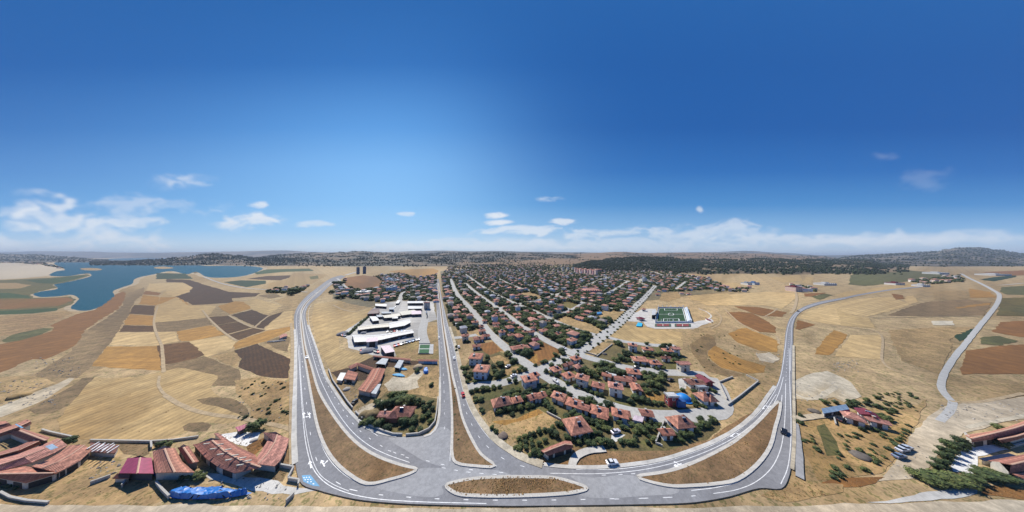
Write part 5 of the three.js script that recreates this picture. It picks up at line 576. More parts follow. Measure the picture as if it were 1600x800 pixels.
block('D4', 433, 458, 250, 330, { name: 'tower_block', wall: W.tower, roof: W.tower, label: 'left of two dark twin towers standing alone on the plain', dp: 6 }); block('D4', 510, 535, 242, 324, { name: 'tower_block', wall: W.tower, roof: W.tower, label: 'right of two dark twin towers standing alone on the plain', dp: 6 });
for (let i = 0; i < 9; i++) block('A4', 452 + i * 15 + (i > 4 ? 3 : 0), 465 + i * 15 + (i > 4 ? 3 : 0), 150 + (i % 2) * 4 + i * 1.2, 172 + i * 2.6, { wall: i % 2 ? W.mauve : W.pink, roof: i % 3 ? R.pink : R.worn, hip: true, dp: 14, label: 'pink apartment block in the dense row below the pine hill', group: 'pink apartment row' });
for (let i = 0; i < 3; i++) block('A4', 375 + i * 30, 388 + i * 30, 146, 160 + i, { wall: W.cream, roof: R.grey, dp: 12, label: 'cream apartment block left of the pink row', group: 'cream apartment blocks' });
for (let i = 0; i < 4; i++) block('A4', 585 + i * 7, 591 + i * 7, 158, 172, { wall: W.mauve, roof: R.worn, hip: true, dp: 10, label: 'small pink apartment block right of the dense row', group: 'small pink blocks' });
block('D4', 770, 820, 390, 422, { wall: W.blue, roof: R.blue, dp: 20, label: 'pale blue public building left of two below the hill', name: 'public_building' }); block('D4', 830, 900, 405, 426, { wall: W.white, roof: R.grey, dp: 20, label: 'pale long public building right of two below the hill', name: 'public_building' }); block('D4', 785, 845, 490, 545, { wall: W.blue, roof: R.grey, dp: 20, label: 'blue-grey mill with square roof by the cross road', name: 'mill' }); block('D4', 420, 555, 545, 566, { wall: W.white, roof: R.white, dp: 14, label: 'white low hall beside the cross road', name: 'hall' }); block('D2', 560, 765, 185, 215, { wall: W.mauve, roof: R.pink, dp: 20, label: 'broad red-roofed school in the town', name: 'school', hip: true });
block('A5', 490, 515, 238, 250, { wall: W.white, roof: R.grey, dp: 14, label: 'white hall left of the blue-roofed hall on the slope', name: 'hall' }); block('A5', 530, 560, 236, 248, { wall: W.blue, roof: MT('bright_blue_sheet', 96, 140, 190), dp: 14, label: 'blue-roofed hall on the slope below the pines', name: 'hall' }); block('A5', 945, 1020, 242, 252, { wall: W.white, roof: R.white, dp: 16, label: 'long white hall on the right beneath the pine slope', name: 'hall' }); block('A5', 775, 815, 262, 290, { wall: W.pink, roof: R.maroon, dp: 14, label: 'maroon-roofed hall at the end of the dirt track', name: 'hall' }); block('A6', 540, 585, 250, 260, { wall: W.white, roof: R.white, dp: 12, label: 'white shed beside the bending highway', name: 'hall' }); block('A6', 380, 435, 238, 250, { wall: W.white, roof: R.maroon, dp: 14, label: 'row house with red roof behind the highway', name: 'hall' }); block('A6', 640, 700, 176, 186, { wall: W.white, roof: R.white, dp: 30, label: 'white factory at the foot of the mountain', name: 'factory' }); block('A6', 975, 1070, 186, 194, { wall: W.white, roof: R.white, dp: 30, label: 'long white greenhouse beside the dark green field', name: 'greenhouse' });
{ const p = at(K('A4', 855, 236)), g = thing('minaret', p), d = -p.z, h = 56 * .2624 * d / FOC; mesh('shaft', new THREE.CylinderGeometry(1.1, 1.4, h * .8, 12).translate(0, h * .4, 0), W.white, g); mesh('gallery', new THREE.CylinderGeometry(2, 1.5, 1.2, 12).translate(0, h * .72, 0), W.white, g); mesh('spire', new THREE.ConeGeometry(1.1, h * .2, 12).translate(0, h * .9, 0), R.grey, g); tag(g, 'tall slender white minaret at the end of the avenue', 'minaret');
  const m = thing('mosque', p.clone().add(V(9, 0, -9))); mesh('prayer_hall', box(-8, 8, 0, 6, -8, 8), W.cream, m); mesh('dome', new THREE.SphereGeometry(5.6, 16, 8, 0, Math.PI * 2, 0, Math.PI / 2).translate(0, 6, 0), R.grey, m); tag(m, 'low domed mosque beside the slender minaret', 'mosque'); }
longHouse('farm_shed', 'A2', [672, 552, 695, 540, 715, 538], null, [678, 566, 700, 556, 722, 552], 2.6, 3.2, R.pink, W.grey, 'lone pink-roofed shed in the fields left of the highway', 'shed');
for (let i = 0; i < 3; i++) { const c = at(K('A2', 640 + i * 16, 585)), o = thing('concrete_trough', c, .5); mesh('trough', mergeGeometries([box(-3.2, 3.2, .1, .6, -.5, -.3), box(-3.2, 3.2, .1, .6, .3, .5), box(-3.2, 3.2, .1, .25, -.3, .3)]), concM, o); tag(o, 'pale concrete trough beside the lone pink shed', 'trough', 'troughs by the lone shed'); }
// ------------------------------------------------------------------ stadium
{ const g = thing('football_pitch', at(K('D3', 520, 560))); g.userData = { label: 'large green football pitch with white lines, fenced', category: 'pitch' }; const y = .42, bp = g.position, q = KS('D3', [372, 396, 665, 396, 712, 562, 338, 562]).map((p) => at(p).sub(bp)); const lerp = (u, v) => { const a = q[0].clone().lerp(q[1], u), b = q[3].clone().lerp(q[2], u), A = EYE * FOC / (430 + 396 * .1312 - 400), B = EYE * FOC / (430 + 562 * .1312 - 400), zz = (A + (B - A) * v); const k = (A - zz) / (A - B); return a.lerp(b, k).setY(y); };
  const fg = []; for (let i = 0; i < 10; i++) fg.push([[lerp(i / 10, 0), lerp((i + 1) / 10, 0), lerp((i + 1) / 10, 1), lerp(i / 10, 1)]]);
  fg.forEach((f, i) => mesh('turf_strip', polys(f, true), M(i % 2 ? 'turf_a' : 'turf_b', i % 2 ? lin(50, 98, 50) : lin(46, 90, 46), { map: rep(T_turf, 20) }), g));
  const L = [], seg = (u0, v0, u1, v1) => { const a = lerp(u0, v0), b = lerp(u1, v1), t = b.clone().sub(a).normalize(), s = V(-t.z, 0, t.x).multiplyScalar(.2); for (const p of [a, b]) p.y += .02; L.push([a.clone().add(s), b.clone().add(s), b.clone().sub(s), a.clone().sub(s)]); };
  seg(.03, .04, .97, .04); seg(.97, .04, .97, .96); seg(.97, .96, .03, .96); seg(.03, .96, .03, .04); seg(.03, .5, .97, .5); for (const [a, b] of [[.04, .2], [.96, .8]]) { seg(.25, a, .25, b); seg(.25, b, .75, b); seg(.75, b, .75, a); } for (let i = 0; i < 20; i++) { const A = i / 20 * 6.2832, B = (i + 1) / 20 * 6.2832; seg(.5 + .1 * Math.cos(A), .5 + .09 * Math.sin(A), .5 + .1 * Math.cos(B), .5 + .09 * Math.sin(B)); }
  mesh('pitch_line', polys(L, true), M('arrow_paint'), g);
  for (const v of [.045, .955]) { const a = lerp(.45, v), b = lerp(.55, v), o = mesh('goal', mergeGeometries([box(a.x, a.x + .15, .4, 2.9, a.z - .1, a.z + .1), box(b.x, b.x + .15, .4, 2.9, b.z - .1, b.z + .1), box(a.x + .16, b.x - .01, 2.75, 2.9, a.z - .1, a.z + .1)]), frameM, g); }
  // perimeter wall
  const f = thing('stadium_fence', bp.clone()); const per = [[372, 392], [668, 392], [768, 566], [334, 570]].map(([u, v]) => at(K('D3', u, v)).sub(bp)); for (let i = 0; i < 4; i++) { const a = per[i], b = per[(i + 1) % 4], t = b.clone().sub(a), n = t.length(), gg = box(0, n, 0, 1.3, -.12, .12), o = mesh('fence_panel', gg, W.blue, f); o.position.copy(a); o.rotation.y = Math.atan2(-t.z, t.x); for (let k = 0; k <= 6; k++) { const p = mesh('post', box(-.15, .15, 0, 3.4, -.15, .15), frameM, f); p.position.copy(a.clone().lerp(b, Math.min(.99, k / 6))); } } tag(f, 'pale blue-white fence round the football pitch', 'fence'); }
longHouse('grandstand', 'D3', [300, 415, 345, 412], null, [290, 475, 338, 470], 6, 5.5, R.white, W.dark, 'white-roofed grandstand at the left side of the pitch', 'grandstand', { open: true });
{ const g = thing('terrace', at(K('D3', 720, 470))), bp = g.position; for (let k = 0; k < 4; k++) { const a = at(K('D3', 680 + k * 9, 400)).sub(bp), b = at(K('D3', 722 + k * 11, 560)).sub(bp), t = b.clone().sub(a), o = mesh('seat_step', box(0, t.length(), .3, .7 + k * .5, -.6, .6), k % 2 ? W.blue : W.white, g); o.position.copy(a); o.rotation.y = Math.atan2(-t.z, t.x); } tag(g, 'stepped blue and white terrace along the right side of the pitch', 'terrace'); }
for (const [u0, u1, v0, v1, l] of [[330, 520, 584, 615, 'left red sports court in front of the pitch'], [565, 755, 584, 618, 'right red sports court in front of the pitch']]) { const g = thing('sports_court', at(K('D3', (u0 + u1) / 2, v1))), bp = g.position, r = (a, b, c, d, y) => [[a, b], [c, b], [c, d], [a, d]].map(([u, v]) => at(K('D3', u, v)).sub(bp).setY(y)); mesh('surround', polys([r(u0, v0, u1, v1, .42)], true), M('court_green', lin(96, 118, 96), { map: rep(T_turf, 9) }), g); mesh('playing_area', polys([r(u0 + 22, v0 + 4, u1 - 22, v1 - 4, .44)], true), M('court_red', lin(176, 84, 84), { map: rep(T_turf, 9) }), g); const m = (u0 + u1) / 2; mesh('court_line', polys([r(m - 2, v0 + 4, m + 2, v1 - 4, .46)], true), M('arrow_paint'), g); tag(g, l, 'court'); }
placed('D3', 112, 205, 478, 545, { roof: R.maroon, wall: W.pink, label: 'red-roofed clubhouse on the pale stadium yard', yaw: .1, cat: 'clubhouse' }); placed('D3', 172, 222, 390, 432, { roof: R.pink, label: 'small pink-roofed hut behind the clubhouse', cat: 'hut' });
{ const g = longHouse('covered_pool', 'D3', [128, 560, 182, 570], null, [104, 606, 174, 608], 1.2, 1.3, M('cyan_sheet', lin(60, 178, 214), { roughness: .4 }), W.dark, 'bright cyan roofed box beside the stadium yard', 'pool cover'); longHouse('red_stand', 'D3', [925, 508, 985, 528], null, [950, 530, 1008, 552], 2.4, 2.8, R.maroon, W.white, 'red-roofed shelter at the tip of the stadium yard', 'shelter'); }
longHouse('blue_container', 'D2', [705, 440, 760, 435], null, [705, 462, 765, 452], 2.4, 2.5, MT('blue_container_sheet', 60, 150, 215), mats.blue_paint, 'bright blue container hut in the dry lot of the town', 'container');
{ const c = at(K('A3', 545, 660)), g = thing('mini_pitch', c); const r = (p, y) => KS('A3', p).map((x) => at(x).sub(c).setY(y)); mesh('surround', polys([r([515, 604, 600, 604, 598, 662, 508, 662], .4)], true), M('court_concrete', lin(190, 190, 186), { map: rep(T_plas, 5) }), g); mesh('turf', polys([r([520, 608, 578, 608, 572, 658, 513, 658], .43)], true), M('mini_turf', lin(72, 128, 84), { map: rep(T_turf, 9) }), g); mesh('pitch_line', polys([r([516.5, 632, 576, 632, 575.6, 634, 516, 634], .45)], true), M('arrow_paint'), g); const f = mesh('fence', polys([r([515, 603, 582, 603], 0), r([508, 663, 576, 663], 0)].map(([a, b]) => [a.clone().setY(.4), b.clone().setY(.4), b.clone().setY(.9), a.clone().setY(.9)])), R.grey, g); tag(g, 'small green five-a-side pitch beside the avenue', 'pitch'); }
// ------------------------------------------------------------------ tarpaulins, dome, walls, gates
function tarp(s, pts, h, label, m = M('blue_tarp', lin(24, 112, 190), { roughness: .45 })) { const q = smooth(KS(s, pts), 4, true).map((p) => at(p)), c = q[0].clone().setY(0), g = sheetGeo(q, 0, { patch: .25, edge: .7, iter: 6 }), P = g.attributes.position; const cen = q.reduce((a, b) => a.add(b), V(0, 0, 0)).divideScalar(q.length); for (let i = 0; i < P.count; i++) { const x = P.getX(i), z = P.getZ(i), inn = inPoly(cen.x + (x - cen.x) * 1.12, cen.z + (z - cen.z) * 1.12, q); P.setXYZ(i, x - c.x, .33 + (inn ? h * (.35 + .65 * fbm(x * .55, z * .55, 4)) : 0.02), z - c.z); } g.computeVertexNormals(); const o = thing('tarpaulin', c); mesh('cover', g, m, o); tag(o, label, 'tarpaulin'); }
tarp('B2', [0, 705, 60, 682, 180, 676, 280, 674, 400, 686, 510, 694, 420, 716, 300, 728, 120, 732, 30, 722], 1.6, 'large crumpled blue tarpaulin spread on the ground at the bottom'); tarp('F8', [602, 536, 780, 530, 930, 532, 900, 560, 700, 575, 610, 572], 1.4, 'blue tarpaulin hanging below the ribbed farm roof'); tarp('E', [630, 175, 700, 165, 745, 190, 690, 192], .4, 'pale blue sheet strewn on the farm yard', M('pale_tarp', lin(110, 170, 205))); tarp('E', [680, 122, 740, 116, 765, 130, 720, 136], .4, 'pale blue sheet behind the strewn one', mats.pale_tarp); tarp('E', [905, 135, 940, 125, 946, 160, 910, 165], 1.5, 'small dark blue covered heap near the farm entrance');
{ const c = at(K('C3', 670, 715)), o = thing('dome_tent', c); const g = new THREE.SphereGeometry(2.6, 14, 8, 0, Math.PI * 2, 0, Math.PI / 2), P = g.attributes.position; for (let i = 0; i < P.count; i++) { const k = 1 + .12 * Math.sin(Math.atan2(P.getZ(i), P.getX(i)) * 7); P.setXYZ(i, P.getX(i) * k, P.getY(i) * .85, P.getZ(i) * k); } g.computeVertexNormals(); mesh('canopy', g, M('dome_blue', lin(30, 130, 205), { roughness: .5 }), o); mesh('ground_sheet', new THREE.CylinderGeometry(3.3, 3.3, .06, 18).translate(0, .36, 0), mats.blue_tarp, o); tag(o, 'bright blue domed tent beside the flat-roofed building', 'tent'); }
{ const c = at(K('C3', 625, 800)), o = thing('shipping_container', c); mesh('body', box(-1.6, 1.6, .3, 2.7, -1.2, 1.2), MT('container_blue', 44, 100, 170), o); mesh('door', box(1.61, 1.66, .4, 2.6, -1.1, 1.1), R.grey, o); tag(o, 'blue container standing beside the dark red wall', 'container'); }
function wallRun(s, pts, h, label, m = W.stone, w = .2) { h *= .42; const q = KS(s, pts).map((p) => at(p)), c = q[0].clone(), g = thing('boundary_wall', c); for (let i = 0; i < q.length - 1; i++) { const a = q[i].clone().sub(c), t = q[i + 1].clone().sub(q[i]), o = mesh('wall_panel', box(-.0, t.length() - .02, -.2, h + .25, -w / 2, w / 2), m, g); o.position.copy(a); o.rotation.y = Math.atan2(-t.z, t.x); const cp = mesh('coping', box(-.0, t.length() - .02, h + .26, h + .34, -w / 2 - .08, w / 2 + .08), concM, o); } return tag(g, label, 'wall'); }
wallRun('E', [345, 590, 440, 632, 560, 680, 640, 706, 720, 708], 1.5, 'curving garden wall of the old farmhouse along the highway'); wallRun('E', [750, 712, 860, 702, 950, 660, 1005, 595, 1022, 500, 1032, 380], 1.5, 'curving garden wall of the old farmhouse along the avenue'); wallRun('E', [75, 135, 110, 230, 180, 330, 240, 420, 285, 475], 1.6, 'white wall between the muddy pen and the highway'); wallRun('E', [310, 508, 370, 565], 1.4, 'short white wall beside the farm gate'); wallRun('C6', [292, 288, 240, 430, 188, 562], 1.4, 'straight white wall dividing the gardens down to the bank'); wallRun('C6', [188, 565, 240, 580, 268, 600], .8, 'short wall stub on the grass bank'); wallRun('C4', [870, 195, 1040, 285], 1, 'low pale wall above the dry garden'); wallRun('C2', [545, 158, 640, 182, 710, 205], 1.1, 'low white wall at the avenue corner lot'); wallRun('C2', [708, 210, 890, 65], 1, 'grey wall splitting the corner lots', W.grey);
wallRun('B5', [372, 168, 440, 118, 552, 28], 1.2, 'white wall zigzag lower edge of the empty plot'); wallRun('B5', [552, 24, 480, -10], 1.2, 'white wall upper right edge of the empty plot'); wallRun('B5', [365, 135, 318, 34], 1.2, 'white wall left edge of the empty plot'); wallRun('B5', [318, 32, 400, 0], 1, 'white wall top edge of the empty plot'); wallRun('G4', [765, 408, 940, 440], 1.8, 'white wall stretching from the barn to the shoulder'); wallRun('G4', [940, 442, 890, 538], 1.8, 'white wall turning back from the shoulder'); wallRun('G4', [890, 540, 990, 558, 985, 598], 1.6, 'white stepped wall beside the blue bay'); wallRun('G4', [945, 680, 870, 755], 1.6, 'white gate wall at the bottom of the farm lane'); wallRun('F8', [150, 575, 0, 630, -60, 650], 1.4, 'pale wall running down left from the magenta shed'); wallRun('F8', [375, 540, 330, 600, 270, 680], 1.4, 'pale wall in front of the rusty lean-to'); wallRun('F8', [625, 650, 690, 730, 760, 800], 1.6, 'pale wall beside the blue tarpaulin'); wallRun('F8', [-60, 200, 250, 206, 560, 212, 800, 198, 1067, 160], 1, 'long field wall behind the farm buildings'); wallRun('F8', [572, 215, 578, 285], 1.4, 'short wall behind the ribbed roof'); wallRun('F5', [435, 222, 520, 248, 620, 270, 760, 300], 1, 'broken field wall above the tiled wings');
wallRun('F7', [920, 405, 1067, 365, 1200, 330], 1, 'low court wall of the right farm'); wallRun('F7', [450, 262, 510, 332], 1.3, 'white end wall at the tip of the long wing'); wallRun('F6', [420, 360, 440, 432], 1, 'low wall of the villa court'); wallRun('B1', [0, 690, 60, 722, 160, 742, 290, 752], .7, 'pale broken wall at the bottom left corner');
// each traced town house told apart by its look and by the landmark it stands nearest to
{
  const marks = [['the blue container hut', K('D2', 735, 452)], ['the broad red-roofed school', K('D2', 660, 210)], ['the brown lot on the diagonal street', K('A4', 260, 660)], ['the football pitch', K('D3', 520, 480)], ['the white flat-roofed cube', K('D1', 113, 600)], ['the maroon-roofed white house', K('C1', 1030, 40)], ['the olive lot in mid-town', K('A4', 400, 370)], ['the far end of the avenue', [686, 440]], ['the street crossing by the avenue trees', K('A4', 440, 650)]].map(([n, p]) => [n, at(p), []]);
  for (const h of townHouses) { let b = null, bd = 1e9; for (const m of marks) { const d = m[1].distanceTo(h.g.position); if (d < bd) { bd = d; b = m; } } b[2].push([bd, h]); }
  const ord = ['nearest', 'second nearest', 'third nearest', 'fourth nearest', 'fifth nearest', 'sixth nearest', 'seventh nearest', 'eighth nearest', 'ninth nearest', 'tenth nearest', 'eleventh nearest', 'twelfth nearest', 'thirteenth nearest', 'fourteenth nearest', 'fifteenth nearest', 'sixteenth nearest'];
  for (const [n, , l] of marks) { l.sort((a, b) => a[0] - b[0]); l.forEach(([, h], i) => { h.g.userData.label = `${h.n > 1 ? 'two-storey' : 'low'} ${h.wall.split('_')[0]} tile-roofed house, ${ord[Math.min(i, 15)]} to ${n}`; }); }
}
// ------------------------------------------------------------------ more of the town: houses along the blocks, the far ones as one mass
const excl = sheets.filter((s) => /vacant|field|lake|stadium|factory|farm|meadow|highway|reed|quarry|bare_land|rough|grass|vineyard|yard/.test(s.name) && s.name !== 'highway');
const hw = sheets.find((s) => s.name === 'highway').q;
const cells = new Map(), cell = (x, z) => Math.floor(x / 20) + ',' + Math.floor(z / 20);
const addSpot = (x, z, r) => { const k = cell(x, z); if (!cells.has(k)) cells.set(k, []); cells.get(k).push([x, z, r]); };
const hits = (x, z, r) => { const cx = Math.floor(x / 20), cz = Math.floor(z / 20); for (let i = -1; i <= 1; i++) for (let j = -1; j <= 1; j++) for (const [a, b, c] of cells.get((cx + i) + ',' + (cz + j)) ?? []) if (Math.hypot(a - x, b - z) < r + c) return true; return false; };
for (const h of houseSpots) addSpot(h.x, h.z, Math.min(h.r, 19));
addSpot(at(K('D3', 520, 480)).x, at(K('D3', 520, 480)).z, 19);
const blocked = (x, z) => { for (const s of excl) if (inPoly(x, z, s.q)) return true; return inPoly(x, z, hw) || islands.some((q) => inPoly(x, z, q)); };
const stGrid = new Map(); for (const s of streets) for (const p of s.q) { const k = cell(p.x, p.z); if (!stGrid.has(k)) stGrid.set(k, []); stGrid.get(k).push([p.x, p.z, s.w]); }
const onStreet = (x, z, r) => { const cx = Math.floor(x / 20), cz = Math.floor(z / 20); for (let i = -1; i <= 1; i++) for (let j = -1; j <= 1; j++) for (const [a, b, c] of stGrid.get((cx + i) + ',' + (cz + j)) ?? []) if (Math.hypot(a - x, b - z) < r + c + 1) return true; return false; };
const regions = [P_(690, 430, 700, 417, 760, 409, 820, 408, 880, 411, 920, 417, 960, 420, 1040, 424, 1110, 436, 1135, 450, 1060, 456, 1022, 456, 975, 500, 940, 524, 900, 548, 842, 576, 800, 545, 745, 512, 722, 520, 706, 505, 695, 468), P_(520, 442, 556, 434, 600, 430, 640, 424, 682, 428, 682, 472, 612, 474, 560, 468, 528, 462), KS('A2', [700, 248, 830, 224, 850, 255, 800, 292, 690, 300, 590, 296]), KS('A1', [-160, 92, 200, 98, 372, 148, 200, 185, -160, 195]), KS('A5', [290, 252, 500, 268, 480, 292, 300, 288]), KS('A5', [740, 250, 860, 262, 900, 290, 770, 286]), KS('A6', [380, 225, 760, 190, 800, 230, 600, 245])];
const rT = rng(90210), cand = [];
regions.forEach((reg, ri) => {
  const xs = reg.map((p) => p[0]), ys = reg.map((p) => p[1]), x0 = Math.min(...xs), x1 = Math.max(...xs), y0 = Math.min(...ys), y1 = Math.max(...ys), flat = reg.map((p) => ({ x: p[0], z: p[1] }));
  for (let k = 0; k < [6200, 1700, 220, 700, 70, 50, 90][ri]; k++) {
    const p = [x0 + (x1 - x0) * rT(), y0 + (y1 - y0) * Math.pow(rT(), 1.25)]; if (!inPoly(p[0], p[1], flat)) continue;
    const w = at(p), d = -w.z, r = (4 + rT() * 2.2) * (d > 900 ? 1.35 : 1); if (hits(w.x, w.z, r * 1.12) || onStreet(w.x, w.z, r * 1.0) || blocked(w.x, w.z)) continue;
    if (rT() < .12) continue; addSpot(w.x, w.z, r); cand.push({ x: w.x, z: w.z, d, r, ri });
  }
});
cand.sort((a, b) => a.r / b.d < b.r / a.d ? 0 : 0 || a.d / a.r - b.d / b.r);
const yawAt = (x, z) => { let best = 1e9, a = 0; for (const s of streets) if (s.town) for (let i = 1; i < s.q.length; i += 2) { const e = (s.q[i].x - x) ** 2 + (s.q[i].z - z) ** 2; if (e < best) { best = e; a = Math.atan2(-(s.q[i].z - s.q[i - 1].z), s.q[i].x - s.q[i - 1].x); } } return a; };
const single = 170;
cand.slice(0, single).forEach((c) => {
  const n = rT() < .25 ? 2 : 1, w = c.r * 1.3, roof = roofPick(), wall = wallPick(), detail = c.d < 280 ? 1 : 0, g = house(V(c.x, .12, c.z), yawAt(c.x, c.z), { w, d: w * (.7 + rT() * .3), n, roof, wall, gable: rT() < .25, rh: 1.2, detail, seed: Math.round(c.x * 3 + c.z) });
  tag(g, c.ri === 0 ? `${n > 1 ? 'two-storey' : 'low'} ${wall.name.split('_')[0]} house with ${{ clay_tile: 'red', clay_tile_orange: 'orange', clay_tile_worn: 'faded red', clay_tile_pink: 'pink', clay_tile_dark: 'dark red' }[roof.name]} roof in the town blocks` : c.ri === 1 ? 'small red-roofed house left of the avenue behind the workshops' : c.ri === 2 ? 'small red-roofed house in the hamlet left of the highway' : 'small far red-roofed house at the edge of the fields', 'house', c.ri === 0 ? 'small houses between the traced ones' : c.ri === 1 ? 'houses behind the workshops' : c.ri === 2 ? 'hamlet houses' : 'outlying houses');
});
{ // the far town, too dense to pick apart
  const rest = cand.slice(single), wg = box(-.5, .5, -.02, 1, -.5, .5), rg = roofGeo(1, 1, 1.02, .45, false, .06, .02).g;
  const wm = M('far_wall', [1, 1, 1], {}), rm = M('far_roof', [1, 1, 1], {}), a = new THREE.InstancedMesh(wg, wm, rest.length), b = new THREE.InstancedMesh(rg, rm, rest.length), m = new THREE.Matrix4(), q = new THREE.Quaternion(), c = new THREE.Color();
  rest.forEach((h, i) => { const w = h.r * 1.2, n = rT() < .15 ? 5.4 : rT() < .4 ? 4 : 2.4; q.setFromAxisAngle(V(0, 1, 0), yawAt(h.x, h.z)); m.compose(V(h.x, 0, h.z), q, V(w, n, w * (.75 + rT() * .3))); a.setMatrixAt(i, m); const y = new THREE.Matrix4().compose(V(h.x, n - 2.6, h.z), q, V(w, 2.6, w)); b.setMatrixAt(i, y); const wc = pick([[236, 232, 226], [226, 214, 196], [206, 214, 226], [214, 196, 186], [190, 186, 180]], rT), rc = pick([[188, 132, 114], [172, 124, 108], [160, 116, 102], [190, 150, 134], [140, 130, 124], [166, 168, 174], [150, 142, 138]], rT); a.setColorAt(i, c.setRGB(...lin(...wc))); b.setColorAt(i, c.setRGB(...lin(...rc))); });
  for (const [o, n, l] of [[a, 'distant_town_walls', 'mass of pale house walls in the far town'], [b, 'distant_town_roofs', 'mass of red roofs in the far town']]) { o.name = n; o.castShadow = o.receiveShadow = true; scene.add(o); tag(o, l, 'houses', null, 'stuff'); }
}
console.log('houses', Object.keys(names).length, names.house, 'cand', cand.length);

// ------------------------------------------------------------------ trees: limbs and leaf clumps
const leafM = M('leaves', [1, 1, 1], { vertexColors: true, roughness: .9 }), barkM = M('bark', lin(92, 76, 60), { map: rep(T_leaf, 1) });
function crownGeo(seed, lobes, n, size, tone, core = .72) {
  const r = rng(seed), P = [], N = [], C = [], base = lin(...tone), tot = lobes.reduce((s, l) => s + l[3] * l[3], 0);
  for (const [lx, ly, lz, lr, sy = .85] of lobes) {
    const ico = new THREE.IcosahedronGeometry(lr * core, 1), ip = ico.attributes.position; for (let i = 0; i < ip.count; i++) { const x = ip.getX(i), y = ip.getY(i), z = ip.getZ(i), k = .8 + .4 * fbm(x * 1.3 / lr + seed + 5, (y + z * 1.7) * 1.3 / lr, 3), L = Math.hypot(x, y, z); P.push(lx + x * k, ly + y * k * sy, lz + z * k); N.push(x / L, y / L, z / L); const m = .72; C.push(base[0] * m, base[1] * m, base[2] * m); }  // solid core, coloured darker, added inside each lobe to block light through the leaves
    const cnt = Math.round(n * lr * lr / tot);
    for (let i = 0; i < cnt; i++) {
      const u = r() * 2 - 1, a = r() * 6.2832, s = Math.sqrt(1 - u * u), dir = V(s * Math.cos(a), u, s * Math.sin(a)), rad = lr * (.66 + .42 * Math.sqrt(r())) * (.86 + .3 * fbm(dir.x * 2 + seed, dir.y * 2 + dir.z * 3, 2));
      const c = V(lx + dir.x * rad, ly + dir.y * rad * sy, lz + dir.z * rad), nn = dir.clone().add(V(r() - .5, r() - .2, r() - .5).multiplyScalar(1.5)).normalize(), t1 = V(r() - .5, r() - .5, r() - .5).cross(nn).normalize(), t2 = nn.clone().cross(t1), h = size * (.6 + r() * .8), w = h * (.55 + r() * .35);
      const q = [c.clone().addScaledVector(t1, -w), c.clone().addScaledVector(t2, -h), c.clone().addScaledVector(t1, w), c.clone().addScaledVector(t2, h)], m = .7 + r() * .7, yel = .9 + r() * .3, sn = nn.clone().lerp(dir, .5).normalize();
      for (const k of [0, 1, 2, 0, 2, 3]) { P.push(q[k].x, q[k].y, q[k].z); N.push(sn.x, sn.y, sn.z); C.push(base[0] * m * yel, base[1] * m, base[2] * m * .9); }
    }
  }
  const g = new THREE.BufferGeometry(); g.setAttribute('position', new THREE.Float32BufferAttribute(P, 3)); g.setAttribute('normal', new THREE.Float32BufferAttribute(N, 3)); g.setAttribute('color', new THREE.Float32BufferAttribute(C, 3)); return g;
}
function lobesOf(seed, k = 6) { const r = rng(seed), l = [[0, 1.0, 0, .74], [.1, .55, 0, .6]]; for (let i = 0; i < k; i++) { const a = i / k * 6.28 + r() * .8, e = .45 + r() * .3; l.push([Math.cos(a) * e, .5 + r() * .8, Math.sin(a) * e, .36 + r() * .24]); } return l; }
function trunkGeo(seed, h) { const r = rng(seed + 5), gs = [new THREE.CylinderGeometry(.07, .12, h, 7).translate(0, h / 2 - .05, 0)]; for (let i = 0; i < 4; i++) { const a = i * 1.57 + r(), g = new THREE.CylinderGeometry(.025, .06, .75, 5).translate(0, .37, 0); g.rotateZ(.6 + r() * .3); g.rotateY(a); g.translate(0, h * (.6 + r() * .3), 0); gs.push(g); } return mergeGeometries(gs); }
const tones = [[78, 92, 52], [64, 80, 46], [92, 102, 56], [70, 88, 54], [58, 74, 46]];
const protos = tones.map((t, i) => ({ crown: crownGeo(100 + i * 7, lobesOf(30 + i * 3, 5 + i % 3), 620, .11, t), trunk: trunkGeo(i, .7) }));
const fars = tones.map((t, i) => crownGeo(300 + i * 7, lobesOf(60 + i * 3, 4), 110, .2, t, .8));
const bushes = tones.map((t, i) => crownGeo(400 + i, [[0, .45, 0, .6, .75], [.4, .35, .2, .42, .8], [-.35, .35, -.2, .45, .8], [.05, .3, -.45, .4, .8]], 240, .11, t));
const treeSpots = [];
const T_ = (s, l, label, group) => { for (let i = 0; i < l.length; i += 3) { const p = K(s, l[i], l[i + 1]), w = at(p), r = l[i + 2] * SH[s][2] / 1067 * (-w.z) / FOC; treeSpots.push({ x: w.x, z: w.z, r: Math.max(.9, r), label, group, d: -w.z }); addSpot(w.x, w.z, Math.min(r, 6) * .6); } };
T_('E', [545, 470, 62, 610, 440, 50, 680, 420, 62, 745, 430, 66, 800, 400, 45, 850, 430, 40, 500, 430, 34, 640, 370, 45, 720, 360, 40, 380, 605, 36, 440, 605, 42, 510, 630, 44, 590, 655, 42, 740, 610, 50, 820, 600, 52, 900, 560, 30, 920, 480, 36, 960, 440, 34, 950, 540, 34, 900, 430, 30, 985, 480, 28, 970, 590, 30, 800, 670, 30, 880, 660, 28], 'broad leafy tree in the walled garden of the old farmhouse', 'trees round the old farmhouse'); T_('E', [850, 150, 30, 975, 270, 22], 'lone small tree in the farm yard by the avenue', 'farm yard trees');
T_('G4', [590, 75, 72, 500, 50, 40], 'dense round tree beside the white farm yard', 'trees at the white yard'); T_('G4', [30, 520, 50, 90, 525, 40, -20, 515, 45, -70, 520, 45], 'low leafy tree beneath the ribbed farm roof', 'trees below the ribbed roof'); T_('F5', [740, 330, 36, 700, 330, 30], 'small bushy tree behind the tiled wings', 'trees behind the tiled wings'); T_('F8', [660, 250, 40, 740, 250, 36, 700, 235, 30], 'bushy tree at the field wall', 'trees at the field wall');
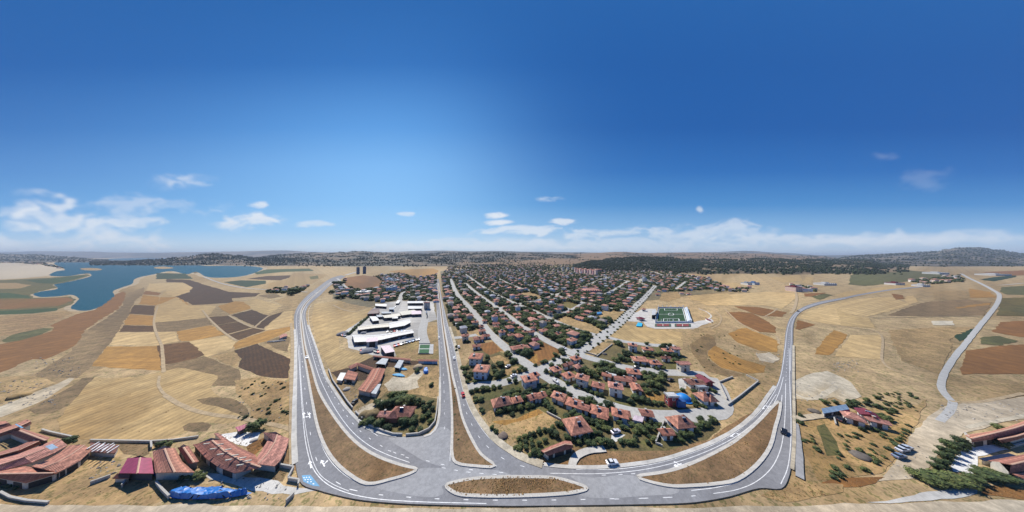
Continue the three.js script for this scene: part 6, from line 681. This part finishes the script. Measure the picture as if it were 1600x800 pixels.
T_('F7', [420, 365, 62, 380, 410, 60, 300, 420, 66, 260, 470, 66, 250, 520, 60, 210, 590, 60, 160, 620, 60, 460, 400, 36, 810, 380, 54, 880, 378, 44, 800, 205, 40], 'dark bushy tree in the hedge beside the white yard', 'hedge trees by the white yard'); T_('F7', [30, 745, 90, 130, 755, 90, 240, 750, 96, 350, 760, 96, 460, 770, 90, 560, 750, 86, 650, 720, 90, 740, 730, 96, 830, 740, 90, 930, 745, 80, 620, 655, 60, 700, 660, 60], 'large dark bushy tree in the hedge at the bottom right', 'bottom right hedge trees');
T_('C2', [560, 400, 62, 610, 430, 56, 660, 420, 50, 700, 470, 40, 690, 320, 48, 760, 330, 52, 830, 320, 54, 880, 340, 46, 740, 410, 60, 800, 400, 56, 860, 420, 60, 930, 400, 56, 980, 420, 50, 1030, 430, 46, 350, 280, 34, 310, 270, 30, 470, 215, 30, 500, 260, 30, 370, 330, 26, 170, 330, 40, 250, 330, 26, 100, 400, 34, 160, 430, 26, 220, 445, 30, 350, 540, 26, 450, 575, 36, 590, 620, 34, 640, 640, 34, 700, 670, 36, 760, 680, 30, 190, 600, 50, 260, 615, 46, 310, 620, 40, 80, 570, 44, 60, 640, 40, 130, 660, 40, 380, 680, 44, 340, 740, 34, 20, 700, 36, 530, 740, 44, 610, 750, 52, 680, 770, 44, 940, 60, 40, 980, 80, 40, 1000, 250, 56, 1040, 190, 50, 930, 270, 44, 410, 100, 30, 470, 100, 30, 520, 80, 26, 290, 50, 34, 240, 20, 30, 310, 190, 30, 250, 220, 26, 190, 250, 28, 60, 290, 36, 100, 280, 30], 'leafy garden tree in the block below the street crossing', 'garden trees below the crossing');
T_('C3', [240, 500, 66, 320, 470, 60, 390, 500, 66, 430, 460, 52, 300, 560, 60, 380, 580, 56, 210, 580, 50, 240, 640, 44, 340, 640, 44, 200, 420, 40, 420, 440, 36, 560, 210, 46, 580, 280, 50, 410, 110, 34, 440, 90, 30, 500, 90, 30, 230, 65, 26, 400, 190, 50, 470, 200, 40, 330, 190, 36, 260, 200, 40, 200, 195, 34, 20, 200, 50, 20, 260, 36, 400, 330, 36, 430, 360, 34, 350, 360, 26, 180, 325, 24, 100, 310, 20, 100, 720, 56, 180, 740, 50, 250, 760, 40, 40, 760, 50, 790, 640, 34, 795, 700, 34, 800, 760, 34, 950, 600, 34, 990, 610, 34, 660, 620, 30, 400, 780, 34, 330, 775, 30, 1040, 640, 30], 'leafy garden tree between the houses of the right-hand blocks', 'garden trees of the right-hand blocks');
T_('C1', [180, 360, 36, 220, 350, 34, 200, 430, 40, 250, 470, 36, 280, 430, 30, 320, 520, 26, 230, 520, 26, 470, 230, 40, 460, 280, 30, 540, 340, 40, 600, 310, 40, 640, 330, 50, 560, 400, 40, 640, 420, 56, 590, 460, 50, 690, 190, 34, 740, 220, 40, 760, 290, 40, 800, 270, 40, 720, 170, 26, 790, 410, 36, 850, 390, 40, 920, 380, 34, 880, 340, 26, 280, 640, 40, 340, 620, 40, 410, 610, 40, 470, 600, 40, 540, 590, 34, 610, 580, 30, 320, 720, 36, 390, 740, 40, 730, 510, 30, 800, 515, 34, 700, 680, 46, 780, 650, 40, 840, 620, 40, 900, 680, 50, 960, 650, 50, 990, 690, 46, 830, 720, 40, 660, 720, 34, 100, 100, 18, 100, 140, 18, 780, 110, 40, 830, 170, 40, 880, 190, 30, 1040, 320, 26, 230, 40, 26, 200, 30, 20], 'leafy tree in the gardens between avenue and diagonal street', 'garden trees by the avenue');
T_('C4', [30, 60, 30, 90, 40, 30, 110, 190, 34, 90, 160, 30, 300, 190, 50, 370, 170, 54, 430, 170, 50, 470, 150, 50, 520, 140, 46, 560, 150, 46, 460, 220, 34, 640, 130, 40, 700, 125, 36, 580, 60, 50, 640, 40, 44, 720, 20, 40, 420, 20, 46, 500, 10, 46, 350, 20, 40, 870, 110, 50, 920, 160, 46, 850, 70, 40, 960, 190, 36, 270, 430, 30, 220, 390, 26, 540, 520, 36, 610, 490, 36, 670, 480, 36, 720, 460, 36, 780, 430, 40, 850, 410, 40, 920, 450, 50, 980, 470, 50, 690, 540, 36, 620, 560, 36, 560, 590, 40, 500, 620, 36, 620, 620, 36, 700, 600, 36, 780, 580, 36, 850, 540, 36, 540, 640, 30, 720, 690, 50, 800, 700, 46, 680, 710, 36, 1000, 340, 36, 1050, 360, 40, 940, 370, 30], 'leafy tree in the orchard garden beside the highway', 'orchard trees by the highway');
T_('C5', [220, 60, 40, 290, 70, 44, 350, 90, 40, 545, 130, 66, 330, 160, 40, 380, 120, 34, 440, 110, 30, 40, 250, 44, 110, 230, 50, 170, 260, 46, 230, 260, 40, 40, 300, 40, 200, 320, 34, 290, 300, 40, 350, 320, 46, 420, 310, 46, 480, 330, 50, 520, 300, 44, 420, 370, 44, 500, 390, 50, 550, 400, 46, 380, 440, 44, 440, 450, 36, 330, 470, 40, 260, 500, 50, 180, 540, 46, 110, 520, 40, 40, 500, 44, 300, 570, 50, 370, 580, 46, 450, 570, 60, 530, 560, 54, 590, 580, 40, 690, 550, 50, 760, 560, 46, 830, 560, 46, 860, 510, 40, 700, 380, 40, 760, 400, 36, 830, 370, 50, 890, 390, 56, 870, 440, 50, 930, 380, 44, 930, 320, 34, 670, 330, 36, 990, 440, 34, 1040, 500, 36, 1010, 560, 30, 1040, 320, 40], 'leafy tree in the lower gardens above the grass bank', 'trees of the lower gardens');
T_('C6', [40, 430, 54, 110, 400, 46, 200, 400, 40, 190, 330, 26, 250, 350, 26, 290, 390, 34, 160, 520, 46, 400, 470, 44, 460, 500, 44, 530, 490, 50, 600, 470, 46, 640, 400, 44, 700, 370, 46, 760, 360, 50, 720, 280, 40, 640, 340, 34, 800, 340, 46, 860, 270, 40, 850, 310, 40, 900, 300, 36, 560, 400, 40, 420, 530, 34, 500, 540, 34, 690, 420, 36, 660, 30, 30, 660, 80, 34, 665, 120, 28, 740, 120, 24, 780, 130, 24, 900, 110, 26, 100, 80, 40, 30, 60, 50, 180, 90, 36, 260, 100, 30], 'leafy tree in the gardens beside the highway curve', 'trees by the highway curve');
T_('F6', [330, 212, 40, 440, 205, 30, 620, 225, 44, 660, 210, 34, 580, 240, 30, 760, 180, 26, 870, 158, 24, 760, 220, 30, 860, 250, 30, 950, 262, 24, 900, 350, 44, 950, 380, 44, 990, 380, 40, 930, 340, 30, 1050, 295, 26, 1000, 315, 30, 75, 340, 26, 75, 415, 26, 720, 490, 28, 790, 480, 24, 860, 490, 24], 'bushy green tree around the white villa', 'trees round the white villa');
T_('A2', [755, 300, 26, 775, 295, 24, 745, 310, 20, 690, 285, 16, 640, 292, 14, 1010, 250, 18, 1040, 245, 18, 985, 300, 16, 1050, 330, 20, 1020, 330, 18], 'dark tree beside the hamlet and the highway bend', 'trees of the hamlet'); T_('A4', [500, 600, 16, 530, 585, 16, 540, 550, 14, 470, 620, 16, 440, 515, 14], 'dark round tree at the avenue corner', 'avenue corner trees');
// rows of small trees along the tree-lined avenue, and the hedge-like rows of the estate
{ const q = streets[streets.findIndex((s) => Math.abs(s.w - 4.25) < .01)].q; for (let i = 2; i < q.length - 2; i++) { const t = q[i + 1].clone().sub(q[i - 1]).normalize(), s = V(-t.z, 0, t.x); for (const o of [-4, 4, 0]) if (i % 2 && o || i % 4 === 0 && !o) treeSpots.push({ x: q[i].x + s.x * o, z: q[i].z + s.z * o, r: .7 + hash(i, Math.round(o)) * .5, d: -q[i].z, label: 'small round street tree in the rows of the avenue', group: 'avenue street trees', y: .3 }); } }
for (let i = 0; i < 22; i++) { const k = i / 21, p = [545 + 33 * k, 523 - 30 * k], w = at(p); treeSpots.push({ x: w.x, z: w.z, r: 1.4, d: -w.z, label: 'dark shrub-like tree along the upper edge of the workshop estate', group: 'estate hedge trees' }); }
// trees through the town and on the plain
regions.forEach((reg, ri) => {
  const xs = reg.map((p) => p[0]), ys = reg.map((p) => p[1]), x0 = Math.min(...xs), x1 = Math.max(...xs), y0 = Math.min(...ys), y1 = Math.max(...ys), flat = reg.map((p) => ({ x: p[0], z: p[1] }));
  for (let k = 0; k < [42000, 8000, 700, 2500, 200, 260, 400][ri]; k++) { const p = [x0 + (x1 - x0) * rT(), y0 + (y1 - y0) * Math.pow(rT(), 1.1)]; if (!inPoly(p[0], p[1], flat)) continue; const w = at(p), r = (1.5 + rT() * 1.9) * (-w.z > 900 ? 1.5 : 1); if (hits(w.x, w.z, r * .45) || onStreet(w.x, w.z, r * .4) || blocked(w.x, w.z)) continue; addSpot(w.x, w.z, r * .55); treeSpots.push({ x: w.x, z: w.z, r, d: -w.z, far: true }); }
});
treeSpots.sort((a, b) => b.r / b.d - a.r / a.d);
const SINGLE_TREES = 300; let made = 0; const rest = [];
const rTr = rng(77);
for (const t of treeSpots) {
  if (made < SINGLE_TREES && t.label) {
    const i = Math.floor(rTr() * 5), P0 = protos[i], g = thing('tree', V(t.x, t.y ?? 0.1, t.z), rTr() * 6.28); const s = t.r * (.8 + rTr() * .2); g.scale.set(s, s * (/bottom right/.test(t.label) ? .5 : .66 + rTr() * .24), s); mesh('trunk', P0.trunk, barkM, g); mesh('crown', P0.crown, leafM, g); tag(g, t.label, 'tree', t.group); made++;
  } else rest.push(t);
}
{ const by = tones.map(() => []); rest.forEach((t) => by[Math.floor(rTr() * 5)].push(t)); const m = new THREE.Matrix4(), q = new THREE.Quaternion();
  by.forEach((l, i) => { const near = l.filter((t) => t.d < 260), far = l.filter((t) => t.d >= 260); for (const [set, geo, n] of [[near, protos[i].crown, 'garden_trees'], [far, fars[i], 'town_trees']]) { if (!set.length) continue; const o = new THREE.InstancedMesh(geo, leafM, set.length); set.forEach((t, k) => { q.setFromAxisAngle(V(0, 1, 0), rTr() * 6.28); const s = t.r; m.compose(V(t.x, -.05 * s, t.z), q, V(s, s * (.65 + rTr() * .35), s)); o.setMatrixAt(k, m); }); o.name = numbered(n); o.castShadow = o.receiveShadow = true; scene.add(o); tag(o, n === 'garden_trees' ? 'smaller garden greenery filling the blocks of the town' : 'mass of small green trees through the far town', 'trees', null, 'stuff'); } }); }
{ const pg = crownGeo(900, [[0, 1.1, 0, .62, 1.5], [.25, .7, .1, .5, 1], [-.25, .75, -.15, .48, 1]], 60, .28, [60, 74, 46], .85), o = new THREE.InstancedMesh(pg, leafM, pineSpots.length), m = new THREE.Matrix4(), q = new THREE.Quaternion(); pineSpots.forEach(([x, y, z, s], i) => { q.setFromAxisAngle(V(0, 1, 0), i); const k = s * (Math.abs(z) > 1700 ? 1.15 : .8); m.compose(V(x, y - .3, z), q, V(k, k, k)); o.setMatrixAt(i, m); }); o.name = 'pine_woods'; o.castShadow = o.receiveShadow = true; scene.add(o); tag(o, 'dark scattered woods covering the far slopes', 'woods', null, 'stuff'); }
// shrubs: vineyard rows, roadside and rough ground
{
  let c = 0; const rs = rng(414); const put = (p, r, label, group) => { const w = at(p), g = thing('shrub', V(w.x, .08, w.z), rs() * 6.28); const s = r * (.8 + rs() * .5); g.scale.set(s, s * .85, s); mesh('foliage', bushes[Math.floor(rs() * 5)], leafM, g); tag(g, label, 'shrub', group); c++; };
  for (const [u, v] of [[185, 545], [200, 580], [215, 615], [240, 680], [265, 708], [145, 598], [105, 600], [460, 716], [485, 748], [470, 780], [555, 600], [545, 645], [560, 690], [480, 540], [570, 548], [650, 530], [655, 566], [695, 545], [700, 705], [830, 640], [810, 755], [1000, 690], [945, 770], [1040, 620], [1010, 585], [920, 555], [940, 528], [850, 725], [805, 690]]) put(K('F6', u, v), .8, 'low round vine shrub in the dry plot below the villa', 'vine shrubs below the villa');
  for (let i = 0; i < 46; i++) put(K('B6', 260 + rs() * 250, 80 + rs() * 130 + (rs() * 20)), .5 + rs() * .3, 'small bush dotted over the slope above the villa', 'bushes above the villa');
  for (const [u, v] of [[400, 380], [420, 350], [440, 320], [455, 290], [390, 410], [375, 400], [410, 365], [430, 335], [20, 545], [5, 570], [40, 590], [90, 540], [195, 553], [265, 515], [235, 470], [170, 440], [340, 432], [265, 495], [60, 580], [10, 600]]) put(K('B6', u, v), 1, 'green bush along the edge of the vineyard plot', 'bushes edging the vineyard');
  for (let i = 0; i < 40; i++) put(K('B2', 430 + rs() * 320, 10 + rs() * 250), .4 + rs() * .5, 'dry bush on the rough ground beside the shoulder', 'bushes by the shoulder');
  for (let i = 0; i < 30; i++) { const k = rs(); put([706.5 + 4 * k + (rs() - .2) * 6 + 8 * k * k, 600 + 120 * k], .35 + rs() * .35, 'scrubby bush in the central reservation of the avenue', 'median bushes'); }
  for (let i = 0; i < 26; i++) put(K('A5', 180 + rs() * 260, 545 + rs() * 200), .4 + rs() * .5, 'dry bush on the terraced slope', 'bushes of the terraced slope');
  for (let i = 0; i < 14; i++) put(K('F5', 640 + rs() * 160, 300 + rs() * 50), .6, 'bush at the field wall behind the tiled wings', 'bushes at the field wall'); for (const [u, v] of [[0, 640], [40, 650], [80, 645], [120, 655]]) put(K('B1', u, v), 1, 'green bush at the bottom left corner', 'bottom left bushes');
}
// dry grass tufts on islands, banks and near fields: too many to count
{
  const r = rng(3131), g = crownGeo(77, [[0, .1, 0, .3, .5]], 26, .16, [154, 124, 86], .5), spots = []; const area = (q, n, y) => { const xs = q.map((p) => p.x), zs = q.map((p) => p.z), a = Math.min(...xs), b = Math.max(...xs), c = Math.min(...zs), d = Math.max(...zs); for (let i = 0; i < n; i++) { const x = a + (b - a) * r(), z = c + (d - c) * r(); if (-z < 420 && inPoly(x, z, q) && fbm(x * .2, z * .2, 3) + (r() - .5) * .3 > .48 && !onStreet(x, z, -.6)) spots.push([x, y, z]); } };
  islands.forEach((q) => area(q, 1900, roadY + .17)); for (const s of sheets) if (/grass_bank|rough|vineyard|farm_yard|vacant|stubble/.test(s.name)) area(s.q, /stubble/.test(s.name) ? 300 : /grass_bank|vineyard/.test(s.name) ? 800 : 380, s.y * .15); for (const s of sheets) if (s.name === 'field') area(s.q, 130, s.y * .3);
  const o = new THREE.InstancedMesh(g, leafM, spots.length), m = new THREE.Matrix4(), q = new THREE.Quaternion(), c = new THREE.Color(); spots.forEach(([x, y, z], i) => { q.setFromAxisAngle(V(0, 1, 0), i); const s = .14 + r() * r() * .42; m.compose(V(x, y, z), q, V(s * 1.3, s * .8, s * 1.3)); o.setMatrixAt(i, m); const k = .7 + r() * .45; o.setColorAt(i, c.setRGB(k, k * (.92 + r() * .12), k * .9)); }); o.name = 'dry_grass'; o.castShadow = o.receiveShadow = true; scene.add(o); tag(o, 'dry straw-coloured grass tufts on islands and banks', 'grass', null, 'stuff'); console.log('tufts', spots.length, 'trees', made, rest.length);
}
// ------------------------------------------------------------------ vehicles
const tyreM = M('tyre', lin(40, 40, 42)), lampM = M('lamp_glass', lin(230, 230, 224), { roughness: .3 }), tailM = M('tail_lamp', lin(170, 30, 30), { roughness: .4 }), plateM = M('car_glass', lin(30, 36, 44), { roughness: .12 });
const carBody = (() => { const s = new THREE.Shape(); s.moveTo(-2.15, .35); s.lineTo(-2.2, .75); s.quadraticCurveTo(-2.1, .92, -1.3, .96); s.lineTo(-.75, 1.02); s.lineTo(1.5, 1.02); s.quadraticCurveTo(2.1, 1, 2.15, .8); s.lineTo(2.18, .35); s.closePath(); return new THREE.ExtrudeGeometry(s, { depth: 1.6, bevelEnabled: true, bevelSize: .06, bevelThickness: .06, bevelSegments: 2 }).translate(0, 0, -.8); })();
const carCab = (() => { const s = new THREE.Shape(); s.moveTo(-.85, 1.0); s.lineTo(-.2, 1.42); s.lineTo(1.1, 1.45); s.lineTo(1.75, 1.0); s.closePath(); return new THREE.ExtrudeGeometry(s, { depth: 1.36, bevelEnabled: true, bevelSize: .05, bevelThickness: .05, bevelSegments: 2 }).translate(0, 0, -.68); })();
const carTop = box(-.12, 1.02, 1.47, 1.52, -.64, .64), wheelG = new THREE.CylinderGeometry(.33, .33, .22, 14).rotateX(Math.PI / 2), rimG = new THREE.CylinderGeometry(.2, .2, .24, 10).rotateX(Math.PI / 2), lampG = box(-.05, .05, -.08, .08, -.2, .2);
const carCols = {};
function car(p, to, rgb, label, o = {}) {
  const a = at(p), t = at(to).sub(a), g = thing(o.name ?? 'car', V(a.x, o.y ?? roadY + .01, a.z), Math.atan2(-t.z, t.x) + Math.PI), k = (g.scale.setScalar(.76), rgb.join()), m = carCols[k] ??= M('car_paint_' + k.replaceAll(',', '_'), lin(...rgb), { roughness: .35, metalness: .2 });
  mesh('body', carBody, m, g); mesh('cabin_glass', carCab, plateM, g); mesh('cabin_roof', carTop, m, g); for (const x of [-1.35, 1.35]) for (const z of [-.78, .78]) { const w = mesh('wheel', wheelG, tyreM, g); w.position.set(x, .33, z); mesh('rim', rimG, tankM, w); } for (const z of [-.55, .55]) { mesh('headlight', lampG, lampM, g).position.set(-2.2, .72, z); mesh('tail_light', lampG, tailM, g).position.set(2.2, .78, z); }
  return tag(g, label, 'car', o.group);
}
car([1225, 677.5], [1219, 705], [28, 32, 40], 'dark car driving on the right-hand highway lane past the villa lane'); car([723.5, 619], [720, 606], [168, 34, 44], 'red car driving up the avenue beside the gardens'); car([709.5, 561.5], [706, 548], [232, 234, 238], 'white car driving up the avenue in front of the red one'); car(K('B4', 672, 520), K('B4', 720, 514), [236, 236, 236], 'white car parked on the verge of the highway bend', { y: .3 }); car(K('E', 303, 418), K('E', 320, 400), [30, 36, 46], 'dark car parked alone in the farm entrance', { y: .2 });
car(K('C2', 215, 514), K('C2', 240, 530), [236, 236, 234], 'white car parked on the wide street beside the row of houses', { y: .32 }); car(K('C2', 318, 117), K('C2', 345, 132), [228, 228, 230], 'white van-like car near the street crossing', { y: .32 }); car(K('C1', 785, 450), K('C1', 815, 440), [226, 228, 232], 'white car parked in the side lane', { y: .32 }); car(K('C1', 715, 335), K('C1', 735, 325), [200, 202, 206], 'silver car parked in the garden lot', { y: .2 }); car(K('C5', 625, 435), K('C5', 655, 425), [214, 208, 214], 'pale van parked beside the concrete pad', { y: .2 }); car(K('C3', 515, 497), K('C3', 540, 490), [52, 50, 56], 'dark car parked in the yard of the mauve-roofed house', { y: .2 }); car(K('C3', 110, 345), K('C3', 130, 342), [60, 62, 70], 'dark car at the kerb above the street bend', { y: .32 }); car(K('C1', 128, 100), K('C1', 118, 70), [236, 236, 236], 'white car parked near the avenue footway', { y: .3 });
car(K('F6', 510, 392), K('F6', 530, 388), [40, 42, 52], 'dark car standing in the villa court', { y: .2 }); car(K('B6', 420, 440), K('B6', 460, 434), [210, 216, 222], 'silver car left of the dirt yard', { y: .2 }); car(K('B6', 440, 428), K('B6', 475, 424), [196, 204, 214], 'silver car behind the other at the dirt yard', { y: .2 }); car(K('B6', 400, 478), K('B6', 432, 474), [120, 140, 164], 'blue-grey car nearest the vineyard edge', { y: .2 }); car([479.5, 560], [482, 600], [240, 240, 240], 'white car coming down the highway', {}); car(K('A5', 788, 408), K('A5', 800, 400), [40, 42, 48], 'dark car far along the bending highway', {}); car(K('A3', 632, 568), K('A3', 630, 540), [236, 236, 236], 'white car on the left carriageway of the avenue', {});
{ const rs = rng(99), cols = [[232, 232, 232], [200, 202, 206], [60, 64, 72], [150, 40, 44], [120, 140, 170]]; for (const [u0, v0, u1, v1, n] of [[500, 525, 800, 470, 12], [240, 405, 560, 375, 12], [650, 585, 960, 500, 12], [420, 640, 470, 660, 4], [560, 415, 800, 400, 6], [260, 640, 360, 650, 6], [600, 160, 680, 110, 6], [1040, 180, 1050, 250, 5], [20, 450, 80, 460, 5]]) for (let i = 0; i < n; i++) { const k = (i + rs() * .6) / n, p = K('C7', u0 + (u1 - u0) * k, v0 + (v1 - v0) * k); car(p, [p[0] + 3 * (rs() - .5), p[1] + 2], pick(cols, rs), 'parked car in the yards between the white workshop roofs', { y: .27, group: 'cars of the workshop estate' }); } }
// a tractor trailer heap: rubble and straw heaps in the yards
function heap(p, r, rgb, label, h = .5) { const c = at(p), g = new THREE.SphereGeometry(r, 14, 7, 0, 6.2832, 0, Math.PI / 2), P = g.attributes.position; for (let i = 0; i < P.count; i++) { const x = P.getX(i), z = P.getZ(i), k = .75 + .5 * fbm(x * .9 + c.x, z * .9, 4); P.setXYZ(i, x * k, P.getY(i) * h * k, z * k * .9); } g.computeVertexNormals(); const o = thing('heap', V(c.x, .1, c.z)); mesh('mound', g, M('heap_' + rgb.join('_'), lin(...rgb), { map: rep(T_soil, 4) }), o); tag(o, label, 'heap'); }
heap(K('E', 400, 530), 2.4, [160, 138, 98], 'left straw-brown hay heap beside the farm gate', .7); heap(K('E', 460, 530), 2.8, [164, 142, 100], 'right straw-brown hay heap beside the farm gate', .7); heap(K('E', 235, 300), 1.6, [206, 200, 190], 'pale rubble heap in the farm yard'); heap(K('E', 860, 110), 2.6, [206, 184, 150], 'sandy heap beside the avenue row', .6); heap(K('F6', 215, 290), 1.8, [128, 118, 108], 'grey heap on the plot above the villa lane'); heap(K('C4', 350, 470), 1.8, [140, 124, 112], 'grey rubble heap in the dry garden', .4); heap(K('B4', 25, 350), 1.4, [120, 104, 96], 'brown rubble heap by the shoulder wall'); heap(K('F6', 700, 755), 2.2, [132, 122, 112], 'grey ash heap at the foot of the vineyard', .3); heap(K('C2', 800, 180), 1.6, [110, 104, 100], 'dark scrap heap in the corner lot');
heap(K('B2', 520, 375), 1, [222, 214, 204], 'small pale heap in the white farm yard'); heap(K('B1', 110, 115), 2.6, [206, 170, 112], 'tan earth heap beside the pale dirt track', .5); heap(K('C7', 40, 440), 4, [150, 150, 156], 'grey scrap heap at the left tip of the estate', .5); heap(K('C7', 340, 640), 4.4, [158, 160, 168], 'grey scrap heap below the longest workshop row', .4); heap(K('C7', 290, 425), 2.4, [170, 172, 178], 'grey scrap pile between the workshop rows', .5);
// loose stones and litter on the bare ground
{ const r = rng(606), spots = []; for (const [s, u0, u1, v0, v1, n] of [['B1', -20, 330, 20, 170, 260], ['A1', 180, 480, 680, 800, 160], ['B6', 650, 1143, 150, 260, 240], ['B2', 420, 740, 20, 260, 120], ['B1', 540, 720, 470, 620, 60], ['E', 200, 420, 220, 420, 120], ['A5', 540, 680, 655, 710, 120], ['B5', 770, 1060, 20, 140, 160], ['A6', 0, 160, 700, 770, 160], ['B6', 350, 620, 400, 600, 90], ['B2', 300, 720, 600, 740, 90]]) for (let i = 0; i < n; i++) { const p = at(K(s, u0 + (u1 - u0) * r(), v0 + (v1 - v0) * r())); spots.push(p); } const g = new THREE.DodecahedronGeometry(.5, 0), o = new THREE.InstancedMesh(g, M('stone', [1, 1, 1], { map: rep(T_soil, 1) }), spots.length), m = new THREE.Matrix4(), q = new THREE.Quaternion(), c = new THREE.Color(); spots.forEach((p, i) => { q.setFromAxisAngle(V(r(), r(), r()).normalize(), r() * 6); const s = (.1 + Math.pow(r(), 4) * .5) * (1 + p.length() * .001); m.compose(V(p.x, .05, p.z), q, V(s * 1.3, s * .7, s)); o.setMatrixAt(i, m); const k = .5 + r() * .3; o.setColorAt(i, c.setRGB(k, k * .94, k * .84)); }); o.name = 'loose_stones'; o.castShadow = o.receiveShadow = true; scene.add(o); tag(o, 'pale loose stones scattered on the bare ground', 'stones', null, 'stuff'); }
scene.fog = new THREE.FogExp2(new THREE.Color(0xd4e4f8), 0.00007);
// within a group of look-alikes, say which one by counting from the left
{
  const unit = ['', 'first', 'second', 'third', 'fourth', 'fifth', 'sixth', 'seventh', 'eighth', 'ninth', 'tenth', 'eleventh', 'twelfth', 'thirteenth', 'fourteenth', 'fifteenth', 'sixteenth', 'seventeenth', 'eighteenth', 'nineteenth'], ten = ['', '', 'twent', 'thirt', 'fort', 'fift', 'sixt'];
  const word = (n) => n < 20 ? unit[n] : n % 10 ? ten[Math.floor(n / 10)] + 'y-' + unit[n % 10] : ten[Math.floor(n / 10)] + 'ieth';
  const by = new Map(); for (const o of scene.children) { const u = o.userData; if (u.group && u.label && u.kind !== 'stuff') { const k = u.group + '|' + u.label; if (!by.has(k)) by.set(k, []); by.get(k).push(o); } }
  for (const l of by.values()) if (l.length > 1 && l.length <= 69) { l.sort((a, b) => a.position.x / -a.position.z - b.position.x / -b.position.z); l.forEach((o, i) => { o.userData.label += `, ${word(i + 1)} from the left`; }); }
}
renderer.render(scene, camera);
